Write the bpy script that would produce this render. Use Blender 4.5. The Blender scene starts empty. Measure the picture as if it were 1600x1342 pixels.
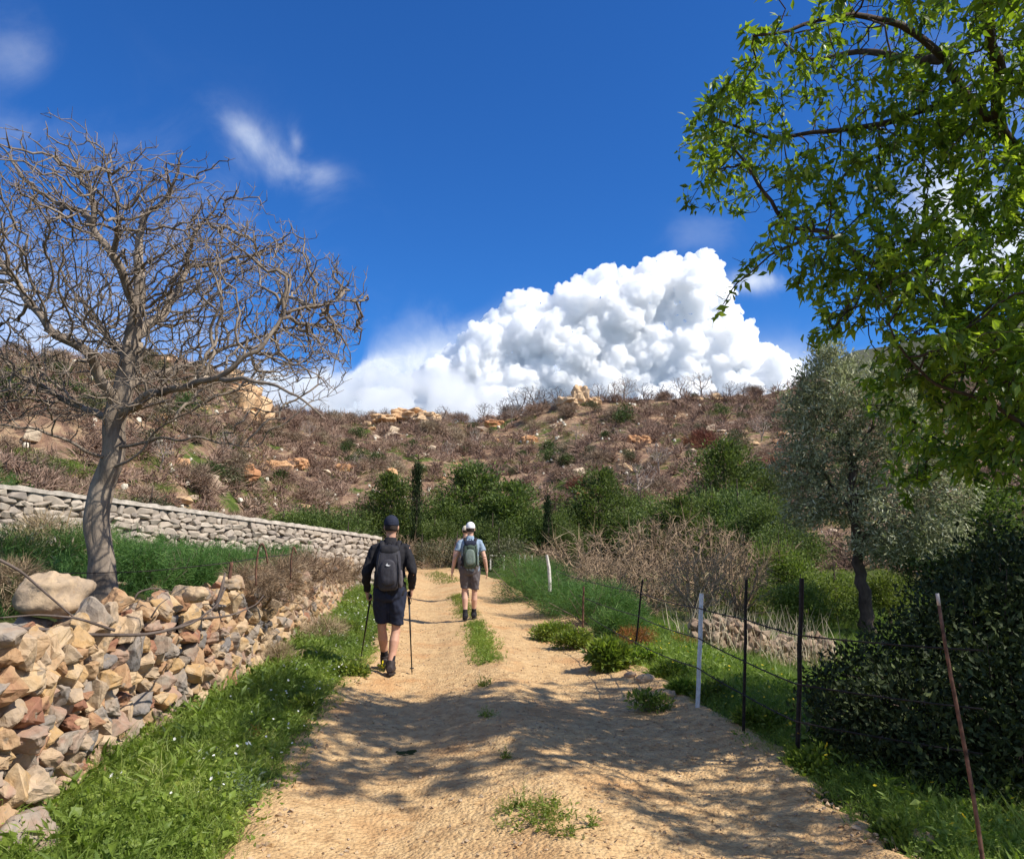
import bpy, bmesh, math, random
import numpy as np
from mathutils import Vector, Matrix, noise

R = math.radians
random.seed(7)
rng = np.random.default_rng(11)
SC = bpy.context.scene
COL = SC.collection

# ------------------------------------------------------------------ camera
F = 1230.0                      # focal length in photo pixels (photo 1600 x 1342)
EYE = 1.55
PITCH = math.atan2(842 - 671, F)
cam_d = bpy.data.cameras.new('camera')
cam = bpy.data.objects.new('camera', cam_d)
COL.objects.link(cam)
cam_d.sensor_fit = 'HORIZONTAL'
cam_d.sensor_width = 36
cam_d.lens = 36 * F / 1600
cam_d.clip_start = 0.05
cam_d.clip_end = 30000
cam.location = (0, 0, EYE)
cam.rotation_euler = (math.pi / 2 + PITCH, 0, 0)
SC.camera = cam

# ------------------------------------------------------------------ light and sky
SUN_AZ, SUN_EL = R(112), R(48)   # azimuth clockwise from +Y
SUNV = Vector((math.sin(SUN_AZ) * math.cos(SUN_EL), math.cos(SUN_AZ) * math.cos(SUN_EL), math.sin(SUN_EL)))
sl = bpy.data.lights.new('sun', 'SUN')
sl.energy = 5.0
sl.angle = R(0.53)
sl.color = (1.0, 0.945, 0.85)
so = bpy.data.objects.new('sun', sl)
COL.objects.link(so)
so.rotation_euler = (-SUNV).to_track_quat('-Z', 'Y').to_euler()

SC.view_settings.view_transform = 'Standard'
SC.view_settings.look = 'None'
SC.view_settings.exposure = 0.44
SC.view_settings.gamma = 1
SC.cycles.max_bounces = 40
SC.cycles.glossy_bounces = 2
SC.cycles.volume_bounces = 40
SC.cycles.diffuse_bounces = 3
SC.cycles.transmission_bounces = 4
SC.cycles.use_denoising = True


def ray(px, py):
    a, b = (px - 800) / F, (671 - py) / F
    ct, st = math.cos(PITCH), math.sin(PITCH)
    return Vector((a, ct - b * st, st + b * ct))


def at(px, py, Y):
    """the point of space at distance Y in front of the viewpoint that the photo shows at px, py"""
    d = ray(px, py)
    return Vector((0, 0, EYE)) + d * (Y / d.y)


W = bpy.data.worlds.new("World")
SC.world = W
W.use_nodes = True
nt = W.node_tree
for n in list(nt.nodes):
    nt.nodes.remove(n)


class NT:
    """small node helper"""
    def __init__(s, nt):
        s.t = nt

    def n(s, kind, **kw):
        x = s.t.nodes.new(kind)
        ins = kw.pop('ins', {})
        for k, v in kw.items():
            setattr(x, k, v)
        for k, v in ins.items():
            if isinstance(v, bpy.types.NodeSocket):
                s.t.links.new(v, x.inputs[k])
            else:
                x.inputs[k].default_value = v
        return x

    def math(s, op, a, b=None, c=None, clamp=False):
        x = s.t.nodes.new('ShaderNodeMath')
        x.operation = op
        x.use_clamp = clamp
        for i, v in enumerate((a, b, c)):
            if v is None:
                continue
            if isinstance(v, bpy.types.NodeSocket):
                s.t.links.new(v, x.inputs[i])
            else:
                x.inputs[i].default_value = v
        return x.outputs[0]

    def mix(s, fac, a, b, mode='MIX'):
        x = s.t.nodes.new('ShaderNodeMix')
        x.data_type = 'RGBA'
        x.blend_type = mode
        for i, v in ((0, fac), (6, a), (7, b)):
            if isinstance(v, bpy.types.NodeSocket):
                s.t.links.new(v, x.inputs[i])
            else:
                x.inputs[i].default_value = v if i == 0 else (tuple(v) + (1,) if len(v) == 3 else v)
        return x.outputs[2]

    def ramp(s, fac, stops, interp='LINEAR'):
        x = s.t.nodes.new('ShaderNodeValToRGB')
        x.color_ramp.interpolation = interp
        e = x.color_ramp.elements
        while len(e) < len(stops):
            e.new(0.5)
        for i, (p, c) in enumerate(stops):
            e[i].position = p
            e[i].color = tuple(c) + (1,) if len(c) == 3 else c
        s.t.links.new(fac, x.inputs[0])
        return x.outputs[0]

    def noise(s, vec, scale, detail=4, rough=0.55, dist=0.0, w=None):
        x = s.t.nodes.new('ShaderNodeTexNoise')
        x.inputs['Scale'].default_value = scale
        x.inputs['Detail'].default_value = detail
        x.inputs['Roughness'].default_value = rough
        x.inputs['Distortion'].default_value = dist
        if vec is not None:
            s.t.links.new(vec, x.inputs['Vector'])
        return x.outputs[0]

    def smooth(s, v, lo, hi):
        x = s.t.nodes.new('ShaderNodeMapRange')
        x.interpolation_type = 'SMOOTHSTEP'
        s.t.links.new(v, x.inputs[0])
        x.inputs[1].default_value = lo
        x.inputs[2].default_value = hi
        return x.outputs[0]

    def link(s, a, b):
        s.t.links.new(a, b)


k = NT(nt)
sky = k.n('ShaderNodeTexSky', sky_type='NISHITA', sun_disc=False, sun_elevation=SUN_EL, sun_rotation=SUN_AZ,
          altitude=0, air_density=1.0, dust_density=0.1, ozone_density=4.0)
hsv = k.n('ShaderNodeHueSaturation', ins={'Hue': 0.503, 'Saturation': 1.12, 'Value': 1.0, 'Color': sky.outputs[0]})
skyb = k.mix(1.0, hsv.outputs[0], (0.36, 0.84, 1.34), 'MULTIPLY')
tc = k.n('ShaderNodeTexCoord')
gen = tc.outputs['Generated']
nz = k.noise(gen, 9.0, 8, 0.58, 0.6)
nz2 = k.noise(gen, 26.0, 6, 0.6, 0.3)
total = None


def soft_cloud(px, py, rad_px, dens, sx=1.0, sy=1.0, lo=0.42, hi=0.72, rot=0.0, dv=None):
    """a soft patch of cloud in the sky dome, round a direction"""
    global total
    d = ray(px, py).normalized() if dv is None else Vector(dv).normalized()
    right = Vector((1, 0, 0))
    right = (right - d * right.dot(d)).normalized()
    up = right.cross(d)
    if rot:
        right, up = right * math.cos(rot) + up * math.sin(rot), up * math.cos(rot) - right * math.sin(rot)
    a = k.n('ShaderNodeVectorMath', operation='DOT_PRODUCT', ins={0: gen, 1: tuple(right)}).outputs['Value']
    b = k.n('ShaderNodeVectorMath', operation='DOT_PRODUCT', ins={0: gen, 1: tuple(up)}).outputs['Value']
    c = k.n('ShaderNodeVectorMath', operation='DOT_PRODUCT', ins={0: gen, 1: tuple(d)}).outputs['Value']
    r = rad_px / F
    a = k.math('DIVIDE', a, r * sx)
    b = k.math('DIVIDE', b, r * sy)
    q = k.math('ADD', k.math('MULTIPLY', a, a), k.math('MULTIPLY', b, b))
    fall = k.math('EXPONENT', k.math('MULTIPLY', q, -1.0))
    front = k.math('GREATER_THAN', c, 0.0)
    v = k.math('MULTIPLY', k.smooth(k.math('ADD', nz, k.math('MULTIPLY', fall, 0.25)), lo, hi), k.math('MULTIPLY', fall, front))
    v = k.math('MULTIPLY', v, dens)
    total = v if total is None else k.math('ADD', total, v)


# wisps high up, the low bank along the ridge, patches behind the two big trees
soft_cloud(385, 210, 40, 0.36, 1.3, 0.55, 0.42, 0.90, R(-40))
soft_cloud(440, 255, 48, 0.36, 1.4, 0.70, 0.42, 0.90, R(-35))
soft_cloud(500, 272, 34, 0.34, 1.2, 0.65, 0.42, 0.88, R(-10))
soft_cloud(462, 225, 20, 0.35, 0.6, 1.2, 0.42, 0.88)
soft_cloud(30, 95, 50, 0.20, 1.0, 1.0, 0.45, 0.9)
soft_cloud(25, 200, 50, 0.22, 1.4, 0.7, 0.45, 0.9)
soft_cloud(180, 420, 200, 0.30, 1.2, 0.8, 0.50, 0.95)
soft_cloud(30, 530, 170, 0.50, 1.4, 0.5, 0.45, 0.85)
soft_cloud(470, 618, 110, 1.5, 1.5, 0.34, 0.40, 0.66)
soft_cloud(585, 590, 40, 1.3, 1.0, 0.5, 0.40, 0.60)
soft_cloud(620, 612, 100, 1.5, 1.4, 0.42, 0.40, 0.66)
soft_cloud(730, 590, 95, 1.3, 1.1, 0.72, 0.38, 0.66)
soft_cloud(850, 620, 120, 1.3, 1.6, 0.4, 0.34, 0.6)
soft_cloud(1120, 600, 120, 1.3, 1.6, 0.4, 0.34, 0.6)
soft_cloud(1185, 440, 36, 0.75, 1.3, 0.5, 0.45, 0.8)
soft_cloud(1100, 365, 40, 0.15, 1.2, 0.8)
soft_cloud(1475, 330, 60, 0.9, 1.0, 1.2, 0.40, 0.75)
soft_cloud(1570, 400, 80, 0.9, 1.0, 0.8, 0.40, 0.75)
soft_cloud(1570, 130, 120, 0.30, 1.0, 1.2, 0.45, 0.9)
# unseen cloud added behind and beside the viewpoint, neutral fill that warms the shadows
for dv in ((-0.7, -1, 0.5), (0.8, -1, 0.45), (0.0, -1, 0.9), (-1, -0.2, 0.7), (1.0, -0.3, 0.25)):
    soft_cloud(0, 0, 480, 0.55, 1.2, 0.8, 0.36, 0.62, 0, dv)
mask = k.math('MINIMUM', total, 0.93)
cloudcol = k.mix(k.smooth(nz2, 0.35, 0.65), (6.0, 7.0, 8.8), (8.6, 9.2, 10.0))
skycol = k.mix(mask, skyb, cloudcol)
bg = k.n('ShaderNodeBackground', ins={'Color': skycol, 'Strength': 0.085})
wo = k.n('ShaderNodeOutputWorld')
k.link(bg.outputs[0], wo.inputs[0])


# ------------------------------------------------------------------ mesh helpers
class Acc:
    """collects vertices and faces, then links them as ONE mesh object"""
    def __init__(s):
        s.V, s.F3, s.F4, s.T, s.n = [], [], [], [], 0

    def add(s, V, F3=None, F4=None, t=0.5):
        V = np.asarray(V, dtype=np.float64).reshape(-1, 3)
        if F3 is not None and len(F3):
            s.F3.append(np.asarray(F3, dtype=np.int64).reshape(-1, 3) + s.n)
        if F4 is not None and len(F4):
            s.F4.append(np.asarray(F4, dtype=np.int64).reshape(-1, 4) + s.n)
        s.V.append(V)
        s.T.append(np.full(len(V), t) if np.isscalar(t) else np.asarray(t, dtype=np.float64))
        s.n += len(V)
        return s

    def arrays(s):
        V = np.concatenate(s.V)
        F3 = np.concatenate(s.F3) if s.F3 else np.zeros((0, 3), int)
        F4 = np.concatenate(s.F4) if s.F4 else np.zeros((0, 4), int)
        return V, F3, F4, np.concatenate(s.T)

    def mesh(s, name, smooth=False):
        V, F3, F4, T = s.arrays()
        return make_mesh(name, V, F3, F4, T, smooth)

    def build(s, name, mat, parent=None, smooth=False):
        me = s.mesh(name, smooth)
        me.materials.append(mat)
        return link(name, me, parent)


def make_mesh(name, V, F3=(), F4=(), T=None, smooth=False):
    me = bpy.data.meshes.new(name)
    F3 = np.asarray(F3, dtype=np.int32).reshape(-1, 3)
    F4 = np.asarray(F4, dtype=np.int32).reshape(-1, 4)
    me.vertices.add(len(V))
    me.vertices.foreach_set('co', np.asarray(V, dtype=np.float32).ravel())
    nl = len(F3) * 3 + len(F4) * 4
    me.loops.add(nl)
    me.loops.foreach_set('vertex_index', np.concatenate([F3.ravel(), F4.ravel()]).astype(np.int32))
    me.polygons.add(len(F3) + len(F4))
    st = np.concatenate([np.arange(len(F3)) * 3, len(F3) * 3 + np.arange(len(F4)) * 4]).astype(np.int32)
    me.polygons.foreach_set('loop_start', st)
    if smooth:
        me.polygons.foreach_set('use_smooth', np.ones(len(st), dtype=bool))
    else:
        me.polygons.foreach_set('use_smooth', np.zeros(len(st), dtype=bool))
    if T is not None:
        a = me.attributes.new('tint', 'FLOAT', 'POINT')
        a.data.foreach_set('value', np.asarray(T, dtype=np.float32))
    me.update(calc_edges=True)
    me.validate()
    return me


def link(name, data, parent=None):
    o = bpy.data.objects.new(name, data)
    COL.objects.link(o)
    if parent is not None:
        o.parent = parent
    return o


def tag(o, label, cat=None, group=None, kind=None):
    o['label'] = label
    if cat:
        o['category'] = cat
    if group:
        o['group'] = group
    if kind:
        o['kind'] = kind
    return o


def thing(name, label, cat, loc=(0, 0, 0), rz=0.0, group=None, sc=1.0):
    o = bpy.data.objects.new(name, None)
    o.empty_display_size = 0.2
    COL.objects.link(o)
    o.location = loc
    o.rotation_euler = (0, 0, rz)
    o.scale = (sc, sc, sc) if np.isscalar(sc) else sc
    return tag(o, label, cat, group)


def copy_tree(o, parent=None):
    c = o.copy()
    COL.objects.link(c)
    c.parent = parent
    for ch in o.children:
        copy_tree(ch, c)
    return c


def unit(v):
    v = np.asarray(v, dtype=float)
    return v / np.maximum(np.linalg.norm(v, axis=-1, keepdims=True), 1e-9)


def tube(pts, rad, k=8, cap=True, sq=(1, 1), up=None):
    """tapered tube along a polyline: V, F3, F4"""
    P = np.asarray(pts, dtype=float)
    n = len(P)
    rad = np.full(n, rad) if np.isscalar(rad) else np.asarray(rad, dtype=float)
    T = np.zeros_like(P)
    T[1:-1] = P[2:] - P[:-2]
    T[0], T[-1] = P[1] - P[0], P[-1] - P[-2]
    T = unit(T)
    a = np.array(up if up is not None else (0, 0, 1.0))
    if abs(np.dot(a, T[0])) > 0.9:
        a = np.array((1.0, 0, 0)) if up is None else a
    u = a - T[0] * np.dot(a, T[0])
    u /= np.linalg.norm(u) + 1e-9
    V = np.zeros((n, k, 3))
    ang = np.arange(k) / k * 2 * np.pi
    for i in range(n):
        u = u - T[i] * np.dot(u, T[i])
        u /= np.linalg.norm(u) + 1e-9
        w = np.cross(T[i], u)
        V[i] = P[i] + rad[i] * (np.cos(ang)[:, None] * u * sq[0] + np.sin(ang)[:, None] * w * sq[1])
    i = np.arange(n - 1)[:, None] * k
    j = np.arange(k)[None, :]
    j2 = (j + 1) % k
    F4 = np.stack([i + j, i + j2, i + k + j2, i + k + j], -1).reshape(-1, 4)
    V = V.reshape(-1, 3)
    F3 = None
    if cap:
        V = np.vstack([V, P[0], P[-1]])
        a0, a1 = n * k, n * k + 1
        jj = np.arange(k)
        F3 = np.vstack([np.stack([np.full(k, a0), (jj + 1) % k, jj], -1),
                        np.stack([np.full(k, a1), (n - 1) * k + jj, (n - 1) * k + (jj + 1) % k], -1)])
    return V, F3, F4


def sbox(c, r, e=0.5, nu=20, nv=12, rot=None):
    """superellipsoid: rounded box when e is small, ball when e = 1"""
    u = np.linspace(-np.pi, np.pi, nu, endpoint=False)
    v = np.linspace(-np.pi / 2, np.pi / 2, nv)
    sp = lambda x: np.sign(x) * np.abs(x) ** e
    V = []
    for b in v:
        for a in u:
            V.append((r[0] * sp(math.cos(b)) * sp(math.cos(a)), r[1] * sp(math.cos(b)) * sp(math.sin(a)), r[2] * sp(math.sin(b))))
    V = np.array(V)
    if rot is not None:
        V = V @ np.array(rot).T
    V = V + np.array(c)
    i = np.arange(nv - 1)[:, None] * nu
    j = np.arange(nu)[None, :]
    F4 = np.stack([i + j, i + (j + 1) % nu, i + nu + (j + 1) % nu, i + nu + j], -1).reshape(-1, 4)
    return V, None, F4


def rot_to(d, roll=0.0):
    """rotation matrices (N,3,3) whose columns are x, y(=d), z"""
    d = unit(d)
    ref = np.where(np.abs(d[:, 2:3]) > 0.92, np.array([[1.0, 0, 0]]), np.array([[0, 0, 1.0]]))
    x = unit(np.cross(d, ref))
    z = np.cross(x, d)
    c, s = np.cos(roll)[:, None], np.sin(roll)[:, None]
    x2, z2 = x * c + z * s, z * c - x * s
    return np.stack([x2, d, z2], -1)


# leaf shape in its own frame: y along, x across, z normal
LEAF5 = np.array([(0, 0, 0), (0.5, 0.42, 0.10), (0, 0.45, 0.0), (-0.5, 0.42, 0.10), (0, 1, -0.06)])
LEAF5_F = np.array([(0, 1, 2), (2, 1, 4), (4, 3, 2), (2, 3, 0)])
LEAF4 = np.array([(0, 0, 0), (0.5, 0.45, 0.06), (0, 1, 0), (-0.5, 0.45, 0.06)])
LEAF4_F4 = np.array([(0, 1, 2, 3)])


def leaves(acc, P, D, L, Wd, tint, roll=None, droop=0.0, simple=False):
    """N leaves from base points P along D"""
    P, D = np.asarray(P, float), np.asarray(D, float)
    N = len(P)
    if N == 0:
        return
    roll = rng.uniform(-1.2, 1.2, N) if roll is None else roll
    M = rot_to(D, roll)
    S = LEAF4 if simple else LEAF5
    L = np.broadcast_to(np.asarray(L, float), (N,))
    Wd = np.broadcast_to(np.asarray(Wd, float), (N,))
    loc = S[None] * np.stack([Wd, L, Wd], -1)[:, None, :]
    V = np.einsum('nij,nkj->nki', M, loc) + P[:, None, :]
    if droop:
        V[:, :, 2] -= droop * (S[None, :, 1] ** 2) * L[:, None]
    m = len(S)
    off = (np.arange(N) * m)[:, None, None]
    T = np.repeat(np.broadcast_to(tint, (N,)), m)
    if simple:
        acc.add(V.reshape(-1, 3), F4=(LEAF4_F4[None] + off).reshape(-1, 4), t=T)
    else:
        acc.add(V.reshape(-1, 3), F3=(LEAF5_F[None] + off).reshape(-1, 3), t=T)


def blades(acc, P, D, L, Wd, tint, bend=0.35, seg=2):
    """narrow strips: grass blades and thin twigs"""
    P, D = np.asarray(P, float), unit(D)
    N = len(P)
    if N == 0:
        return
    L = np.broadcast_to(np.asarray(L, float), (N,))
    Wd = np.broadcast_to(np.asarray(Wd, float), (N,))
    side = unit(np.cross(D, rng.normal(size=(N, 3))))
    bdir = rng.normal(size=(N, 3)) * 0.6
    bdir[:, 2] = -np.abs(bdir[:, 2]) * 0.6
    rows = []
    for i in range(seg + 1):
        t = i / seg
        c = P + D * (L * t)[:, None] + bdir * (L * bend * t * t)[:, None]
        w = Wd * (1 - 0.85 * t)
        rows += [c - side * w[:, None] / 2, c + side * w[:, None] / 2]
    V = np.stack(rows, 1)
    m = 2 * (seg + 1)
    fs = np.array([(2 * i, 2 * i + 1, 2 * i + 3, 2 * i + 2) for i in range(seg)])
    off = (np.arange(N) * m)[:, None, None]
    acc.add(V.reshape(-1, 3), F4=(fs[None] + off).reshape(-1, 4), t=np.repeat(np.broadcast_to(tint, (N,)), m))


def scatter(acc, protos, P, S, rz=None, tilt=0.0, tint=None, rot=None):
    """merge many placed copies of prototype arrays (V, F3, F4, T) into acc"""
    P = np.asarray(P, float)
    N = len(P)
    S = np.asarray(S, float)
    if S.ndim == 1:
        S = np.repeat(S[:, None], 3, 1)
    rz = rng.uniform(0, 2 * np.pi, N) if rz is None else rz
    pick = rng.integers(0, len(protos), N)
    for i in range(N):
        V, F3, F4, T = protos[pick[i]]
        if rot is not None:
            M = rot[i]
        else:
            c, s = math.cos(rz[i]), math.sin(rz[i])
            M = np.array([(c, -s, 0), (s, c, 0), (0, 0, 1)])
            if tilt:
                a, b = rng.normal(size=2) * tilt
                M = np.array([(1, 0, a), (0, 1, b), (-a, -b, 1)]) @ M
        V2 = (V * S[i]) @ M.T + P[i]
        t = T if tint is None else np.clip(T * 0.5 + tint[i] * 0.5, 0, 1) if T is not None else tint[i]
        acc.add(V2, F3, F4, t)


def voxel_merge(name, acc, vox, mat, parent=None, smooth_it=4, wrinkle=0.0, wscale=9.0, noise_seed=0.0, fac=0.5):
    """union of all the shapes in acc as one continuous surface"""
    me = acc.mesh(name + '_raw')
    o = link(name, me)
    m = o.modifiers.new('r', 'REMESH')
    m.mode = 'VOXEL'
    m.voxel_size = vox
    m.use_smooth_shade = True
    if smooth_it:
        s = o.modifiers.new('s', 'SMOOTH')
        s.iterations = smooth_it
        s.factor = fac
    dg = bpy.context.evaluated_depsgraph_get()
    me2 = bpy.data.meshes.new_from_object(o.evaluated_get(dg))
    o.modifiers.clear()
    o.data = me2
    bpy.data.meshes.remove(me)
    me2.name = name
    me2.materials.clear()
    me2.materials.append(mat)
    if wrinkle:
        n = len(me2.vertices)
        co = np.zeros(n * 3, np.float32); me2.vertices.foreach_get('co', co); co = co.reshape(-1, 3)
        no = np.zeros(n * 3, np.float32); me2.vertices.foreach_get('normal', no); no = no.reshape(-1, 3)
        d = np.array([noise.noise(Vector((c[0] * wscale + noise_seed, c[1] * wscale, c[2] * wscale * 0.55))) for c in co])
        d2 = np.array([noise.noise(Vector((c[0] * wscale * 2.3, c[1] * wscale * 2.3 + noise_seed, c[2] * wscale * 1.6))) for c in co])
        co += no * ((d + 0.5 * d2) * wrinkle)[:, None]
        me2.vertices.foreach_set('co', co.ravel())
        me2.update()
    me2.polygons.foreach_set('use_smooth', np.ones(len(me2.polygons), dtype=bool))
    if parent is not None:
        o.parent = parent
    return o


# ------------------------------------------------------------------ 2-D value noise
def _hash(ix, iy, seed):
    h = (ix * 374761393 + iy * 668265263 + seed * 974711) & 0xFFFFFFFF
    h = ((h ^ (h >> 13)) * 1274126177) & 0xFFFFFFFF
    return ((h ^ (h >> 16)) & 0xFFFF) / 65535.0


def vnoise(x, y, seed=0):
    x, y = np.asarray(x, float), np.asarray(y, float)
    ix, iy = np.floor(x).astype(np.int64), np.floor(y).astype(np.int64)
    fx, fy = x - ix, y - iy
    fx, fy = fx * fx * (3 - 2 * fx), fy * fy * (3 - 2 * fy)
    a, b = _hash(ix, iy, seed), _hash(ix + 1, iy, seed)
    c, d = _hash(ix, iy + 1, seed), _hash(ix + 1, iy + 1, seed)
    return (a * (1 - fx) + b * fx) * (1 - fy) + (c * (1 - fx) + d * fx) * fy


def fbm(x, y, seed=0, octv=4):
    s, a, f, t = 0.0, 0.5, 1.0, 0.0
    for i in range(octv):
        s = s + a * vnoise(np.asarray(x) * f, np.asarray(y) * f, seed + i * 17)
        t += a
        a *= 0.5
        f *= 2.03
    return s / t * 2 - 1


def sst(x, a, b):
    t = np.clip((np.asarray(x, float) - a) / (b - a), 0, 1)
    return t * t * (3 - 2 * t)


# ------------------------------------------------------------------ materials
def new_mat(name):
    m = bpy.data.materials.new(name)
    m.use_nodes = True
    t = m.node_tree
    for n in list(t.nodes):
        t.nodes.remove(n)
    return m, NT(t)


def out(kk, shader):
    o = kk.n('ShaderNodeOutputMaterial')
    kk.link(shader, o.inputs[0])
    return o


def leaf_mat(name, cols, trans=0.35, rough=0.55, spec=0.25, tboost=(1.15, 1.25, 0.6)):
    m, q = new_mat(name)
    at_ = q.n('ShaderNodeAttribute', attribute_name='tint')
    n = len(cols)
    c = q.ramp(at_.outputs['Fac'], [(i / max(1, n - 1), c) for i, c in enumerate(cols)])
    oi = q.n('ShaderNodeObjectInfo')
    c2 = q.n('ShaderNodeHueSaturation', ins={'Color': c, 'Saturation': 1.0,
             'Hue': q.math('ADD', 0.49, q.math('MULTIPLY', oi.outputs['Random'], 0.02)),
             'Value': q.math('ADD', 0.85, q.math('MULTIPLY', oi.outputs['Random'], 0.3))}).outputs[0]
    p = q.n('ShaderNodeBsdfPrincipled', ins={'Base Color': c2, 'Roughness': rough, 'Specular IOR Level': spec})
    tcx = q.mix(1.0, c2, tboost, 'MULTIPLY')
    t = q.n('ShaderNodeBsdfTranslucent', ins={'Color': tcx})
    mx = q.n('ShaderNodeMixShader', ins={0: trans})
    q.link(p.outputs[0], mx.inputs[1])
    q.link(t.outputs[0], mx.inputs[2])
    out(q, mx.outputs[0])
    return m


def bark_mat(name, c0, c1, scale=14.0, bump=0.5, stretch=0.25):
    m, q = new_mat(name)
    tcx = q.n('ShaderNodeTexCoord')
    mp = q.n('ShaderNodeMapping', ins={'Vector': tcx.outputs['Object'], 'Scale': (1, 1, stretch)})
    n1 = q.noise(mp.outputs[0], scale, 6, 0.65, 0.8)
    n2 = q.noise(tcx.outputs['Object'], scale * 0.3, 3, 0.5)
    f = q.math('ADD', q.math('MULTIPLY', n1, 0.65), q.math('MULTIPLY', n2, 0.35))
    c = q.ramp(f, [(0.32, c0), (0.68, c1)])
    b = q.n('ShaderNodeBump', ins={'Height': n1, 'Strength': bump, 'Distance': 0.02})
    p = q.n('ShaderNodeBsdfPrincipled', ins={'Base Color': c, 'Roughness': 0.85, 'Specular IOR Level': 0.2, 'Normal': b.outputs[0]})
    out(q, p.outputs[0])
    return m


def plain_mat(name, col, rough=0.7, var=0.12, scale=30.0, metal=0.0, spec=0.3, bump=0.1, dist=0.003):
    m, q = new_mat(name)
    tcx = q.n('ShaderNodeTexCoord')
    n1 = q.noise(tcx.outputs['Object'], scale, 5, 0.6)
    lo = tuple(c * (1 - var) for c in col)
    hi = tuple(min(1, c * (1 + var)) for c in col)
    c = q.ramp(n1, [(0.3, lo), (0.7, hi)])
    b = q.n('ShaderNodeBump', ins={'Height': n1, 'Strength': bump, 'Distance': dist})
    p = q.n('ShaderNodeBsdfPrincipled', ins={'Base Color': c, 'Roughness': rough, 'Metallic': metal, 'Specular IOR Level': spec, 'Normal': b.outputs[0]})
    out(q, p.outputs[0])
    return m


def stone_mat(name, cols, scale=16.0, bump=0.6, lichen=None, dist=0.012):
    m, q = new_mat(name)
    tcx = q.n('ShaderNodeTexCoord')
    at_ = q.n('ShaderNodeAttribute', attribute_name='tint')
    n1 = q.noise(tcx.outputs['Object'], scale, 8, 0.68, 0.4)
    n2 = q.noise(tcx.outputs['Object'], scale * 0.35, 4, 0.55, 0.8)
    f = q.math('ADD', at_.outputs['Fac'], q.math('MULTIPLY', q.math('SUBTRACT', n2, 0.5), 0.45))
    n = len(cols)
    c = q.ramp(f, [(i / (n - 1), cc) for i, cc in enumerate(cols)])
    v = q.math('ADD', 0.62, q.math('MULTIPLY', n1, 0.76))
    c = q.n('ShaderNodeHueSaturation', ins={'Color': c, 'Value': v}).outputs[0]
    if lichen:
        n3 = q.noise(tcx.outputs['Object'], scale * 0.8, 5, 0.6)
        c = q.mix(q.smooth(n3, 0.60, 0.68), c, lichen)
    b = q.n('ShaderNodeBump', ins={'Height': q.math('ADD', n1, n2), 'Strength': bump, 'Distance': dist})
    p = q.n('ShaderNodeBsdfPrincipled', ins={'Base Color': c, 'Roughness': 0.88, 'Specular IOR Level': 0.2, 'Normal': b.outputs[0]})
    out(q, p.outputs[0])
    return m
# ------------------------------------------------------------------ the lie of the land
WALL_Y = [-6, 2, 4.1, 5.6, 7.9, 12, 16, 21, 25, 40, 80]
WALL_X = [-2.35, -2.30, -2.32, -2.62, -2.62, -3.05, -3.55, -4.35, -4.75, -9.5, -22]
PL_Y = [-6, 4.1, 6, 8, 10, 15, 22, 30, 38, 42, 45, 48, 90]
PL_X = [-1.30, -1.30, -1.54, -1.72, -1.78, -2.30, -2.95, -3.7, -5.2, -7.5, -11, -16, -90]
PR_Y = [-6, 4.1, 6, 8, 10, 15, 22, 30, 38, 42, 45, 48, 90]
PR_X = [1.95, 1.95, 1.82, 1.66, 1.50, 1.25, 0.35, -0.5, -1.8, -3.6, -6.5, -11, -85]
wall_x = lambda y: np.interp(y, WALL_Y, WALL_X)
path_l = lambda y: np.interp(y, PL_Y, PL_X)
path_r = lambda y: np.interp(y, PR_Y, PR_X)

_rp = [(-500, 575), (-200, 560), (0, 560), (150, 556), (290, 570), (385, 622), (415, 648), (500, 655), (600, 655), (740, 660),
       (800, 648), (830, 640), (900, 628), (1000, 624), (1100, 620), (1200, 615), (1260, 600), (1340, 596), (1600, 600), (2400, 640)]
_ra = [math.atan((p[0] - 800) / F) for p in _rp]
_re = []
for p in _rp:
    d = ray(*p)
    _re.append(d.z / math.hypot(d.x, d.y))
_ba = [-1.5, -0.75, -0.58, -0.45, -0.33, -0.22, -0.1, 0.0, 0.12, 0.3, 0.5, 0.8, 1.5]
_br = [14, 17, 21, 29, 40, 50, 54, 56, 54, 50, 44, 34, 30]
_ta = [-1.5, -0.75, -0.58, -0.45, -0.36, -0.30, -0.2, 0.0, 0.12, 0.3, 0.5, 0.8, 1.5]
_tr = [70, 75, 78, 82, 84, 112, 126, 132, 128, 136, 140, 130, 90]
_fp = [(1000, 760), (1200, 650), (1300, 575), (1345, 552), (1400, 540), (1470, 520), (1600, 500), (1900, 470), (2600, 520)]
_fa = [math.atan((p[0] - 800) / F) for p in _fp]
_fe = []
for p in _fp:
    d = ray(*p)
    _fe.append(d.z / math.hypot(d.x, d.y))


def hill_s(x, y):
    az, r = np.arctan2(x, y), np.hypot(x, y)
    rb, rt = np.interp(az, _ba, _br), np.interp(az, _ta, _tr)
    return (r - rb) / (rt - rb)


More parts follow.
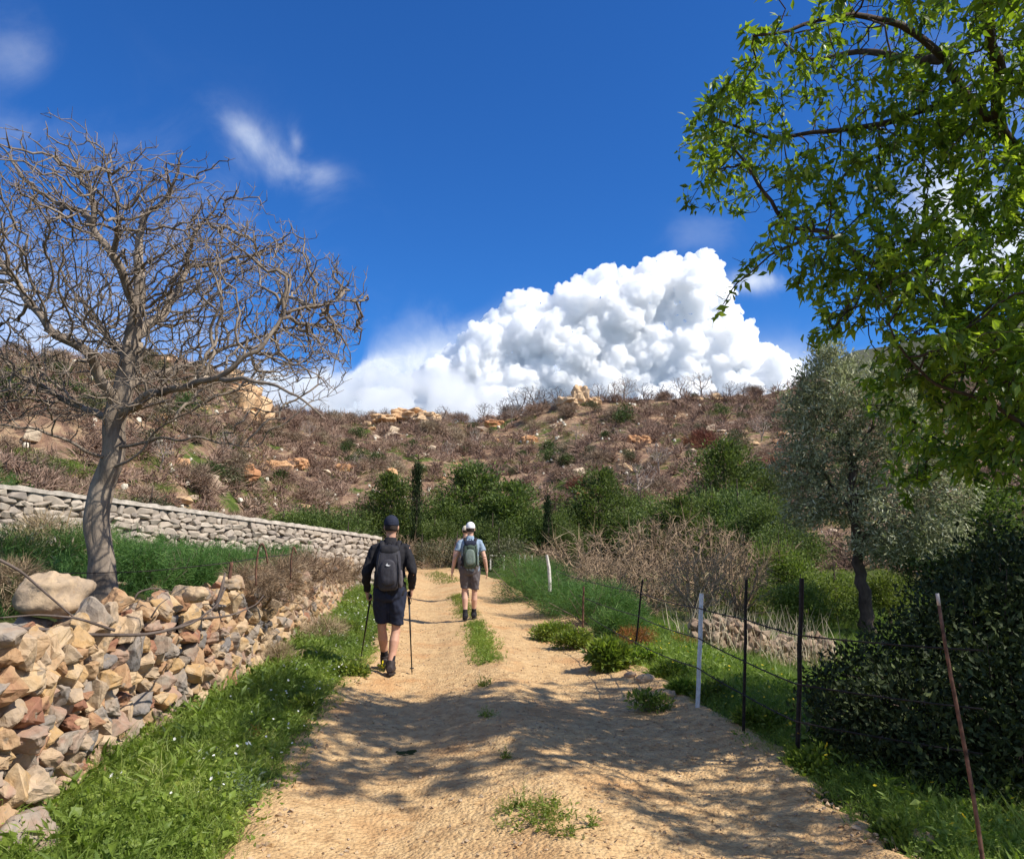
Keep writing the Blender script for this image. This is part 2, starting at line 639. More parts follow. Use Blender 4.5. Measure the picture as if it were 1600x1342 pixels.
def H(x, y):
    x, y = np.asarray(x, float), np.asarray(y, float)
    az, r = np.arctan2(x, y), np.hypot(x, y)
    soft = sst(y, 24, 34)
    # terrace on the left, held by the tumbled wall
    d = wall_x(y) - 0.42 - x
    step = sst(d, 0, 0.28) * (1 - soft) + sst(d, 0, 3.0) * soft
    z = 0.88 * step + 0.075 * np.clip(d, 0, 30) * (1 - 0.5 * soft)
    # ground falling away on the right
    e = x - (path_r(y) + 0.60)
    back = 1 - sst(y, 26, 44)
    z = z - (0.06 * sst(e, -0.3, 0.3) + 0.56 * sst(e, 0.2, 3.2) + 0.015 * np.clip(e - 3, 0, 12)) * (0.25 + 0.75 * back)
    # small unevenness
    rough = np.clip(np.abs(x - (path_l(y) + path_r(y)) / 2) - 1.6, 0, 1.5)
    z = z + fbm(x * 0.8, y * 0.8, 3, 3) * 0.07 * rough + fbm(x * 0.12, y * 0.12, 5, 3) * 0.25 * np.clip((r - 25) / 20, 0, 1)
    # the hill
    s = hill_s(x, y)
    rt = np.interp(az, _ta, _tr)
    zr = EYE + np.interp(az, _ra, _re) * rt
    sc = np.clip(s, 0, 1)
    fade = sst(np.abs(az), 1.9, 1.2)
    up = zr * sc ** 1.12
    bump = fbm(x * 0.045, y * 0.045, 9, 4) * 3.4 * np.sin(np.pi * sc) + fbm(x * 0.16, y * 0.16, 19, 3) * 1.3 * np.clip(sc * 3, 0, 1) * np.clip((1.02 - sc) * 6, 0.12, 1)
    dropz = np.clip(s - 1, 0, 1.5) * 0.28 * zr
    hz = (up + bump) * fade
    z = z * (1 - sc) + hz * (1.0) - dropz * fade
    # distant mountain on the right
    fe = np.interp(az, _fa, _fe) * np.interp(az, [0.15, 0.3, 1.3, 1.7], [0, 1, 1, 0])
    m = (EYE + fe * 330.0) * sst(r, 170, 330) * (1 - 0.3 * sst(r, 330, 600))
    m = m + fbm(x * 0.02, y * 0.02, 31, 5) * 5 * sst(r, 180, 300)
    z = np.maximum(z, np.where((fe > 0) & (r > 180), m, -1e9))
    return z


def gz(x, y):
    return float(H(np.array([x]), np.array([y]))[0])


def gp(px, py, ymax=400.0):
    """where the line of sight through px, py meets the ground"""
    d = ray(px, py)
    ts = np.concatenate([np.linspace(2, 30, 1500), np.linspace(30, ymax, 3000)])
    X, Y, Z = d.x * ts, d.y * ts, EYE + d.z * ts
    below = np.nonzero(Z < H(X, Y))[0]
    i = below[0] if len(below) else len(ts) - 1
    return Vector((X[i], Y[i], gz(X[i], Y[i])))


# ------------------------------------------------------------------ ground sheet
NA, NR = 640, 420
az_f = np.concatenate([np.linspace(-0.78, 0.78, NA), np.linspace(0.78, 2 * np.pi - 0.78, 120)[1:-1]])
rr = 1.2 * (1500 / 1.2) ** (np.linspace(0, 1, NR) ** 1.05)
AZ, RR = np.meshgrid(az_f, rr)
GX, GY = RR * np.sin(AZ), RR * np.cos(AZ)
GZ = H(GX, GY)
# the sheet dips under the worn track, which is laid as its own sheet
yy = GY
inside = np.minimum(GX - path_l(yy), path_r(yy) - GX)
GZ = GZ - 0.07 * sst(inside, 0.10, 0.4) * (yy < 47) * (yy > -5)
V = np.stack([GX, GY, GZ], -1).reshape(-1, 3)
na = len(az_f)
i = np.arange(NR - 1)[:, None] * na
j = np.arange(na)[None, :]
F4 = np.stack([i + j, i + (j + 1) % na, i + na + (j + 1) % na, i + na + j], -1).reshape(-1, 4)[:, ::-1]
V = np.vstack([V, (0, 0, GZ[0].mean())])
c = len(V) - 1
F3 = np.stack([np.full(na, c), np.arange(na), (np.arange(na) + 1) % na], -1)[:, ::-1]
hillw = np.clip(hill_s(V[:, 0], V[:, 1]) * 5 + 0.3, 0, 1)

m, q = new_mat('ground')
tcx = q.n('ShaderNodeTexCoord')
pos = tcx.outputs['Object']
hl = q.n('ShaderNodeAttribute', attribute_name='tint').outputs['Fac']
n1 = q.noise(pos, 0.22, 6, 0.62, 0.6)
n2 = q.noise(pos, 1.3, 6, 0.65, 0.5)
n3 = q.noise(pos, 14.0, 5, 0.65)
brown = q.ramp(n2, [(0.30, (0.11, 0.072, 0.052)), (0.48, (0.24, 0.145, 0.095)), (0.60, (0.36, 0.25, 0.15)), (0.75, (0.50, 0.36, 0.21))])
grass = q.ramp(n2, [(0.30, (0.035, 0.055, 0.012)), (0.7, (0.13, 0.17, 0.035))])
hillc = q.mix(q.smooth(n1, 0.52, 0.60), brown, grass)
nearc = q.ramp(n3, [(0.3, (0.020, 0.030, 0.008)), (0.6, (0.060, 0.075, 0.020)), (0.85, (0.13, 0.11, 0.05))])
far = q.n('ShaderNodeVectorMath', operation='LENGTH', ins={0: pos}).outputs['Value']
farc = q.ramp(n2, [(0.3, (0.050, 0.055, 0.035)), (0.6, (0.10, 0.10, 0.065)), (0.8, (0.17, 0.155, 0.11))])
hillc = q.mix(q.smooth(far, 165.0, 200.0), hillc, farc)
cc = q.mix(hl, nearc, hillc)
cc = q.n('ShaderNodeHueSaturation', ins={'Color': cc, 'Value': q.math('ADD', 0.7, q.math('MULTIPLY', n3, 0.6))}).outputs[0]
b = q.n('ShaderNodeBump', ins={'Height': q.math('ADD', n3, q.math('MULTIPLY', n2, 2.0)), 'Strength': 0.8, 'Distance': 0.12})
p = q.n('ShaderNodeBsdfPrincipled', ins={'Base Color': cc, 'Roughness': 0.95, 'Specular IOR Level': 0.1, 'Normal': b.outputs[0]})
out(q, p.outputs[0])
g = link('ground', make_mesh('ground', V, F3, F4, hillw, True))
g.data.materials.append(m)
tag(g, 'rough ground rising to the scrubby hillside', None, None, 'structure')

# ------------------------------------------------------------------ dirt track
rows = []
y = -4.0
while y < 47:
    rows.append(y)
    y += 0.03 if y < 1 else max(0.022, 0.0035 * max(y, 2.6) * max(1, y / 6))
rows = np.array(rows)
NC = 170
PT, PY = np.meshgrid(np.linspace(0, 1, NC), rows)
edge_l = path_l(PY) - 0.02 + fbm(PY * 0.9, PY * 0 + 3.3, 40, 4) * 0.22 + fbm(PY * 5, PY * 0 + 1, 44, 2) * 0.06 - 0.12
edge_r = path_r(PY) + 0.02 + fbm(PY * 0.8, PY * 0 + 8.1, 41, 4) * 0.20 + fbm(PY * 5, PY * 0 + 7, 45, 2) * 0.06 + 0.12
PX = edge_l + (edge_r - edge_l) * PT


def track_h(x, y):
    """ruts, the worn crown, stones and crumbs of the track above H"""
    x, y = np.asarray(x, float), np.asarray(y, float)
    l, r = path_l(y), path_r(y)
    t = (x - l) / (r - l)
    z = 0.015
    z = z - 0.065 * np.exp(-((t - 0.22) / 0.12) ** 2) - 0.055 * np.exp(-((t - 0.76) / 0.13) ** 2)
    z = z + 0.040 * np.exp(-((t - 0.49) / 0.08) ** 2)
    z = z + 0.035 * sst(np.abs(t - 0.5), 0.40, 0.52)
    z = z + fbm(x * 1.7, y * 1.1, 50, 4) * 0.030 + fbm(x * 7, y * 6, 51, 4) * 0.014
    cr = np.abs(fbm(x * 24, y * 22, 52, 3))
    z = z + cr * 0.010
    return z


edge = np.minimum(PT, 1 - PT) * (edge_r - edge_l)
PZ = H(PX, PY) + track_h(PX, PY) * 1.0 - 0.05 * (1 - sst(edge, 0, 0.14))
V = np.stack([PX, PY, PZ], -1).reshape(-1, 3)
i = np.arange(len(rows) - 1)[:, None] * NC
j = np.arange(NC - 1)[None, :]
F4 = np.stack([i + j, i + j + 1, i + NC + j + 1, i + NC + j], -1).reshape(-1, 4)
m, q = new_mat('track_dirt')
tcx = q.n('ShaderNodeTexCoord')
pos = tcx.outputs['Object']
n1 = q.noise(pos, 1.1, 6, 0.6, 0.5)
n2 = q.noise(pos, 9.0, 7, 0.68, 0.5)
n3 = q.noise(pos, 60.0, 5, 0.7)
vor = q.n('ShaderNodeTexVoronoi', ins={'Vector': pos, 'Scale': 42.0}, feature='F1')
c = q.ramp(n2, [(0.28, (0.35, 0.195, 0.078)), (0.5, (0.55, 0.35, 0.155)), (0.72, (0.67, 0.46, 0.225))])
c = q.mix(q.smooth(n1, 0.5, 0.72), c, (0.50, 0.265, 0.10))
c = q.n('ShaderNodeHueSaturation', ins={'Color': c, 'Value': q.math('ADD', 0.72, q.math('MULTIPLY', n3, 0.56)), 'Saturation': 0.95}).outputs[0]
hgt = q.math('ADD', q.math('MULTIPLY', n3, 0.5), q.math('ADD', q.math('MULTIPLY', n2, 1.2), q.math('MULTIPLY', vor.outputs['Distance'], -0.7)))
b = q.n('ShaderNodeBump', ins={'Height': hgt, 'Strength': 0.9, 'Distance': 0.022})
p = q.n('ShaderNodeBsdfPrincipled', ins={'Base Color': c, 'Roughness': 0.95, 'Specular IOR Level': 0.12, 'Normal': b.outputs[0]})
out(q, p.outputs[0])
pth = link('path', make_mesh('path', V, (), F4, None, True))
pth.data.materials.append(m)
tag(pth, 'sandy tan dirt track with two wheel ruts', None, None, 'structure')


def top(x, y):
    """height of whatever one walks on: track or ground"""
    l, r = path_l(y), path_r(y)
    z = H(x, y)
    e = np.minimum(np.asarray(x) - l, r - np.asarray(x))
    return z + np.where(e > -0.03, track_h(x, y) , 0.0) * sst(e, -0.05, 0.1)
# ------------------------------------------------------------------ stones
def stone_proto(seed, npt=11, bevel=0.10, flat=1.0, fine=False, boxy=0.75):
    r = random.Random(seed)
    bm = bmesh.new()
    for i in range(npt):
        v = Vector((r.gauss(0, 1), r.gauss(0, 1), r.gauss(0, 1))).normalized()
        v = Vector([math.copysign(abs(c) ** boxy, c) for c in v]) * r.uniform(0.42, 0.58)
        v.z *= flat
        bm.verts.new(v)
    res = bmesh.ops.convex_hull(bm, input=bm.verts)
    junk = [e for e in res['geom_interior'] + res['geom_unused'] if isinstance(e, bmesh.types.BMVert)]
    if junk:
        bmesh.ops.delete(bm, geom=list(set(junk)), context='VERTS')
    bmesh.ops.dissolve_limit(bm, angle_limit=R(14), verts=bm.verts, edges=bm.edges)
    if bevel:
        bmesh.ops.bevel(bm, geom=bm.edges[:] + bm.verts[:], offset=bevel * 0.42, segments=1, affect='EDGES', profile=0.6, clamp_overlap=True)
    bmesh.ops.triangulate(bm, faces=bm.faces)
    if fine:
        bmesh.ops.subdivide_edges(bm, edges=[e for e in bm.edges if e.calc_length() > 0.12], cuts=1, use_grid_fill=True)
        bmesh.ops.subdivide_edges(bm, edges=[e for e in bm.edges if e.calc_length() > 0.12], cuts=1, use_grid_fill=True)
        bmesh.ops.triangulate(bm, faces=bm.faces)
        bm.normal_update()
        for v in bm.verts:
            v.co += v.normal * (noise.noise(v.co * 5.0 + Vector((seed, 0, 0))) * 0.055 + noise.noise(v.co * 13.0 + Vector((seed, 0, 0))) * 0.030)
    bm.verts.index_update()
    V = np.array([v.co[:] for v in bm.verts])
    lo, hi = V.min(0), V.max(0)
    V = (V - (lo + hi) / 2) / (hi - lo)
    F3 = np.array([[v.index for v in f.verts] for f in bm.faces])
    bm.free()
    return V, F3, None, np.zeros(len(V))


ROUGH = [stone_proto(s, 9 + s % 6, 0.10) for s in range(28)]
ROUGHF = [stone_proto(s, 9 + s % 6, 0.07, fine=True) for s in range(28)]
BLOCK = [stone_proto(100 + s, 20 + s % 8, 0.12, boxy=0.55) for s in range(24)]


def rand_rot(n, amt=1.0):
    q = rng.normal(size=(n, 4))
    q[:, 0] += 0
    q = unit(q)
    w, x, y, z = q.T
    M = np.stack([1 - 2 * (y * y + z * z), 2 * (x * y - z * w), 2 * (x * z + y * w),
                  2 * (x * y + z * w), 1 - 2 * (x * x + z * z), 2 * (y * z - x * w),
                  2 * (x * z - y * w), 2 * (y * z + x * w), 1 - 2 * (x * x + y * y)], -1).reshape(-1, 3, 3)
    return M


def small_rot(rz, amt):
    """turned by rz round z with a random small lean"""
    n = len(rz)
    a, b = rng.normal(size=n) * amt, rng.normal(size=n) * amt
    M = np.zeros((n, 3, 3))
    for i in range(n):
        M[i] = np.array(Matrix.Rotation(rz[i], 3, 'Z') @ Matrix.Rotation(a[i], 3, 'X') @ Matrix.Rotation(b[i], 3, 'Y'))
    return M


TAN = [(0.25, 0.12, 0.075), (0.36, 0.215, 0.115), (0.40, 0.27, 0.155), (0.48, 0.35, 0.22), (0.33, 0.25, 0.175), (0.42, 0.265, 0.12), (0.46, 0.34, 0.21), (0.32, 0.20, 0.14), (0.31, 0.25, 0.19), (0.19, 0.17, 0.155)]
M_TAN = stone_mat('tan_limestone', TAN, 17.0, 0.85, lichen=(0.26, 0.20, 0.14))
GREY = [(0.30, 0.245, 0.19), (0.40, 0.335, 0.265), (0.46, 0.39, 0.31), (0.35, 0.29, 0.235), (0.43, 0.355, 0.275), (0.25, 0.21, 0.175)]
M_GREY = stone_mat('grey_limestone', GREY, 9.0, 0.6)
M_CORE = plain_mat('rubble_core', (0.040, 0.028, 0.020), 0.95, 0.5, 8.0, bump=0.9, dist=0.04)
M_COREG = plain_mat('grey_rubble_core', (0.16, 0.135, 0.115), 0.95, 0.4, 8.0, bump=0.9, dist=0.04)

# ---- the tumbled wall along the track
P, S, T, RZ = [], [], [], []
y = 1.2
while y < 25.2:
    sz = 0.165 * rng.uniform(0.72, 1.3)
    hgt = 1.02 - 0.14 * sst(y, 11, 21)
    fall = 0.14 * max(0, float(fbm(y * 0.5, 3.0, 70, 2)))
    z = -0.02
    while z < hgt - fall:
        row = sz * rng.uniform(0.5, 1.05)
        yy_ = y + rng.uniform(-0.08, 0.08)
        back = 0.11 * z + 0.026 * rng.normal()
        x = float(wall_x(yy_)) - back - 0.10
        P.append((x, yy_, gz(float(wall_x(yy_)) + 0.1, yy_) + z + row / 2))
        S.append((sz * rng.uniform(0.8, 1.3), sz * rng.uniform(0.85, 1.35), row * rng.uniform(0.95, 1.35)))
        T.append(rng.random())
        z += row * 0.98
    y += sz * 0.80
# small stones wedged between the big ones
for n in range(900):
    yy_ = 1.3 + 23 * rng.random() ** 1.3
    z = rng.uniform(0, 0.95)
    s = rng.uniform(0.05, 0.10)
    P.append((float(wall_x(yy_)) - 0.11 * z - 0.13 + rng.normal() * 0.015, yy_, gz(float(wall_x(yy_)) + 0.1, yy_) + z))
    S.append((s, s * 1.3, s * 0.9))
    T.append(rng.random())
# stones heaped along the top and behind
for n in range(720):
    yy_ = rng.uniform(1.2, 25)
    b = rng.uniform(0.26, 0.75) if rng.random() < 0.85 else rng.uniform(1.0, 1.7)
    x = float(wall_x(yy_)) - b
    base = gz(x - 0.25, yy_)
    s = rng.uniform(0.07, 0.20)
    P.append((x, yy_, max(base, 0.90 - 0.12 * sst(yy_, 11, 21)) + rng.uniform(-0.05, 0.05)))
    S.append((s * rng.uniform(0.8, 1.5), s * rng.uniform(0.8, 1.6), s * rng.uniform(0.5, 1.0)))
    T.append(rng.random())
# fallen ones at the foot
for n in range(90):
    yy_ = rng.uniform(2.5, 22)
    x = float(wall_x(yy_)) + rng.uniform(0.0, 0.35)
    s = rng.uniform(0.07, 0.2)
    P.append((x, yy_, gz(x, yy_) + s * 0.2))
    S.append((s * 1.2, s, s * 0.8))
    T.append(rng.random())
P, S, T = np.array(P), np.array(S), np.array(T)
# base of the wall: larger block low in the corner nearest the viewpoint
acc = Acc()
rot = small_rot(rng.uniform(-0.6, 0.6, len(P)), 0.42)
near = P[:, 1] < 9.5
scatter(acc, ROUGHF, P[near], S[near], rot=rot[near])
scatter(acc, ROUGH, P[~near], S[~near], rot=rot[~near])
T = np.concatenate([T[near], T[~near]])
acc.T = [np.full(len(v), t) for v, t in zip(acc.V, T)]
wall = thing('tumbled_stone_wall', 'tumbled dry stone wall of tan and orange rubble along the left edge of the track', 'stone wall', (-2.6, 6, 0))
wall.location = (0, 0, 0)
acc.build('stones', M_TAN, wall)
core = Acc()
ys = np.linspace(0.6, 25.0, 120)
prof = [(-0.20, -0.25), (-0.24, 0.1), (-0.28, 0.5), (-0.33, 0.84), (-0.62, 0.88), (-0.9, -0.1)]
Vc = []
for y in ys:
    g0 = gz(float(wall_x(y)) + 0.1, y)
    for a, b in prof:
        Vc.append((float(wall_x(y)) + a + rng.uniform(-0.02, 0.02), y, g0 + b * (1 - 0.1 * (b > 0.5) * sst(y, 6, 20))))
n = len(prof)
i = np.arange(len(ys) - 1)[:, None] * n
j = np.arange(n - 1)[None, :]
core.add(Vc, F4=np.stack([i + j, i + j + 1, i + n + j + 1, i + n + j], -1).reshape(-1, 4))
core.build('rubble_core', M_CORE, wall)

# ---- the rebuilt grey wall across the back of the terrace
GA, GB, GC = np.array((-21.0, 6.5)), np.array((-9.9, 15.0)), np.array((-4.35, 25.2))


def gw(s):
    """centre line of the grey wall, s in metres from its far end"""
    l1 = np.linalg.norm(GC - GB)
    if s <= l1:
        return GC + (GB - GC) * s / l1
    return GB + (GA - GB) * (s - l1) / np.linalg.norm(GA - GB)


LG = np.linalg.norm(GC - GB) + np.linalg.norm(GA - GB)
gtop = lambda s: 1.64 + (2.62 - 1.64) * min(s / np.linalg.norm(GC - GB), 1.6) ** 0.92
P, S, T, RZ = [], [], [], []
z0 = -0.1
s = 0.0
bandh = 0
rowz = [0.0]
while rowz[-1] < 1.9:
    rowz.append(rowz[-1] + rng.uniform(0.10, 0.21))
for zi in range(len(rowz) - 1):
    s = rng.uniform(0, 0.2)
    while s < LG - 0.5:
        w = rng.uniform(0.12, 0.40)
        c = gw(s + w / 2)
        dirv = gw(s + w) - gw(s)
        rz = math.atan2(dirv[1], dirv[0])
        tp = gtop(s + w / 2) - 0.10
        zt = tp - rowz[zi] - rng.uniform(-0.03, 0.03)
        h = rowz[zi + 1] - rowz[zi]
        nrm = np.array((math.sin(rz), -math.cos(rz)))
        if nrm[1] > 0:
            nrm = -nrm
        gzz = gz(*(c + nrm * 0.3))
        if zt > gzz - 0.15:
            for k_ in ((1,) if rng.random() < 0.8 else (1, 2)):
                cc_ = c + nrm * 0.17
                P.append((cc_[0], cc_[1], zt - h / 2 + rng.normal() * 0.02))
                S.append((w * 1.12 / (1 if k_ == 1 else 1.7), 0.20, h * 1.22 / (1 if k_ == 1 else 1.5)))
                T.append(rng.random())
                RZ.append(rz)
        s += w * 0.97
P, S, T = np.array(P), np.array(S), np.array(T)
acc = Acc()
scatter(acc, BLOCK, P, S * rng.uniform(0.88, 1.12, S.shape), rot=small_rot(np.array(RZ), 0.16))
acc.T = [np.full(len(v), t) for v, t in zip(acc.V, T)]
gwall = thing('grey_stone_wall', 'neatly rebuilt pale grey stone wall with a flat top behind the bare tree', 'stone wall')
acc.build('stones', M_GREY, gwall)
core, cope = Acc(), Acc()
ss = np.linspace(0, LG - 0.4, 90)


def wall_prism(acc, ss, zlo, zhi, half, jit=0.0):
    Vc = []
    for s in ss:
        c = gw(s)
        d = gw(min(s + 0.3, LG)) - gw(max(s - 0.3, 0))
        d = d / np.linalg.norm(d)
        nn = np.array((-d[1], d[0]))
        a, b = c + nn * half, c - nn * half
        j0 = rng.uniform(-jit, jit)
        Vc += [(a[0], a[1], zlo(s)), (a[0], a[1], zhi(s) + j0), (b[0], b[1], zhi(s) + j0), (b[0], b[1], zlo(s))]
    i = np.arange(len(ss) - 1)[:, None] * 4
    j = np.arange(4)[None, :]
    F = np.stack([i + j, i + (j + 1) % 4, i + 4 + (j + 1) % 4, i + 4 + j], -1).reshape(-1, 4)
    e = (len(ss) - 1) * 4
    acc.add(Vc, F4=np.vstack([F, [(0, 3, 2, 1)], [(e, e + 1, e + 2, e + 3)]]))


wall_prism(core, ss, lambda s: gz(*gw(s)) - 0.6, lambda s: gtop(s) - 0.12, 0.155)
core.build('mortar_core', M_COREG, gwall)
wall_prism(cope, np.linspace(0, LG - 0.4, 200), lambda s: gtop(s) - 0.12, lambda s: gtop(s) - 0.03, 0.285, 0.018)
cope.build('coping', plain_mat('coping_mortar', (0.46, 0.40, 0.33), 0.9, 0.35, 6.0, bump=0.8, dist=0.03), gwall)
# end face stones towards the track
for i_, zz in enumerate(np.arange(gz(GC[0], GC[1]) - 0.05, gtop(0) - 0.2, 0.17)):
    pass

# ---- collapsed wall across the field beyond the fence
P, S, T = [], [], []
a, b = gp(1085, 1012), gp(1290, 1024)
for n in range(700):
    t = rng.random()
    x, y = a.x + (b.x - a.x) * t + rng.normal() * 0.05, a.y + (b.y - a.y) * t
    off = rng.uniform(-0.45, 0.25)
    z = rng.uniform(-0.1, 0.42) * (1 - 0.3 * abs(off)) * (0.55 + 0.9 * vnoise(t * 9, 1.0, 7))
    s = rng.uniform(0.08, 0.19)
    P.append((x, y + off + z * 0.25, gz(x, y) + z))
    S.append((s, s * 0.9, s * rng.uniform(0.7, 1.3)))
    T.append(rng.random())
acc = Acc()
scatter(acc, ROUGH, P, S, rot=small_rot(rng.uniform(-3, 3, len(P)), 0.4))
acc.T = [np.full(len(v), t) for v, t in zip(acc.V, T)]
o = acc.build('ruined_stone_wall', stone_mat('weathered_stone', [(0.26, 0.175, 0.115), (0.38, 0.28, 0.19), (0.18, 0.13, 0.095), (0.32, 0.22, 0.14)], 12.0))
tag(o, 'ruined low wall of pale stones in the green field beyond the wire fence', 'stone wall')


# ---- loose stones that can be told apart
def rock(name, px, py, size, label, tint=0.45, Y=None, seed=0, group=None, sink=0.25, mat=None, cat='rock', wz=1.0):
    p = gp(px, py) if Y is None else at(px, py, Y)
    pr = stone_proto(500 + seed, 16, 0.10)
    sb = sbox((0, 0, 0), (0.5, 0.5, 0.5), 0.72, 40, 26)
    V = sb[0]
    fac = np.array([math.floor(noise.noise(Vector(v * 2.6 + seed * 3.3)) * 5) / 5 for v in V])
    dd = fac * 0.07 + np.array([noise.noise(Vector(v * 2.2 + seed * 5.1)) * 0.26 + noise.noise(Vector(v * 6.0 + seed)) * 0.14 + noise.noise(Vector(v * 15.0 + seed)) * 0.05 for v in V])
    V = V * (1 + dd)[:, None] * np.array((size, size * 0.85, size * 0.62 * wz))
    a_ = Acc().add(V, None, sb[2], tint)
    o = a_.build(name, mat or M_TAN, None, True)
    o.location = (p.x, p.y, p.z + size * 0.62 * wz * (0.5 - sink))
    o.rotation_euler = (0, 0, seed * 1.3)
    return tag(o, label, cat, group)


rock('boulder', 85, 945, 0.44, 'large smooth tan boulder on the wall top left of the bare tree', 0.40, Y=5.7, seed=1, wz=1.1)
rock('boulder', 305, 935, 0.20, 'small round orange boulder on the wall top right of the bare tree', 0.30, Y=6.6, seed=2)
rock('boulder', 362, 918, 0.16, 'pale rounded stone beside the short rusty stake on the wall top', 0.48, Y=6.9, seed=3)
rock('rock', 408, 1192, 0.10, 'reddish rock at the foot of the verge left of the track', 0.10, seed=4)
rock('rock', 1010, 1068, 0.20, 'pale tan rock at the right edge of the track by the bushes', 0.42, seed=5)
rock('rock', 1045, 1092, 0.17, 'flat sandy rock half sunk in the right verge before the white post', 0.50, seed=6)
rock('rock', 985, 1060, 0.15, 'brownish rock in the right verge grass left of the pale rock', 0.75, seed=7)
rock('rock', 1442, 1318, 0.13, 'pale yellowish rock in the bottom right corner beside the rusty post', 0.50, seed=8)
rock('rock', 42, 1310, 0.34, 'big pinkish slab at the foot of the tumbled wall in the bottom left corner', 0.88, seed=9, Y=3.9, wz=1.3, sink=0.6)

# pebbles strewn on the track: past counting
P, S, T = [], [], []
for n in range(9000):
    y = 2.6 + 19 * rng.random() ** 1.7
    t = rng.beta(0.8, 0.8)
    l, r_ = float(path_l(y)) - 0.1, float(path_r(y)) + 0.1
    x = l + (r_ - l) * t
    s = 0.005 + 0.018 * rng.random() ** 3 + (0.02 * rng.random() if t < 0.08 or t > 0.92 else 0)
    P.append((x, y, 0)); S.append((s * 1.3, s, s * 0.8)); T.append(rng.choice([0.3, 0.42, 0.5, 0.62, 0.2]))
P = np.array(P)
P[:, 2] = top(P[:, 0], P[:, 1]) + np.array(S)[:, 2] * 0.25
PEB = [stone_proto(900 + s, 8, 0.0) for s in range(8)]
acc = Acc()
scatter(acc, PEB, P, S, rot=small_rot(rng.uniform(-3, 3, len(P)), 0.4))
acc.T = [np.full(len(v), t) for v, t in zip(acc.V, T)]
o = acc.build('pebbles', M_TAN)
tag(o, 'small pebbles and crumbs of soil strewn on the dirt track', None, None, 'stuff')
# ------------------------------------------------------------------ tree growing
def grow(seedP, seedPar, attr, step, infl, kill, iters=80, bias=(0, 0, 0.1), jit=0.18, maxch=3, outb=None):
    """space colonisation: nodes reach for attractor points"""
    P = [np.array(p, float) for p in seedP]
    par = list(seedPar)
    nch = [0] * len(P)
    A = np.asarray(attr, float)
    Parr = np.array(P)
    bd = np.full(len(A), 1e9)
    bi = np.zeros(len(A), int)
    for i0 in range(0, len(Parr), 200):
        D = np.linalg.norm(A[:, None] - Parr[None, i0:i0 + 200], axis=2)
        j = D.argmin(1)
        d = D[np.arange(len(A)), j]
        u = d < bd
        bd[u], bi[u] = d[u], j[u] + i0
    alive = np.ones(len(A), bool)
    bias = np.array(bias)
    for it in range(iters):
        act = alive & (bd < infl)
        if not act.any():
            break
        idx = np.nonzero(act)[0]
        dirs = unit(A[idx] - np.array([P[k_] for k_ in bi[idx]]))
        nodes, inv = np.unique(bi[idx], return_inverse=True)
        S_ = np.zeros((len(nodes), 3))
        np.add.at(S_, inv, dirs)
        ob_ = 0.0
        if outb is not None:
            ob_ = unit(np.array([P[k_] for k_ in nodes]) - outb[0]) * outb[1]
        S_ = unit(unit(S_) + bias + ob_ + rng.normal(size=S_.shape) * jit)
        new = []
        for nd, dv in zip(nodes, S_):
            if nch[nd] >= maxch:
                # tired node: retire its attractors that are near
                continue
            P.append(P[nd] + dv * step)
            par.append(int(nd))
            nch.append(0)
            nch[nd] += 1
            new.append(len(P) - 1)
        if not new:
            break
        NP = np.array([P[k_] for k_ in new])
        ia = np.nonzero(alive)[0]
        D = np.linalg.norm(A[ia][:, None] - NP[None], axis=2)
        j = D.argmin(1)
        d = D[np.arange(len(ia)), j]
        u = d < bd[ia]
        bd[ia[u]] = d[u]
        bi[ia[u]] = np.array(new)[j[u]]
        alive[bd < kill] = False
        sat = np.array([nch[k_] >= maxch for k_ in bi])
        alive[sat & (bd > kill)] &= rng.random((sat & (bd > kill)).sum()) > 0.5
    return np.array(P), np.array(par)


def radii(P, par, r0, expo=2.3, fixed=None):
    n = len(P)
    acc = np.zeros(n)
    r = np.zeros(n)
    for i in range(n - 1, -1, -1):
        r[i] = r0 if acc[i] == 0 else acc[i] ** (1 / expo)
        if fixed is not None and i in fixed:
            r[i] = max(fixed[i], r[i] if fixed[i] == 0 else fixed[i])
        if par[i] >= 0:
            acc[par[i]] += r[i] ** expo
    return r


def skel_mesh(acc, P, par, r, minr=0.0, sides=((0.05, 12), (0.02, 8), (0.008, 5), (0, 3)), tint=0.5):
    ch = [[] for _ in P]
    for i, p in enumerate(par):
        if p >= 0:
            ch[p].append(i)
    starts = [(i, None) for i, p in enumerate(par) if p < 0]
    while starts:
        i, pa = starts.pop()
        chain = ([pa] if pa is not None else []) + [i]
        rad = [r[i]] if pa is not None else []
        rad.append(r[i])
        cur = i
        while ch[cur]:
            c = sorted(ch[cur], key=lambda q_: -r[q_])
            for o_ in c[1:]:
                starts.append((o_, cur))
            cur = c[0]
            chain.append(cur)
            rad.append(r[cur])
        if len(chain) < 2:
            continue
        rad = np.maximum(np.array(rad), minr)
        rad[-1] *= 0.5
        kk = next(s_[1] for s_ in sides if max(rad) >= s_[0])
        V, F3, F4 = tube(P[chain], rad, kk, cap=kk > 4)
        acc.add(V, F3, F4, tint)


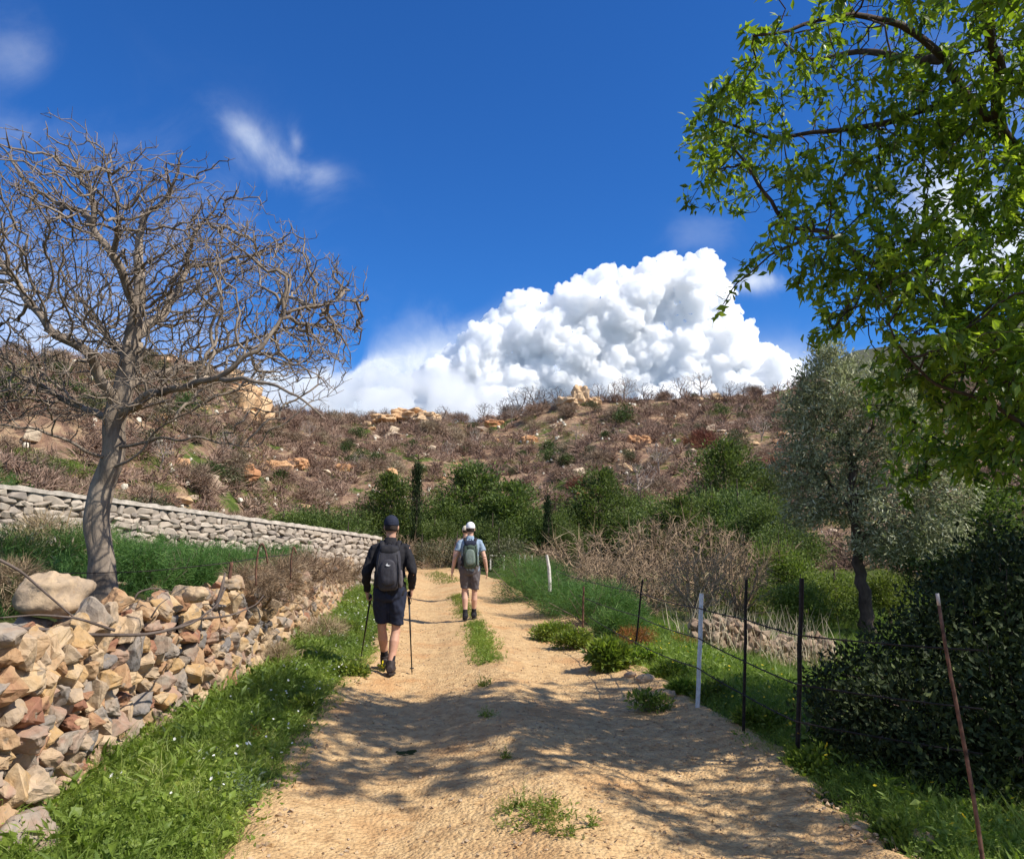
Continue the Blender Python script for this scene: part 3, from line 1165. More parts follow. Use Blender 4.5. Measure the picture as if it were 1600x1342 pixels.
def limbs(lst, step):
    """hand-laid main limbs: list of (parent key or None, [(px, py, Y), ...], [radius start, end]); returns nodes"""
    P, par, fixed, keys = [], [], {}, {}
    for name, pk, pts, (ra, rb) in lst:
        W3 = [np.array(at(*p)) if len(p) == 3 and not isinstance(p, np.ndarray) else np.array(p) for p in pts]
        if pk is None:
            last = -1
        else:
            ids = keys[pk]
            d = [np.linalg.norm(P[i] - W3[0]) for i in ids]
            last = ids[int(np.argmin(d))]
            W3 = [P[last]] + W3
        # smooth resample
        Q = [W3[0]]
        for a, b in zip(W3[:-1], W3[1:]):
            n = max(1, int(round(np.linalg.norm(b - a) / step)))
            for t in range(1, n + 1):
                Q.append(a + (b - a) * t / n)
        Q = np.array(Q)
        for _ in range(2):
            Q[1:-1] = (Q[:-2] + 2 * Q[1:-1] + Q[2:]) / 4
        ids = []
        start = 0 if pk is None else 1
        n = len(Q)
        for i in range(start, n):
            w = np.array([noise.noise(Vector(Q[i] * 3.0 + o_)) for o_ in (0.0, 11.0, 23.0)]) * step * 0.55 if i > start + 1 else 0
            P.append(Q[i] + w)
            par.append(last)
            last = len(P) - 1
            ids.append(last)
            fixed[last] = ra + (rb - ra) * (i / max(1, n - 1)) ** 0.8
        keys[name] = ids
    return P, par, fixed


def spurs(P, par, r, rmax, n_per, L, r0, up=0.3):
    """short side twigs on the thin branches"""
    P2, par2, r2 = list(P), list(par), list(r)
    idx = np.nonzero(r < rmax)[0]
    for i in idx:
        if par[i] < 0:
            continue
        for _ in range(rng.poisson(n_per)):
            d = unit(P[i] - P[par[i]])
            v = unit(d * 0.6 + rng.normal(size=3) * 0.75 + np.array((0, 0, up)))
            cur, q_ = i, P[i]
            m_ = rng.integers(1, 4)
            for s_ in range(m_):
                v = unit(v + rng.normal(size=3) * 0.35 + np.array((0, 0, up * 0.4)))
                q_ = q_ + v * L * rng.uniform(0.5, 1.1) / m_
                P2.append(q_); par2.append(cur); r2.append(r0)
                cur = len(P2) - 1
    return np.array(P2), np.array(par2), np.array(r2)


def ellip(n, c, rad, shell=0.0):
    v = unit(rng.normal(size=(n, 3)))
    q_ = rng.random(n) ** (1 / 3)
    q_ = shell + (1 - shell) * q_
    return np.array(c) + v * q_[:, None] * np.array(rad)


# ------------------------------------------------------------------ the bare tree on the terrace
M_FIG = bark_mat('pale_bark', (0.070, 0.052, 0.040), (0.36, 0.29, 0.22), 9.0, 1.0, 0.35)
M_FIGT = bark_mat('twig_bark', (0.075, 0.055, 0.045), (0.20, 0.155, 0.125), 12.0, 0.3, 0.5)
Y0 = 6.7
fig = [
    ('trunk', None, [(166, 985, Y0), (163, 930, Y0), (158, 870, Y0), (152, 810, Y0), (160, 765, Y0), (178, 715, Y0), (183, 670, Y0), (187, 620, Y0), (198, 575, Y0), (206, 535, Y0)], (0.112, 0.080)),
    ('up', 'trunk', [(206, 535, Y0), (214, 490, Y0), (220, 440, Y0 + .1), (215, 380, Y0 + .2), (222, 335, Y0 + .2), (252, 318, Y0 + .1), (275, 280, Y0), (285, 240, Y0)], (0.075, 0.006)),
    ('upl', 'trunk', [(212, 480, Y0), (192, 428, Y0 - .2), (178, 395, Y0 - .3), (152, 357, Y0 - .3), (128, 330, Y0 - .2), (90, 316, Y0), (56, 298, Y0), (27, 262, Y0 + .1), (-5, 222, Y0 + .2)], (0.050, 0.006)),
    ('upl2', 'upl', [(150, 350, Y0 - .3), (143, 307, Y0 - .3), (121, 276, Y0 - .1), (90, 250, Y0 + .2)], (0.03, 0.006)),
    ('upc', 'upl', [(180, 398, Y0 - .3), (185, 340, Y0 - .6), (170, 290, Y0 - .8), (165, 245, Y0 - .9)], (0.03, 0.006)),
    ('r1', 'trunk', [(209, 522, Y0), (250, 495, Y0 + .3), (273, 455, Y0 + .5), (296, 413, Y0 + .6), (331, 413, Y0 + .7), (360, 404, Y0 + .8), (402, 398, Y0 + .9), (440, 372, Y0 + 1)], (0.058, 0.006)),
    ('r1b', 'r1', [(290, 420, Y0 + .6), (300, 370, Y0 + .4), (330, 335, Y0 + .3), (350, 300, Y0 + .3)], (0.03, 0.006)),
    ('low', 'trunk', [(186, 648, Y0), (235, 615, Y0 - .4), (280, 605, Y0 - .7), (318, 597, Y0 - .9), (358, 576, Y0 - 1.0), (393, 553, Y0 - 1.0), (420, 525, Y0 - 1.0), (448, 491, Y0 - .9), (514, 473, Y0 - .7), (556, 462, Y0 - .6)], (0.050, 0.006)),
    ('droop', 'low', [(340, 588, Y0 - .9), (380, 589, Y0 - 1.2), (425, 602, Y0 - 1.3), (469, 620, Y0 - 1.4), (500, 650, Y0 - 1.4)], (0.024, 0.006)),
    ('mid', 'trunk', [(192, 600, Y0), (250, 585, Y0 + .5), (313, 562, Y0 + .9), (358, 540, Y0 + 1.0), (425, 520, Y0 + 1.0), (480, 510, Y0 + 1.0)], (0.045, 0.006)),
    ('l1', 'trunk', [(185, 640, Y0), (147, 571, Y0 - .3), (125, 542, Y0 - .5), (89, 522, Y0 - .6), (58, 491, Y0 - .6), (28, 445, Y0 - .5), (-5, 392, Y0 - .4), (-60, 340, Y0 - .3)], (0.055, 0.006)),
    ('l2', 'trunk', [(183, 660, Y0), (120, 636, Y0 + .5), (60, 600, Y0 + .8), (0, 578, Y0 + 1.0), (-80, 560, Y0 + 1.1)], (0.04, 0.006)),
    ('b1', 'trunk', [(198, 560, Y0), (165, 520, Y0 + .8), (120, 460, Y0 + 1.3), (80, 400, Y0 + 1.5)], (0.045, 0.006)),
    ('t1', 'trunk', [(180, 700, Y0), (235, 688, Y0 - .2), (300, 682, Y0 - .3), (345, 692, Y0 - .3), (395, 700, Y0 - .4)], (0.018, 0.006)),
    ('t2', 'trunk', [(175, 715, Y0), (130, 698, Y0 - .3), (60, 672, Y0 - .5), (0, 668, Y0 - .6), (-60, 650, Y0 - .6)], (0.018, 0.006)),
    ('t3', 'trunk', [(172, 730, Y0), (215, 712, Y0 - .2), (250, 660, Y0 - .3), (300, 640, Y0 - .4)], (0.016, 0.006)),
]
sp, spar, fixed = limbs(fig, 0.06)
c1 = at(170, 400, Y0); c2 = at(385, 490, Y0); c3 = at(0, 450, Y0); c4 = at(240, 610, Y0 - .3); c5 = at(450, 560, Y0 - .6); c6 = at(150, 345, Y0)
A = np.vstack([ellip(6800, c1, (1.2, 1.6, 0.84), 0.15), ellip(4600, c2, (0.95, 1.3, 0.62), 0.1), ellip(2600, c3, (0.8, 1.3, 0.98)),
               ellip(1300, c4, (1.3, 1.0, 0.34)), ellip(520, c5, (0.55, 0.6, 0.38)), ellip(700, at(-50, 620, Y0), (0.9, 0.9, 0.4)), ellip(1100, c6, (1.0, 1.0, 0.50)),
               ellip(500, at(500, 465, Y0 - .5), (0.36, 0.7, 0.32)), ellip(500, at(420, 420, Y0 + .5), (0.5, 0.7, 0.30)), ellip(500, at(300, 330, Y0), (0.6, 0.8, 0.35))])
A = A[fbm(A[:, 0] * 2.1, A[:, 2] * 2.1 + A[:, 1] * 1.4, 90, 2) > -0.32]
P, par = grow(sp, spar, A, 0.080, 0.50, 0.095, 75, (0, 0, 0.16), 0.42, 3, (np.array(at(195, 610, Y0)), 0.50))
r = radii(P, par, 0.0036, 2.2, fixed)
P, par, r = spurs(P, par, r, 0.0085, 0.62, 0.095, 0.0027, 0.8)
# crooked wood: push every node sideways a little, more where it is thin
wob = np.array([[noise.noise(Vector((p_[0] * 6 + o_, p_[1] * 6, p_[2] * 6 + o_ * 2))) for o_ in (0, 7.7, 15.1)] for p_ in P])
P = P + wob * np.interp(r, [0.003, 0.02, 0.07], [0.028, 0.035, 0.0])[:, None]
print('bare tree nodes', len(P))
big = r >= 0.012
t = thing('bare_tree', 'bare leafless tree with crooked grey trunk and dense twigs behind the tumbled wall', 'tree', (0, 0, 0))
a1 = Acc()
sk = skel_mesh
# trunk and limbs
nf = len(sp)
tr = [i for i in range(nf) if fixed.get(i, 0) >= 0.0795]
trunk_ids = list(range(0, len(tr)))
TP = P[:len(tr)]
TR = r[:len(tr)].copy()
TR = TR * (1 + 0.5 * np.exp(-np.arange(len(tr)) / 3.0))
V, F3_, F4_ = tube(TP, TR, 20)
V = V + np.array([[noise.noise(Vector((v[0] * 7, v[1] * 7, v[2] * 2.2))) * 0.045, noise.noise(Vector((v[0] * 7 + 9, v[1] * 7, v[2] * 2.2))) * 0.045, 0] for v in V])
a1.add(V, F3_, F4_)
a1.build('trunk', M_FIG, t, True)
a2 = Acc()
skel_mesh(a2, P, par, np.where(np.arange(len(P)) < len(tr), r * 0.9, r))
a2.build('branches', M_FIG, t, True)

# ------------------------------------------------------------------ the leafy tree leaning in from the right
M_BARK2 = bark_mat('dark_bark', (0.030, 0.021, 0.017), (0.12, 0.085, 0.065), 10.0, 0.7, 0.4)
M_LEAF2 = leaf_mat('fresh_green_leaf', [(0.07, 0.125, 0.022), (0.145, 0.235, 0.032), (0.25, 0.37, 0.046), (0.42, 0.53, 0.08)], 0.5, 0.42, 0.5, (1.25, 1.35, 0.45))
lt = [
    ('trunk', None, [np.array((4.9, 5.9, -0.5)), np.array((4.85, 5.85, 0.6)), np.array((4.7, 5.8, 1.7)), np.array((4.6, 5.75, 2.6))], (0.20, 0.15)),
    ('A', 'trunk', [np.array((4.6, 5.75, 2.6)), (1640, 300, 5.8), (1560, 215, 5.8), (1510, 148, 5.8), (1475, 95, 5.7), (1440, 58, 5.6), (1395, 35, 5.5), (1335, 18, 5.4), (1250, 35, 5.3), (1185, 62, 5.3)], (0.085, 0.010)),
    ('A2', 'A', [(1475, 95, 5.7), (1420, 90, 5.9), (1330, 80, 6.2), (1260, 100, 6.4), (1215, 60, 6.5)], (0.045, 0.010)),
    ('A3', 'A', [(1510, 150, 5.8), (1440, 175, 5.9), (1370, 195, 6.0), (1290, 205, 6.1), (1210, 220, 6.2), (1150, 200, 6.2), (1090, 170, 6.2)], (0.035, 0.008)),
    ('A4', 'A', [(1560, 215, 5.8), (1560, 110, 5.4), (1540, 20, 5.0), (1500, -80, 4.8)], (0.06, 0.02)),
    ('B', 'trunk', [np.array((4.65, 5.8, 2.2)), (1640, 600, 6.0), (1540, 530, 6.0), (1455, 455, 6.0), (1385, 425, 6.0), (1300, 372, 6.0), (1225, 350, 6.1), (1190, 300, 6.1), (1150, 240, 6.2)], (0.055, 0.010)),
    ('B2', 'B', [(1300, 372, 6.0), (1260, 375, 5.9), (1225, 385, 5.8), (1185, 412, 5.8), (1150, 440, 5.8), (1130, 470, 5.8)], (0.014, 0.004)),
    ('B3', 'B', [(1385, 425, 6.0), (1350, 470, 5.8), (1310, 500, 5.7), (1300, 515, 5.7)], (0.016, 0.006)),
    ('C', 'trunk', [np.array((4.7, 5.8, 1.9)), (1650, 700, 5.6), (1560, 640, 5.5), (1480, 600, 5.5), (1420, 560, 5.5), (1390, 510, 5.5)], (0.032, 0.008)),
    ('D', 'trunk', [np.array((4.7, 5.8, 2.0)), (1640, 740, 6.5), (1560, 720, 6.7), (1470, 700, 6.8), (1420, 660, 6.9)], (0.026, 0.008)),
    ('E', 'trunk', [np.array((4.6, 5.75, 2.6)), np.array((4.3, 4.9, 3.6)), np.array((3.5, 4.2, 4.4)), np.array((2.6, 3.9, 4.9))], (0.10, 0.02)),
    ('G', 'trunk', [np.array((4.6, 5.75, 2.6)), np.array((4.7, 5.4, 3.8)), np.array((4.3, 5.3, 5.0)), np.array((3.6, 5.2, 6.0))], (0.10, 0.02)),
    ('J', 'trunk', [np.array((4.6, 5.75, 2.4)), np.array((5.6, 6.2, 3.6)), np.array((6.4, 6.6, 4.6))], (0.09, 0.02)),
]
sp, spar, fixed = limbs(lt, 0.11)
blobs = [  # px, py, Y, radius px x, y, attractors, leafiness
    (1120, 205, 6.2, 62, 62, 130, 1.0), (1175, 260, 6.2, 70, 55, 140, 0.9), (1250, 300, 6.1, 80, 60, 150, 1.0), (1110, 285, 6.2, 34, 26, 26, 1.0),
    (1195, 45, 5.3, 36, 34, 50, 1.0), (1240, 85, 5.4, 60, 30, 60, 0.9), (1320, 100, 5.8, 90, 50, 130, 0.5),
    (1360, 40, 5.5, 90, 50, 110, 0.3), (1480, 40, 5.4, 90, 60, 140, 0.35), (1570, 60, 5.2, 80, 90, 150, 0.6),
    (1340, 190, 5.9, 80, 60, 170, 1.0), (1420, 200, 5.8, 90, 80, 210, 1.1), (1530, 190, 5.6, 100, 90, 240, 1.0),
    (1340, 300, 6.0, 90, 70, 170, 0.7), (1450, 300, 5.9, 70, 50, 120, 0.5), (1560, 320, 5.7, 80, 80, 200, 1.0),
    (1260, 370, 6.0, 70, 40, 60, 0.35), (1190, 385, 5.9, 34, 26, 26, 0.8), (1320, 415, 5.9, 70, 36, 90, 1.0), (1400, 400, 5.8, 80, 50, 150, 1.1),
    (1360, 470, 5.6, 60, 46, 120, 1.1), (1310, 500, 5.7, 26, 20, 26, 1.0), (1460, 450, 5.6, 90, 60, 180, 1.1), (1560, 460, 5.6, 80, 70, 190, 1.0),
    (1440, 550, 5.5, 70, 55, 190, 1.1), (1540, 590, 5.5, 90, 70, 300, 1.1), (1500, 690, 6.5, 90, 60, 240, 1.1), (1590, 650, 5.6, 60, 90, 240, 1.1), (1580, 500, 5.3, 70, 70, 200, 1.1), (1400, 610, 6.6, 40, 50, 60, 0.7),
    (1580, 720, 6.2, 60, 60, 120, 0.9), (1430, 740, 6.8, 40, 30, 40, 0.8),
]
AT, LF = [], []
for (px, py, Y, rx, ry, n, lf) in blobs:
    c = at(px, py, Y)
    AT.append(ellip(n, c, (rx * Y / F, 0.75, ry * Y / F)))
    LF.append((np.array(c), np.array((rx * Y / F, 0.75, ry * Y / F)), lf))
# the crown goes on beyond what the photo frames
for c, rd, n in [((3.3, 4.1, 5.2), (1.5, 0.9, 0.7), 480), ((4.4, 5.2, 5.6), (2.0, 1.5, 1.1), 600), ((5.2, 6.0, 4.0), (1.3, 1.6, 1.6), 500),
                 ((4.9, 3.5, 3.6), (1.2, 0.9, 0.9), 420), ((6.0, 6.2, 5.0), (1.2, 1.5, 1.4), 300)]:
    AT.append(ellip(n, c, rd))
A = np.vstack(AT)
P, par = grow(sp, spar, A, 0.085, 0.9, 0.11, 70, (-0.02, 0, 0.02), 0.30, 3)
r = radii(P, par, 0.0036, 2.4, fixed)
P, par, r = spurs(P, par, r, 0.012, 0.22, 0.16, 0.0028, 0.1)
t = thing('leafy_tree', 'tall leafy tree with fresh green drooping leaves and dark branches leaning in from the right', 'tree')
a2 = Acc()
skel_mesh(a2, P, par, r)
a2.build('branches', M_BARK2, t, True)
a1 = Acc()
V, F3_, F4_ = tube([(4.95, 5.95, -1.0), (4.9, 5.9, -0.4), (4.85, 5.85, 0.6), (4.7, 5.8, 1.7), (4.6, 5.75, 2.7)], [0.34, 0.25, 0.2, 0.18, 0.15], 16)
a1.add(V, F3_, F4_)
a1.build('trunk', M_BARK2, t, True)
ch = np.zeros(len(P), int)
for p_ in par:
    if p_ >= 0:
        ch[p_] += 1
cand = np.nonzero((r < 0.0075))[0]
lf = np.full(len(cand), 0.9)
for i_, nd in enumerate(cand):
    best = None
    for c, rd, w in LF:
        d = np.sum(((P[nd] - c) / rd) ** 2)
        if best is None or d < best[0]:
            best = (d, w)
    if best[0] < 2.5:
        lf[i_] = best[1]
tip = ch[cand] == 0
prob = np.where(tip, 0.98, 0.66) * lf
fr = vnoise(P[cand, 0] * 3.2, P[cand, 2] * 3.2 + P[cand, 1] * 2.1, 77)
prob = prob * np.where(fr < np.where(P[cand, 0] > 3.0, 0.12, 0.34), 0.12, 1.0)
keep = cand[rng.random(len(cand)) < prob]
N = len(keep)
nl = rng.integers(5, 12, N)
idx = np.repeat(keep, nl)
tw0 = P[idx] - P[np.maximum(par[idx], 0)]
base = P[idx] - tw0 * rng.uniform(-0.4, 1.0, len(idx))[:, None] + rng.normal(size=(len(idx), 3)) * 0.022
tw = unit(P[idx] - P[np.maximum(par[idx], 0)])
d = unit(tw * 0.5 + rng.normal(size=(len(idx), 3)) * 0.65 + np.array((0, 0, -0.18)))
L = rng.uniform(0.055, 0.115, len(idx))
clump = np.repeat(np.clip(rng.normal(0.55, 0.22, N), 0, 1), nl)
tint = np.clip(clump + rng.normal(size=len(idx)) * 0.12, 0, 1)
acc = Acc()
leaves(acc, base, d, L, L * rng.uniform(0.32, 0.46, len(idx)), tint, droop=0.14)
acc.build('foliage', M_LEAF2, t)
print('leafy tree leaves', len(idx), 'nodes', len(P))

# ------------------------------------------------------------------ olive tree
M_OLIVE = leaf_mat('silver_olive_leaf', [(0.13, 0.135, 0.07), (0.26, 0.27, 0.145), (0.44, 0.44, 0.27), (0.72, 0.70, 0.52)], 0.3, 0.65, 0.15, (1.0, 1.1, 0.8))
ob = gp(1358, 988)
OY = ob.y
ol = [
    ('trunk', None, [(1362, 1010, OY), (1356, 960, OY), (1346, 910, OY), (1340, 850, OY), (1332, 790, OY), (1330, 720, OY)], (0.16, 0.10)),
    ('a', 'trunk', [(1340, 850, OY), (1390, 800, OY - .6), (1430, 760, OY - .9), (1470, 740, OY - 1)], (0.06, 0.02)),
    ('b', 'trunk', [(1334, 800, OY), (1290, 750, OY + .5), (1260, 690, OY + .8)], (0.06, 0.02)),
    ('c', 'trunk', [(1330, 720, OY), (1320, 660, OY), (1300, 600, OY), (1300, 560, OY)], (0.08, 0.02)),
    ('d', 'trunk', [(1330, 730, OY), (1360, 670, OY - .5), (1390, 620, OY - .8)], (0.06, 0.02)),
    ('e', 'trunk', [(1332, 770, OY), (1370, 730, OY + .8), (1400, 690, OY + 1.2)], (0.05, 0.02)),
]
sp, spar, fixed = limbs(ol, 0.22)
ob_bl = [(1300, 590, 60, 50, 0), (1265, 640, 48, 50, .6), (1340, 620, 60, 50, -.5), (1400, 640, 60, 50, -.6), (1280, 700, 60, 50, .4), (1350, 700, 80, 50, 0),
         (1250, 745, 40, 50, .3), (1430, 700, 60, 60, -.8), (1310, 780, 70, 50, .6), (1400, 790, 70, 50, -.8), (1470, 760, 50, 50, -1), (1450, 830, 60, 40, -.9), (1290, 560, 24, 22, 0), (1380, 850, 50, 30, -.6), (1255, 800, 30, 30, .5)]
A = np.vstack([ellip(170, at(a_, b_, OY + e_), (c_ * OY / F, 0.9, d_ * OY / F)) for a_, b_, c_, d_, e_ in ob_bl])
P, par = grow(sp, spar, A, 0.16, 2.0, 0.2, 60, (0, 0, 0.05), 0.3, 3)
r = radii(P, par, 0.006, 2.3, fixed)
t = thing('olive_tree', 'silvery grey olive tree with a slim dark trunk in the field beyond the fence', 'tree')
a1 = Acc()
V, F3_, F4_ = tube(P[:10], np.maximum(r[:10], 0.085) * (1 + 0.5 * np.exp(-np.arange(10) / 2.0)), 12)
a1.add(V, F3_, F4_)
a1.build('trunk', M_BARK2, t, True)
a2 = Acc()
skel_mesh(a2, P, par, r, sides=((0.05, 8), (0.02, 5), (0, 3)))
a2.build('branches', M_BARK2, t, True)
cand = np.nonzero(r < 0.02)[0]
idx = np.repeat(cand, 28)
N = len(idx)
base = P[idx] + rng.normal(size=(N, 3)) * 0.11
outw = unit(base - np.array(at(1340, 720, OY)))
d = unit(outw * 0.5 + rng.normal(size=(N, 3)) * 0.7 + np.array((0, 0, 0.25)))
tint = np.clip(rng.beta(1.6, 2.2, N) + np.repeat(rng.normal(size=len(cand)) * 0.12, 28), 0, 1)
acc = Acc()
L = rng.uniform(0.08, 0.17, N)
leaves(acc, base, d, L, L * 0.27, tint, simple=True)
acc.build('foliage', M_OLIVE, t)
print('olive leaves', N)

# ------------------------------------------------------------------ big dark shrub in the right foreground
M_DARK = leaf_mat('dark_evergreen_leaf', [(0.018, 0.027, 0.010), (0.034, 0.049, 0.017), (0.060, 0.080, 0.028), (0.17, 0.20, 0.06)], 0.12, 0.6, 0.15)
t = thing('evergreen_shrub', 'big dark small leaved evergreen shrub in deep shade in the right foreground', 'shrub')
lob = []
for (px, py, Y, rad) in [(1330, 1130, 5.7, 0.30), (1350, 1075, 6.0, 0.32), (1430, 1035, 6.3, 0.40), (1420, 1130, 5.5, 0.42), (1510, 1020, 6.0, 0.5), (1480, 1180, 5.2, 0.40),
                         (1570, 930, 6.4, 0.5), (1590, 1100, 5.3, 0.5), (1580, 1220, 4.9, 0.36), (1490, 960, 6.8, 0.40), (1570, 915, 7.2, 0.42), (1640, 1000, 5.8, 0.6),
                         (1660, 1200, 5.2, 0.5), (1650, 900, 7.0, 0.5), (1390, 1210, 5.3, 0.28), (1500, 1250, 5.0, 0.26), (1740, 1050, 5.8, 0.7), (1300, 1085, 6.3, 0.22), (1310, 1190, 5.7, 0.2)]:
    lob.append((np.array(at(px, py, Y)), rad))
acc, tw = Acc(), Acc()
c0 = np.array((3.6, 5.8, -0.5))
for c, rad in lob:
    for _ in range(26):
        e = c + unit(rng.normal(size=3)) * rad * rng.uniform(0.5, 1.0)
        b_ = c0 + (c - c0) * 0.55 + rng.normal(size=3) * 0.1
        mid = (b_ + e) / 2 + rng.normal(size=3) * 0.08
        V, F3_, F4_ = tube([b_, mid, e], [0.010, 0.006, 0.003], 3, cap=False)
        tw.add(V, F3_, F4_)
    n = int(2600 * (rad / 0.4) ** 2)
    v = unit(rng.normal(size=(n, 3)))
    q_ = 0.35 + 0.72 * rng.random(n) ** 0.5
    base = c + v * (q_ * rad * (1 + 0.55 * np.array([noise.noise(Vector(x_ * 2.5 + c)) for x_ in v])))[:, None]
    d = unit(v * 0.5 + rng.normal(size=(n, 3)) * 0.6 + np.array((0, 0, 0.2)))
    L = rng.uniform(0.03, 0.065, n)
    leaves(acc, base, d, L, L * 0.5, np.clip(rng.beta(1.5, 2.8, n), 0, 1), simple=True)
for _ in range(9):
    e = np.array((3.7 + rng.normal() * 0.35, 6.1 + rng.normal() * 0.3, 0.6))
    V, F3_, F4_ = tube([c0 + rng.normal(size=3) * 0.1 * np.array((1, 1, 0)), (c0 + e) / 2 + rng.normal(size=3) * 0.1, e], [0.05, 0.035, 0.015], 7)
    tw.add(V, F3_, F4_)
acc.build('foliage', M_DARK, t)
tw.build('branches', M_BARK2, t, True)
# ------------------------------------------------------------------ ground plants
M_HERB = leaf_mat('herb_leaf', [(0.055, 0.085, 0.018), (0.12, 0.17, 0.028), (0.205, 0.265, 0.040), (0.38, 0.40, 0.08)], 0.4, 0.5, 0.3)
M_GRASS = leaf_mat('grass_blade', [(0.058, 0.092, 0.022), (0.12, 0.175, 0.032), (0.20, 0.26, 0.045), (0.42, 0.40, 0.16)], 0.4, 0.5, 0.3)
M_GREYL = leaf_mat('grey_green_leaf', [(0.10, 0.135, 0.085), (0.17, 0.215, 0.14), (0.27, 0.32, 0.22)], 0.2, 0.6, 0.2)
M_FENN = leaf_mat('feathery_leaf', [(0.030, 0.070, 0.022), (0.060, 0.125, 0.032), (0.10, 0.185, 0.042), (0.18, 0.27, 0.07)], 0.3, 0.55, 0.2)
M_WHITE = leaf_mat('white_petal', [(0.75, 0.75, 0.68), (0.85, 0.85, 0.80)], 0.3, 0.6, 0.1, (1, 1, 1))
M_YEL = leaf_mat('yellow_petal', [(0.75, 0.55, 0.03), (0.85, 0.68, 0.05)], 0.3, 0.6, 0.1, (1, 1, 0.6))
M_PUR = leaf_mat('purple_petal', [(0.05, 0.03, 0.30), (0.10, 0.07, 0.50)], 0.2, 0.6, 0.1, (1, 1, 1))
M_DRY = bark_mat('dry_stem', (0.11, 0.075, 0.060), (0.28, 0.205, 0.165), 16.0, 0.2, 0.6)
M_DRYB = leaf_mat('dry_twig', [(0.075, 0.052, 0.045), (0.135, 0.098, 0.082), (0.21, 0.16, 0.13), (0.30, 0.235, 0.185)], 0.0, 0.8, 0.1)


def herb_proto(n, L, spread=1.0, ratio=0.35, h=0.0):
    a_ = Acc()
    v = unit(rng.normal(size=(n, 3)) * (spread, spread, 0.35) + np.array((0, 0, 0.55)))
    base = v * (np.array((0.4, 0.4, 0.9)) * L * rng.uniform(0.0, 1.2 + h, n)[:, None])
    Ls = L * rng.uniform(0.45, 1.0, n)
    leaves(a_, base, v + rng.normal(size=(n, 3)) * 0.35, Ls, Ls * ratio * rng.uniform(0.7, 1.3, n), np.clip(rng.normal(0.5, 0.2, n), 0, 1), droop=0.25)
    return a_.arrays()


def stem_proto(L=0.2):
    """upright stem with small opposite leaves"""
    a_ = Acc()
    for i in range(5):
        d = unit(rng.normal(size=3) * (0.35, 0.35, 0.1) + np.array((0, 0, 1)))
        l = L * rng.uniform(0.6, 1.0)
        t = np.linspace(0.15, 1, 11)
        b_ = d * (l * t)[:, None]
        dd = unit(rng.normal(size=(11, 3)) * (1, 1, 0.3) + np.array((0, 0, 0.35)))
        leaves(a_, b_, dd, 0.040 * (1.3 - t), 0.018 * (1.3 - t), np.clip(0.35 + 0.45 * t + rng.normal(size=11) * 0.1, 0, 1), droop=0.2)
        blades(a_, [(0, 0, 0)], [d], l, 0.005, 0.4, 0.0, 2)
    return a_.arrays()


def tuft_proto(n, L, w=0.006, lean=0.35):
    a_ = Acc()
    v = unit(rng.normal(size=(n, 3)) * (lean, lean, 0.1) + np.array((0, 0, 1)))
    base = rng.normal(size=(n, 3)) * (0.03, 0.03, 0)
    blades(a_, base, v, L * rng.uniform(0.5, 1.0, n), w * rng.uniform(0.7, 1.4, n), np.clip(rng.normal(0.5, 0.2, n), 0, 1), 0.5, 3)
    return a_.arrays()


def feather_proto(n, L):
    """fine divided leaf: a stem with hair-thin leaflets"""
    a_ = Acc()
    for i in range(n):
        d = unit(rng.normal(size=3) * (0.5, 0.5, 0.2) + np.array((0, 0, 0.9)))
        l = L * rng.uniform(0.5, 1)
        m_ = 26
        t = rng.random(m_) ** 0.8
        base = d * (l * t)[:, None]
        dd = unit(d * 0.7 + rng.normal(size=(m_, 3)) * 0.7)
        blades(a_, base, dd, l * 0.38 * rng.uniform(0.4, 1, m_), 0.0045, np.clip(0.35 + 0.4 * t + rng.normal(size=m_) * 0.12, 0, 1), 0.3, 2)
        blades(a_, [(0, 0, 0)], [d], l, 0.006, 0.4, 0.1, 3)
    return a_.arrays()


HERB = [herb_proto(26, 0.095, 1.0, 0.35, 1.2) for _ in range(5)] + [herb_proto(30, 0.07, 0.8, 0.55, 2.0) for _ in range(5)] + [herb_proto(20, 0.15, 0.9, 0.13, 0.4) for _ in range(4)]
HERB = HERB + [stem_proto(0.22) for _ in range(8)]
TUFT = [tuft_proto(20, 0.26) for _ in range(6)]
FEAT = [feather_proto(5, 0.28) for _ in range(5)]
GREYP = [herb_proto(60, 0.055, 1.0, 0.22, 2.2) for _ in range(4)]


def verge_pts(n, ylo, yhi, fx, dens=None, power=1.0):
    y = ylo + (yhi - ylo) * rng.random(n) ** power
    lo, hi = fx(y)
    x = lo + (hi - lo) * rng.random(n)
    P = np.stack([x, y, H(x, y)], -1)
    if dens is not None:
        P = P[rng.random(n) < dens(P[:, 0], P[:, 1])]
    return P


left_f = lambda y: (wall_x(y) - 0.05, path_l(y) + 0.10)


def ragged(x, y):
    e = path_l(y) + 0.12 * fbm(y * 1.3, y * 0, 61, 3) - x
    return np.clip(0.25 + e * 2.6, 0, 1)


PLg = verge_pts(9500, 2.0, 11, left_f, ragged, 1.15)
PLf = verge_pts(3400, 10, 30, left_f, ragged, 1.0)
acc = Acc()
P = np.vstack([PLg, PLf])
tint = 0.5 + 0.8 * fbm(P[:, 0] * 2.2, P[:, 1] * 2.2, 62, 3)
k1 = rng.random(len(P)) < 0.62
grow_s = 0.55 + 0.75 * np.clip((path_l(P[:, 1]) - P[:, 0]) * 1.2, 0, 0.75)
scatter(acc, HERB, P[k1], (grow_s * rng.uniform(0.6, 1.35, len(P)))[k1], tilt=0.15, tint=tint[k1])
o = acc.build('verge_herbs', M_HERB)
tag(o, 'lush green broad leaved weeds between the tumbled wall and the track', None, None, 'stuff')
acc = Acc()
scatter(acc, TUFT + FEAT[:2], P[~k1], (grow_s * rng.uniform(0.55, 1.15, len(P)))[~k1], tilt=0.15, tint=tint[~k1])
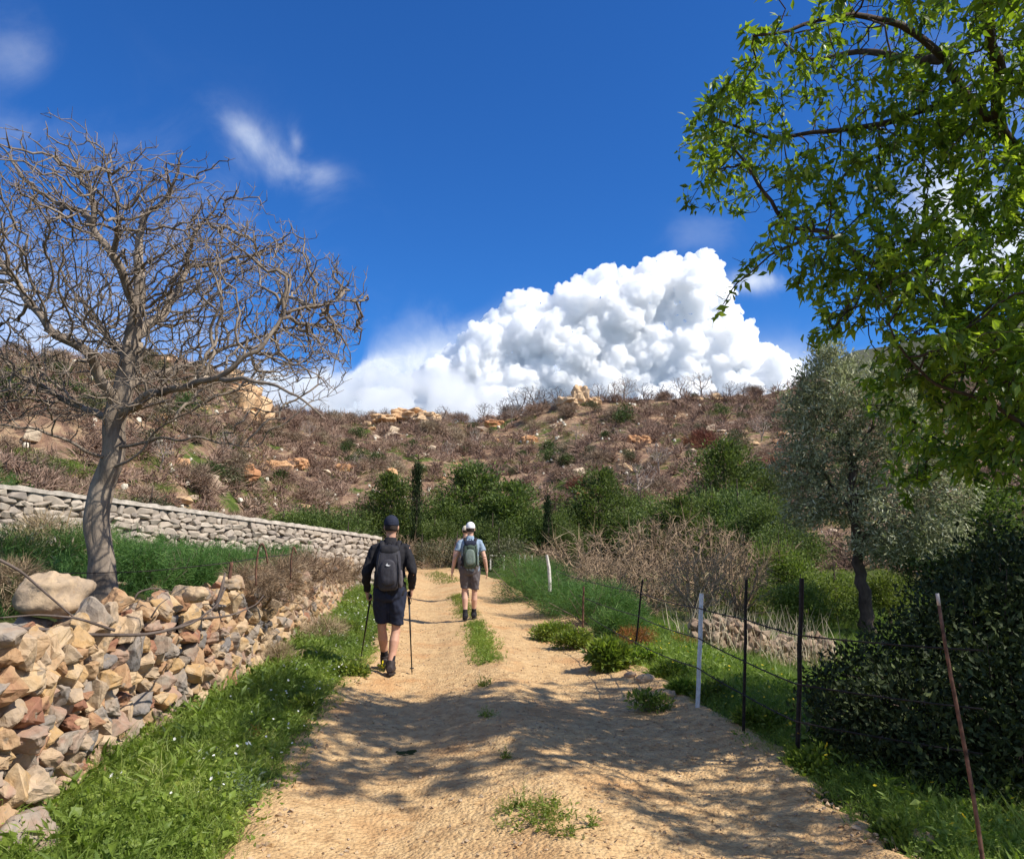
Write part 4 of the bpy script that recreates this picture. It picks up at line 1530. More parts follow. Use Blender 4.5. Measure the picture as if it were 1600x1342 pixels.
o = acc.build('verge_grass', M_GRASS)
tag(o, 'green grass tufts between the tumbled wall and the track', None, None, 'stuff')

# right verge and the field beyond the fence
right_f = lambda y: (path_r(y) - 0.12, path_r(y) + 1.5)


def rag_r(x, y):
    e = x - path_r(y) + 0.12 * fbm(y * 1.1, y * 0, 63, 3)
    return np.clip(0.2 + e * 2.6, 0, 1)


P = np.vstack([verge_pts(7600, 3.2, 12, right_f, rag_r, 1.1), verge_pts(3600, 11, 32, right_f, rag_r, 1.0)])
tint = 0.55 + 0.5 * fbm(P[:, 0] * 1.2, P[:, 1] * 1.2, 64, 3)
k1 = rng.random(len(P)) < 0.55
gs = 0.5 + 0.8 * np.clip((P[:, 0] - path_r(P[:, 1])) * 0.9, 0, 0.7)
acc = Acc()
scatter(acc, HERB, P[k1], (gs * rng.uniform(0.6, 1.25, len(P)))[k1], tilt=0.15, tint=tint[k1])
o = acc.build('verge_herbs', M_HERB)
tag(o, 'green weeds along the wire fence on the right edge of the track', None, None, 'stuff')
P2 = P[~k1]
s2 = (gs * rng.uniform(0.6, 1.2, len(P)))[~k1]
t2 = tint[~k1]
n = 9000
y = 4 + 36 * rng.random(n) ** 1.1
x = path_r(y) + 1.3 + rng.random(n) * (3.5 + y * 0.42)
Pf = np.stack([x, y, H(x, y)], -1)
acc = Acc()
scatter(acc, TUFT, np.vstack([P2, Pf]), np.concatenate([s2, rng.uniform(0.7, 1.25, n)]), tilt=0.12, tint=np.concatenate([t2, 0.45 + 0.35 * fbm(x * 0.6, y * 0.6, 66, 3)]))
o = acc.build('field_grass', M_GRASS)
tag(o, 'thick green grass in the field beyond the wire fence', None, None, 'stuff')

# terrace behind the tumbled wall
n = 5200
y = 4 + 24 * rng.random(n) ** 1.1
x = wall_x(y) - 1.15 - rng.random(n) * (1.5 + y * 0.42)
Pt = np.stack([x, y, H(x, y)], -1)
kk = rng.random(n) < 0.5
tint = 0.35 + 0.4 * fbm(x, y, 67, 3)
acc = Acc()
scatter(acc, FEAT, Pt[kk], rng.uniform(1.0, 2.1, kk.sum()) * (0.75 + 0.5 * vnoise(x[kk] * 0.9, y[kk] * 0.9, 5)), tint=tint[kk])
scatter(acc, TUFT, Pt[~kk], rng.uniform(0.7, 1.3, (~kk).sum()), tint=tint[~kk])
o = acc.build('terrace_weeds', M_FENN)
tag(o, 'dark green feathery weeds on the terrace between the two stone walls', None, None, 'stuff')

# grass along the crown of the track: clumps that can be told apart
clumps = [  # px, py, half width m, half length m, number, label
    (750, 1005, 0.20, 2.4, 620, 'long clump of green weeds on the crown of the track behind the second hiker'),
    (722, 948, 0.22, 3.0, 420, 'green weeds on the crown of the track under the second hiker'),
    (690, 903, 0.5, 5.0, 420, 'wide patch of low green weeds on the far track left of the second hiker'),
    (757, 1078, 0.10, 0.10, 16, 'single leafy green plant on the crown of the track at the edge of the shade'),
    (762, 1128, 0.10, 0.14, 10, 'faint green tuft on the shaded crown of the track'),
    (832, 1285, 0.19, 0.18, 50, 'leafy green weed clump on the crown of the track near the bottom'),
    (872, 1322, 0.14, 0.07, 14, 'small green weeds at the bottom of the photo on the track crown'),
    (925, 1308, 0.004, 0.004, 3, 'tiny green sprig on the bare track right of the near clump'),
    (790, 1195, 0.01, 0.01, 4, 'tiny green sprig in the middle of the tree shadow'),
]
for px, py, hw, hl, n, lab in clumps:
    c = gp(px, py)
    a_, b_ = rng.normal(size=n) * 0.5, rng.uniform(-1, 1, n)
    y = c.y + b_ * hl
    xc = c.x + (path_l(y) + path_r(y) - path_l(c.y) - path_r(c.y)) * 0.5
    x = xc + a_ * hw
    Pc = np.stack([x, y, top(x, y)], -1)
    sc_ = rng.uniform(0.3, 0.75, n) * (0.75 if py < 1100 else 0.7)
    tint = 0.55 + 0.4 * fbm(x * 3, y * 3, 68, 2)
    acc = Acc()
    scatter(acc, HERB + FEAT[:2], Pc - np.array((c.x, c.y, c.z)), sc_, tilt=0.2, tint=tint)
    o = acc.build('weed_clump', M_HERB)
    o.location = c
    tag(o, lab, 'weed clump', 'weed clumps on the crown of the track')


# flowers
def flower_proto(n=6, r=0.012):
    a_ = Acc()
    ang = np.arange(n) / n * 2 * np.pi
    d = np.stack([np.cos(ang), np.sin(ang), np.full(n, 0.25)], -1)
    leaves(a_, np.zeros((n, 3)), d, r, r * 0.8, 0.5, roll=np.zeros(n), simple=True)
    return a_.arrays()


FLO = [flower_proto(5), flower_proto(6)]


def flowers(name, mat, pts, sc_, label, hz=0.16):
    P = np.array(pts)
    a_ = Acc()
    scatter(a_, FLO, P, sc_, tilt=0.5)
    o = a_.build(name, mat)
    return tag(o, label, None, None, 'stuff')


y = 4.6 + 15 * rng.random(330) ** 1.1
x = wall_x(y) + 0.15 + rng.random(330) * (path_l(y) - wall_x(y) - 0.1)
flowers('white_flowers', M_WHITE, np.stack([x, y, H(x, y) + rng.uniform(0.14, 0.26, 330)], -1), rng.uniform(0.4, 0.9, 330) * (1 + 0.06 * y), 'small white wild flowers dotted through the left verge')
y = 4 + 18 * rng.random(260) ** 1.3
x = path_r(y) + 0.1 + rng.random(260) * 1.3
flowers('yellow_flowers', M_YEL, np.stack([x, y, H(x, y) + rng.uniform(0.13, 0.24, 260)], -1), rng.uniform(0.5, 1.0, 260) * (1 + 0.05 * y), 'small yellow wild flowers in the verge below the wire fence')


def posy(px, py, Y, n, spread, size, mat, label, name='wild_flower', hl=0.2):
    c = at(px, py, Y)
    g_ = gz(c.x, c.y)
    rt_ = thing(name, label, 'wild flower', (c.x, c.y, g_))
    st = Acc()
    for _ in range(n):
        fl = Acc()
        p_ = rng.normal(size=3) * spread
        p_[2] = (c.z - g_) + p_[2] * 0.8
        V, F3_, F4_ = tube([(p_[0] * 0.3, p_[1] * 0.3, 0), (p_[0] * 0.7, p_[1] * 0.6, p_[2] * 0.6), p_], 0.0018, 4)
        st.add(V, F3_, F4_)
        scatter(fl, FLO, [p_], [size / 0.012], tilt=0.6)
        fl.build('blossom', mat, rt_)
    st.build('stem', M_HERB, rt_)
    leaves_a = Acc()
    V = herb_proto(10, 0.1)
    leaves_a.add(V[0], V[1], V[2], V[3])
    leaves_a.build('leaf', M_HERB, rt_)


posy(160, 1312, 4.25, 5, 0.022, 0.017, M_YEL, 'yellow flowers low in the weeds at the bottom left')
posy(262, 1265, 4.6, 3, 0.022, 0.016, M_WHITE, 'pair of white flowers in the weeds near the bottom left')
posy(338, 1168, 5.7, 14, 0.014, 0.010, M_PUR, 'deep purple flower spike in the left verge')
posy(596, 1040, 9.5, 9, 0.045, 0.015, M_YEL, 'yellow flowers at the verge edge beside the boots of the hiker in black')
posy(765, 1026, 10.6, 3, 0.03, 0.013, M_YEL, 'yellow flowers on the track crown behind the second hiker')

# grey-green felted plants
for px, py, n, w, lab in [(135, 1265, 34, 0.20, 'grey green feathery plant beside the wall foot at the bottom left'), (370, 1235, 16, 0.13, 'silvery green plant at the edge of the track in the left verge'),
                          (335, 1200, 8, 0.09, 'small silvery plant behind the grey plant in the left verge'), (1295, 1150, 12, 0.14, 'pale green feathery plant before the dark shrub'), (1270, 1110, 9, 0.12, 'pale green plant between the last two dark fence posts')]:
    c = gp(px, py + 20)
    a_ = Acc()
    pp = rng.normal(size=(n, 3)) * (w * 0.5, w * 0.5, 0)
    scatter(a_, GREYP, pp, rng.uniform(0.8, 1.4, n), tint=rng.random(n))
    o = a_.build('grey_plant', M_GREYL)
    o.location = c
    tag(o, lab, 'plant', 'grey green plants')

# reddish dry plant in the left verge, rusty bushes by the fence
M_RUST = leaf_mat('rusty_leaf', [(0.16, 0.065, 0.022), (0.27, 0.115, 0.035), (0.38, 0.18, 0.06)], 0.2, 0.7, 0.1)


def mound(name, label, cat, c, rad, n, mat, shape=(1, 1, 0.85), L=(0.05, 0.1), ratio=0.3, group=None, fine=False, inner=0.55, tw_mat=None, ntw=26, nlob=9):
    """a bushy plant: fine foliage over twigs; returns the thing"""
    rt_ = thing(name, label, cat, c, 0, group)
    a_ = Acc()
    lobs = []
    for i in range(nlob):
        v = unit(rng.normal(size=3) + np.array((0, 0, 0.25)))
        lobs.append((v * np.array(shape) * rad * rng.uniform(0.25, 0.62), rad * rng.uniform(0.38, 0.6), rng.uniform(-0.18, 0.18)))
    m_ = n // nlob
    for cc_, lr, dt in lobs:
        v = unit(rng.normal(size=(m_, 3)))
        q_ = inner + (1.05 - inner) * rng.random(m_)
        base = cc_ + v * (q_ * lr)[:, None] * np.array(shape)
        base[:, 2] += rad * shape[2] * 0.62
        ok = base[:, 2] > 0.0
        base, v = base[ok], v[ok]
        l = rng.uniform(*L, len(base))
        d = unit(v * 0.8 + rng.normal(size=(len(base), 3)) * 0.55 + np.array((0, 0, 0.25)))
        tt = np.clip(0.5 + dt + rng.normal(size=len(base)) * 0.2, 0, 1)
        if fine:
            blades(a_, base, d, l, l * ratio, tt, 0.35, 2)
        else:
            leaves(a_, base, d, l, l * ratio, tt, simple=True)
    a_.build('foliage', mat, rt_)
    s_ = Acc()
    for i in range(ntw):
        v = unit(rng.normal(size=3) + np.array((0, 0, 0.9)))
        e = v * np.array(shape) * rad * 0.9 + np.array((0, 0, rad * shape[2] * 0.45))
        V, F3_, F4_ = tube([(0, 0, -0.1), e * 0.5 + rng.normal(size=3) * 0.08 * rad, e], [0.018 * rad, 0.010 * rad, 0.004 * rad], 4, cap=False)
        s_.add(V, F3_, F4_)
    s_.build('stems', tw_mat or M_DRY, rt_)
    return rt_


def drop(c, dz=0.0):
    return (c.x, c.y, c.z + dz)


mound('dry_plant', 'small reddish brown dry plant in the left verge', 'plant', drop(gp(398, 1172)), 0.12, 320, M_RUST, L=(0.03, 0.07), fine=True, ratio=0.12)
mound('rusty_bush', 'rusty orange dry bush behind the fence left of the white post', 'bush', drop(gp(1000, 1018)), 0.30, 1500, M_RUST, (1.2, 1, 0.8), (0.05, 0.10), 0.08, fine=True)
mound('rusty_bush', 'smaller rusty orange bush behind the white post', 'bush', drop(gp(1072, 1020)), 0.22, 900, M_RUST, (1.1, 1, 0.8), (0.05, 0.10), 0.08, fine=True)
# fennel and green bushes lining the right edge of the track
for px, py, Y, rad, sh, lab in [
    (825, 938, 20.5, 1.15, (1.1, 1.2, 0.75), 'rounded dark green feathery bush at the far right edge of the track'),
    (880, 962, 16.5, 0.95, (1.2, 1.2, 0.72), 'dark green feathery bush beside the small white post'),
    (932, 985, 14.2, 0.85, (1.3, 1.1, 0.66), 'dense feathery green bush left of the thin rusty post'),
    (968, 1000, 12.6, 0.45, (1.2, 1.1, 0.8), 'small green bush at the fence behind the thin rusty post'),
    (950, 1040, 9.8, 0.27, (1.2, 1, 0.85), 'low round green shrub overhanging the right edge of the track'),
]:
    c = at(px, py, Y)
    c.z = gz(c.x, c.y)
    mound('fennel_bush', lab, 'bush', drop(c, -0.03), rad, int(13000 * rad / 0.8), M_FENN if py < 1030 else M_HERB, sh, (0.06, 0.15), 0.06 if py < 1030 else 0.3, 'bushes along the right edge of the track', fine=py < 1030, inner=0.35)
mound('verge_shrub', 'small leafy shrub on the verge in front of the white post', 'shrub', drop(gp(1015, 1108)), 0.16, 700, M_HERB, (1.5, 1, 0.8), (0.04, 0.07), 0.35)
# terrace bushes
mound('budding_bush', 'olive green bush with pale buds left of the bare tree', 'bush', (-5.35, 8.6, gz(-5.35, 8.6)), 0.60, 2600, leaf_mat('budding_leaf', [(0.10, 0.10, 0.035), (0.19, 0.17, 0.06), (0.34, 0.27, 0.16), (0.55, 0.47, 0.36)], 0.25), (1.1, 1, 0.7), (0.03, 0.07), 0.3)

M_WEEDY = leaf_mat('yellow_green_weed', [(0.06, 0.095, 0.018), (0.13, 0.185, 0.028), (0.22, 0.29, 0.042), (0.40, 0.42, 0.08)], 0.45)
for px, py, rad, mt, lab in [
    (1045, 1050, 0.22, M_WEEDY, 'yellow green weed mound between the pale rock and the white post'), (1010, 1028, 0.24, M_WEEDY, 'yellow green weeds under the first dark post'),
    (1065, 1075, 0.16, M_WEEDY, 'low yellow green weeds at the foot of the white post'), (1118, 1085, 0.22, M_HERB, 'leafy weeds between the white post and the slim dark post'),
    (1195, 1130, 0.20, M_WEEDY, 'yellow green weeds between the two dark posts on the right'), (1275, 1195, 0.18, M_WEEDY, 'sunlit yellow green weeds right of the nearest dark post'),
    (900, 1000, 0.30, M_WEEDY, 'yellow green weeds before the feathery bushes'), (860, 985, 0.30, M_HERB, 'green weeds at the track edge before the feathery bushes'),
    (545, 985, 0.24, M_WEEDY, 'yellow green weeds left of the hiker in black'), (548, 1050, 0.20, M_HERB, 'leafy weed mound in the left verge level with the boots'),
    (470, 1110, 0.20, M_WEEDY, 'yellow green weed mound in the middle of the left verge'), (250, 1180, 0.20, M_HERB, 'dark leafy weeds against the foot of the tumbled wall'),
    (300, 1290, 0.14, M_WEEDY, 'fresh yellow green weed mound near the bottom left'), (1405, 1300, 0.12, M_HERB, 'leafy weeds left of the leaning rusty post foot'),
]:
    mound('weed_mound', lab, 'weeds', drop(gp(px, py + 12), -0.04), rad, int(2600 * rad / 0.2), mt, (1.25, 1.1, 0.8), (0.025, 0.065), 0.42, 'weed mounds along the track', inner=0.3)

# dry leaves and straw lying on the track under the leafy tree
n = 2600
y = 3.2 + 6.0 * rng.random(n)
x = path_l(y) + (path_r(y) - path_l(y)) * np.clip(rng.beta(2.2, 1.3, n), 0, 1.02)
Pz = np.stack([x, y, top(x, y) + 0.004], -1)
acc = Acc()
d = rng.normal(size=(n, 3)) * (1, 1, 0.12)
m_ = n // 2
leaves(acc, Pz[:m_], d[:m_], rng.uniform(0.02, 0.05, m_), rng.uniform(0.008, 0.016, m_), rng.random(m_), roll=rng.normal(size=m_) * 0.3, simple=True)
blades(acc, Pz[m_:], d[m_:], rng.uniform(0.03, 0.10, n - m_), 0.0035, rng.random(n - m_), 0.1, 2)
tag(acc.build('leaf_litter', leaf_mat('dry_litter', [(0.16, 0.08, 0.04), (0.30, 0.18, 0.09), (0.50, 0.37, 0.22)], 0.1)), 'dry brown leaves and straw lying on the shaded track', None, None, 'stuff')

for px, Y, rad, lab in [(112, 9.0, 0.50, 'tall feathery green weeds left of the bare tree trunk'), (232, 9.2, 0.46, 'tall feathery green weeds just right of the bare tree trunk'),
                        (292, 9.6, 0.44, 'feathery green weeds in the middle of the terrace before the grey wall'), (345, 10.2, 0.42, 'feathery green weeds behind the short rusty stake'),
                        (175, 10.4, 0.50, 'dark feathery weeds right behind the bare tree trunk'), (5, 8.2, 0.45, 'dark feathery weeds at the left edge of the terrace')]:
    c = at(px, 880, Y)
    mound('fennel_bush', lab, 'bush', (c.x, c.y, gz(c.x, c.y) - 0.04), rad, int(12000 * rad / 0.8), M_FENN, (1.15, 1.1, 0.95), (0.05, 0.13), 0.055, 'feathery weeds on the terrace', fine=True, inner=0.3)
# ------------------------------------------------------------------ hillside
def dry_proto(n_st=12, n_tw=260, h=1.0, tw=0.020, seed=0, up=0.8):
    a_ = Acc()
    ends = []
    for i in range(n_st):
        d = unit(rng.normal(size=3) * (0.9, 0.9, 0.25) + np.array((0, 0, up)))
        pts = [np.zeros(3)]
        for s_ in range(4):
            d = unit(d + rng.normal(size=3) * 0.22)
            pts.append(pts[-1] + d * h * 0.27)
        V, F3_, F4_ = tube(pts, np.linspace(tw * 1.3, tw * 0.5, 5), 3, cap=False)
        a_.add(V, F3_, F4_, 0.45)
        ends.append(np.array(pts))
    E = np.concatenate([np.linspace(p[1], p[-1], 10) for p in ends] + [np.linspace(p[2], p[-1], 8) for p in ends])
    b_ = E[rng.integers(0, len(E), n_tw)]
    d = unit(unit(b_) * 0.9 + rng.normal(size=(n_tw, 3)) * 0.6)
    blades(a_, b_, d, h * rng.uniform(0.16, 0.42, n_tw), tw * rng.uniform(0.5, 1.1, n_tw), np.clip(rng.normal(0.5, 0.26, n_tw), 0, 1), 0.3, 2)
    return a_


M_MAUVE = leaf_mat('mauve_brown_twig', [(0.11, 0.068, 0.048), (0.22, 0.145, 0.103), (0.35, 0.24, 0.172), (0.54, 0.40, 0.285)], 0.0, 0.9, 0.1)
M_MAUVE2 = leaf_mat('tan_brown_twig', [(0.12, 0.085, 0.055), (0.24, 0.175, 0.115), (0.36, 0.275, 0.185), (0.52, 0.42, 0.29)], 0.0, 0.9, 0.1)
M_REDDRY = leaf_mat('red_brown_twig', [(0.10, 0.040, 0.025), (0.20, 0.080, 0.050), (0.30, 0.14, 0.09)], 0.0, 0.9, 0.1)
M_BUSHG = leaf_mat('hill_green_leaf', [(0.020, 0.036, 0.012), (0.045, 0.075, 0.022), (0.080, 0.12, 0.032), (0.14, 0.18, 0.055)], 0.2, 0.6, 0.2)
M_BUSHO = leaf_mat('hill_olive_leaf', [(0.035, 0.038, 0.020), (0.070, 0.072, 0.038), (0.12, 0.115, 0.060), (0.24, 0.22, 0.13)], 0.2, 0.6, 0.2)
M_LIME = leaf_mat('lime_green_leaf', [(0.05, 0.075, 0.018), (0.11, 0.15, 0.03), (0.18, 0.23, 0.045), (0.29, 0.33, 0.08)], 0.4, 0.5, 0.2)


def mesh_of(acc, name, mat):
    me = acc.mesh(name)
    me.materials.append(mat)
    return me




def puff(n=1500, shape=(1, 1, 0.75), L=0.26, w=0.020, nlob=8):
    """a dome of fine leafless twigs"""
    a_ = Acc()
    for i in range(10):
        d = unit(rng.normal(size=3) * (0.9, 0.9, 0.3) + np.array((0, 0, 0.7)))
        pts = [np.zeros(3)]
        for s_ in range(4):
            d = unit(d + rng.normal(size=3) * 0.25)
            pts.append(pts[-1] + d * 0.24)
        V, F3_, F4_ = tube(pts, [0.035, 0.028, 0.022, 0.016, 0.010], 3, cap=False)
        a_.add(V, F3_, F4_, 0.4)
    m_ = n // nlob
    for i in range(nlob):
        v0 = unit(rng.normal(size=3) + np.array((0, 0, 0.25)))
        cc_ = v0 * np.array(shape) * rng.uniform(0.25, 0.55) + np.array((0, 0, shape[2] * 0.42))
        v = unit(rng.normal(size=(m_, 3)) + v0 * 0.5)
        base = cc_ + v * (rng.uniform(0.05, 0.42, m_))[:, None] * np.array(shape)
        base[:, 2] = np.abs(base[:, 2])
        d = unit(v + rng.normal(size=(m_, 3)) * 0.42 + np.array((0, 0, 0.25)))
        blades(a_, base, d, L * rng.uniform(0.5, 1.2, m_), w * rng.uniform(0.5, 1.2, m_), np.clip(0.5 + rng.uniform(-0.15, 0.15) + rng.normal(size=m_) * 0.22, 0, 1), 0.25, 2)
    return a_


DRYM = [mesh_of(puff(1500), 'dry_shrub', M_MAUVE) for i in range(6)]
DRYM2 = [me.copy() for me in DRYM]
for me in DRYM2:
    me.materials.clear(); me.materials.append(M_MAUVE2)
REDM = [mesh_of(puff(1600, w=0.024), 'dry_shrub', M_REDDRY) for i in range(2)]


def leafball(n, shape, L, ratio=0.45, nlob=7, inner=0.4):
    a_ = Acc()
    m_ = n // nlob
    for i in range(nlob):
        v0 = unit(rng.normal(size=3) + np.array((0, 0, 0.2)))
        cc_ = v0 * np.array(shape) * rng.uniform(0.3, 0.62)
        lr = rng.uniform(0.34, 0.55)
        v = unit(rng.normal(size=(m_, 3)))
        base = cc_ + v * ((inner + (1 - inner) * rng.random(m_)) * lr)[:, None] * np.array(shape)
        base[:, 2] += shape[2] * 0.7
        ok = base[:, 2] > 0
        base, v = base[ok], v[ok]
        l = L * rng.uniform(0.6, 1.3, len(base))
        d = unit(v * 0.8 + rng.normal(size=(len(base), 3)) * 0.6 + np.array((0, 0, 0.3)))
        leaves(a_, base, d, l, l * ratio, np.clip(0.5 + rng.uniform(-0.15, 0.15) + rng.normal(size=len(base)) * 0.2, 0, 1), simple=True)
    return a_


GRNM = [mesh_of(leafball(1500, (1, 1, 0.75), 0.10), 'green_shrub', M_BUSHG) for _ in range(4)]
OLVM = [mesh_of(leafball(1500, (1, 1, 0.7), 0.09), 'olive_shrub', M_BUSHO) for _ in range(3)]


def hill_points(n, s0=0.0, s1=1.0, a0=-0.68, a1=0.66, accept=None):
    res = []
    while len(res) < n:
        az, s = rng.uniform(a0, a1), s0 + (s1 - s0) * rng.random()
        rb, rt = np.interp(az, _ba, _br), np.interp(az, _ta, _tr)
        r_ = rb + (rt - rb) * s
        x, y = r_ * math.sin(az), r_ * math.cos(az)
        if accept is not None and not accept(x, y, s):
            continue
        res.append((x, y, gz(x, y), s, r_))
    return res


def put(name, me, p, sc_, label, cat, group=None, rz=None, z=None):
    o = bpy.data.objects.new(name, me)
    COL.objects.link(o)
    o.location = (p[0], p[1], (p[2] if z is None else z))
    o.rotation_euler = (0, 0, rng.uniform(0, 6.28) if rz is None else rz)
    o.scale = (sc_, sc_, sc_) if np.isscalar(sc_) else sc_
    return tag(o, label, cat, group)


opening = lambda x, y, s: fbm(x * 0.07, y * 0.07, 120, 3) > -0.12 or rng.random() < 0.35
for (x, y, z, s, r_) in hill_points(285, 0.02, 1.02, accept=opening):
    sc_ = rng.uniform(0.7, 1.35) * (0.75 + 0.0085 * r_)
    tn = rng.random() < 0.4
    put('dry_shrub', (DRYM2 if tn else DRYM)[rng.integers(0, 6)], (x, y, z - 0.1), (sc_ * rng.uniform(0.9, 1.5), sc_ * rng.uniform(0.9, 1.4), sc_), 'leafless pale tan brown shrub, one of many dotting the hillside' if tn else 'leafless mauve brown shrub, one of the many covering the hillside', 'shrub', 'leafless shrubs on the hillside')
for (x, y, z, s, r_) in hill_points(80, 0.02, 0.75):
    sc_ = rng.uniform(0.7, 1.5) * (0.8 + 0.004 * r_)
    put('green_shrub', GRNM[rng.integers(0, 4)], (x, y, z - 0.1), sc_, 'small round dark green shrub among the dry shrubs of the hillside', 'shrub', 'green shrubs on the hillside')
for (x, y, z, s, r_) in hill_points(90, 0.02, 0.98):
    sc_ = rng.uniform(0.7, 1.5) * (0.8 + 0.004 * r_)
    put('olive_shrub', OLVM[rng.integers(0, 3)], (x, y, z - 0.1), sc_, 'dull olive green shrub among the dry shrubs of the hillside', 'shrub', 'olive green shrubs on the hillside')
for px, py, sc_, lab in [(1100, 700, 2.3, 'wide red brown dry bush high on the hillside right of centre'), (1078, 706, 1.8, 'low red brown dry bush left of the wide red one'),
                         (1210, 735, 1.9, 'pinkish red dry bush left of the olive tree crown'), (1020, 618, 1.8, 'orange brown dry bush on the ridge'), (1045, 612, 2.0, 'reddish round dry bush on the ridge right of the orange one'), (905, 770, 1.6, 'red brown dry bush beside the green conifer at the foot of the hill')]:
    p = gp(px, py)
    put('red_brown_bush', REDM[rng.integers(0, 2)], p, sc_, lab, 'bush')
for px, py, sc_, lab, mm in [(978, 668, 2.7, 'big round dark green bush high on the hill just under the ridge', GRNM), (1125, 655, 1.9, 'dark green bush below the ridge right of the big round one', GRNM),
                             (1150, 705, 2.2, 'grey green bush beside the wide red brown bush', OLVM), (862, 722, 1.9, 'green bush in the middle of the hillside', GRNM), (640, 700, 1.3, 'small green bush left on the hillside above the cypress', GRNM),
                             (1180, 770, 2.4, 'dark green bush low on the slope left of the olive tree', GRNM), (540, 705, 1.3, 'olive green bush on the left part of the hillside', OLVM)]:
    p = gp(px, py)
    put('green_bush', mm[rng.integers(0, 3)], p, sc_, lab, 'bush')

# low scrub, stones and grass tufts too many to count
SCR = [puff(150, (0.7, 0.7, 0.5), 0.24, 0.038, 3).arrays() for i in range(4)]
pts = hill_points(3300, 0.0, 1.01, accept=lambda x, y, s: fbm(x * 0.09, y * 0.09, 140, 3) < 0.12 or rng.random() < 0.3)
acc = Acc()
scatter(acc, SCR, [(p[0], p[1], p[2] - 0.05) for p in pts], [rng.uniform(0.7, 1.5) * (0.6 + 0.008 * p[4]) for p in pts], tint=rng.random(len(pts)))
tag(acc.build('low_scrub', M_MAUVE), 'low dry brown scrub covering the hillside between the shrubs', None, None, 'stuff')
GT = [leafball(110, (1, 1, 0.35), 0.16, 0.2, 4).arrays() for _ in range(3)]
pts = hill_points(1500, 0.0, 0.95, accept=lambda x, y, s: fbm(x * 0.09, y * 0.09, 140, 3) > -0.05)
acc = Acc()
scatter(acc, GT, [(p[0], p[1], p[2] - 0.05) for p in pts], [rng.uniform(0.6, 1.3) * (0.7 + 0.006 * p[4]) for p in pts], tint=rng.random(len(pts)))
tag(acc.build('hillside_grass', leaf_mat('hill_grass', [(0.08, 0.11, 0.025), (0.17, 0.21, 0.045), (0.28, 0.30, 0.08)], 0.3)), 'green grass tufts between the shrubs of the hillside', None, None, 'stuff')
M_HROCK = stone_mat('hill_rock', [(0.40, 0.19, 0.09), (0.52, 0.30, 0.15), (0.58, 0.40, 0.23), (0.44, 0.33, 0.24), (0.64, 0.50, 0.34)], 1.6, 0.8, dist=0.15)
RK = [stone_proto(700 + s, 16, 0.06) for s in range(8)]
RKM = []
for v in RK:
    a_ = Acc().add(v[0], v[1], None, rng.random())
    RKM.append(mesh_of(a_, 'rock', M_HROCK))
rocky = lambda x, y, s: fbm(x * 0.06, y * 0.06, 130, 3) > 0.12 or rng.random() < 0.12
for (x, y, z, s, r_) in hill_points(230, 0.05, 1.0, accept=rocky):
    sc_ = rng.uniform(0.4, 1.0) * (0.6 + 0.0075 * r_)
    put('rock', RKM[rng.integers(0, 8)], (x, y, z + 0.22 * sc_), (sc_ * rng.uniform(1, 1.9), sc_ * rng.uniform(1, 1.6), sc_ * rng.uniform(0.5, 1.0)), 'tan orange rock, one of the many cropping out of the hillside', 'rock', 'rocks on the hillside')
pts = hill_points(900, 0.02, 0.95)
acc = Acc()
scatter(acc, [(a, b, c_, d) for a, b, c_, d in RK[:4]], [(p[0], p[1], p[2] + 0.30) for p in pts], [rng.uniform(0.12, 0.34) * (0.6 + 0.007 * p[4]) for p in pts])
tag(acc.build('pale_stones', plain_mat('pale_stone', (0.62, 0.56, 0.44), 0.9, 0.2, 4.0)), 'small pale stones scattered over the hillside', None, None, 'stuff')


# rock outcrops
def outcrop(label, pieces, Yd=None, name='rock_outcrop'):
    """pieces: (px, py, Y, half width m, half depth, half height)"""
    c0_ = at(*pieces[0][:3])
    a_ = Acc()
    for i, (px, py, Y, rx, ry, rz_) in enumerate(pieces):
        c = at(px, py, Y)
        V, _, F4_ = sbox((0, 0, 0), (1, 1, 1), 0.55, 44, 26)
        nn = np.array([noise.noise(Vector(v * 1.7 + c * 0.3)) * 0.45 + abs(noise.noise(Vector(v * 4.0 + c))) * 0.22 + noise.noise(Vector(v * 9.0 + c)) * 0.07 for v in V])
        V = V * (1 + nn)[:, None] * np.array((rx, ry, rz_))
        V = V + np.array(c)
        a_.add(V, None, F4_, 0.35 + 0.3 * rng.random())
    o = a_.build(name, M_HROCK)
    return tag(o, label, 'rocks')


outcrop('tall tan rock cliff ending the left ridge behind the bare tree', [(330, 625, 80, 3.2, 3.0, 2.6), (375, 635, 79, 2.4, 2.6, 1.9), (270, 590, 81, 3.4, 3, 1.6), (300, 650, 76, 2.6, 2, 1.6), (400, 652, 80, 1.2, 1.8, 0.8)])
outcrop('tan rocks seen through the lower branches of the bare tree', [(215, 580, 78, 3.2, 2.5, 1.3), (160, 590, 76, 2.2, 2, 1.0)])
outcrop('orange rocks at the far left edge of the hillside', [(20, 580, 74, 2.2, 2, 1.3), (60, 600, 72, 1.4, 1.5, 0.8)])
outcrop('jagged tan rock outcrop standing up on the ridge at the centre', [(906, 622, 126, 1.2, 1.5, 1.7), (885, 630, 124, 1.5, 1.6, 0.8), (926, 630, 125, 1.1, 1.5, 0.8)])
outcrop('row of tan rocks on the ridge left of centre', [(640, 650, 122, 2.6, 2, 0.9), (665, 655, 120, 2.0, 2, 0.8), (600, 655, 120, 1.6, 2, 0.6)])
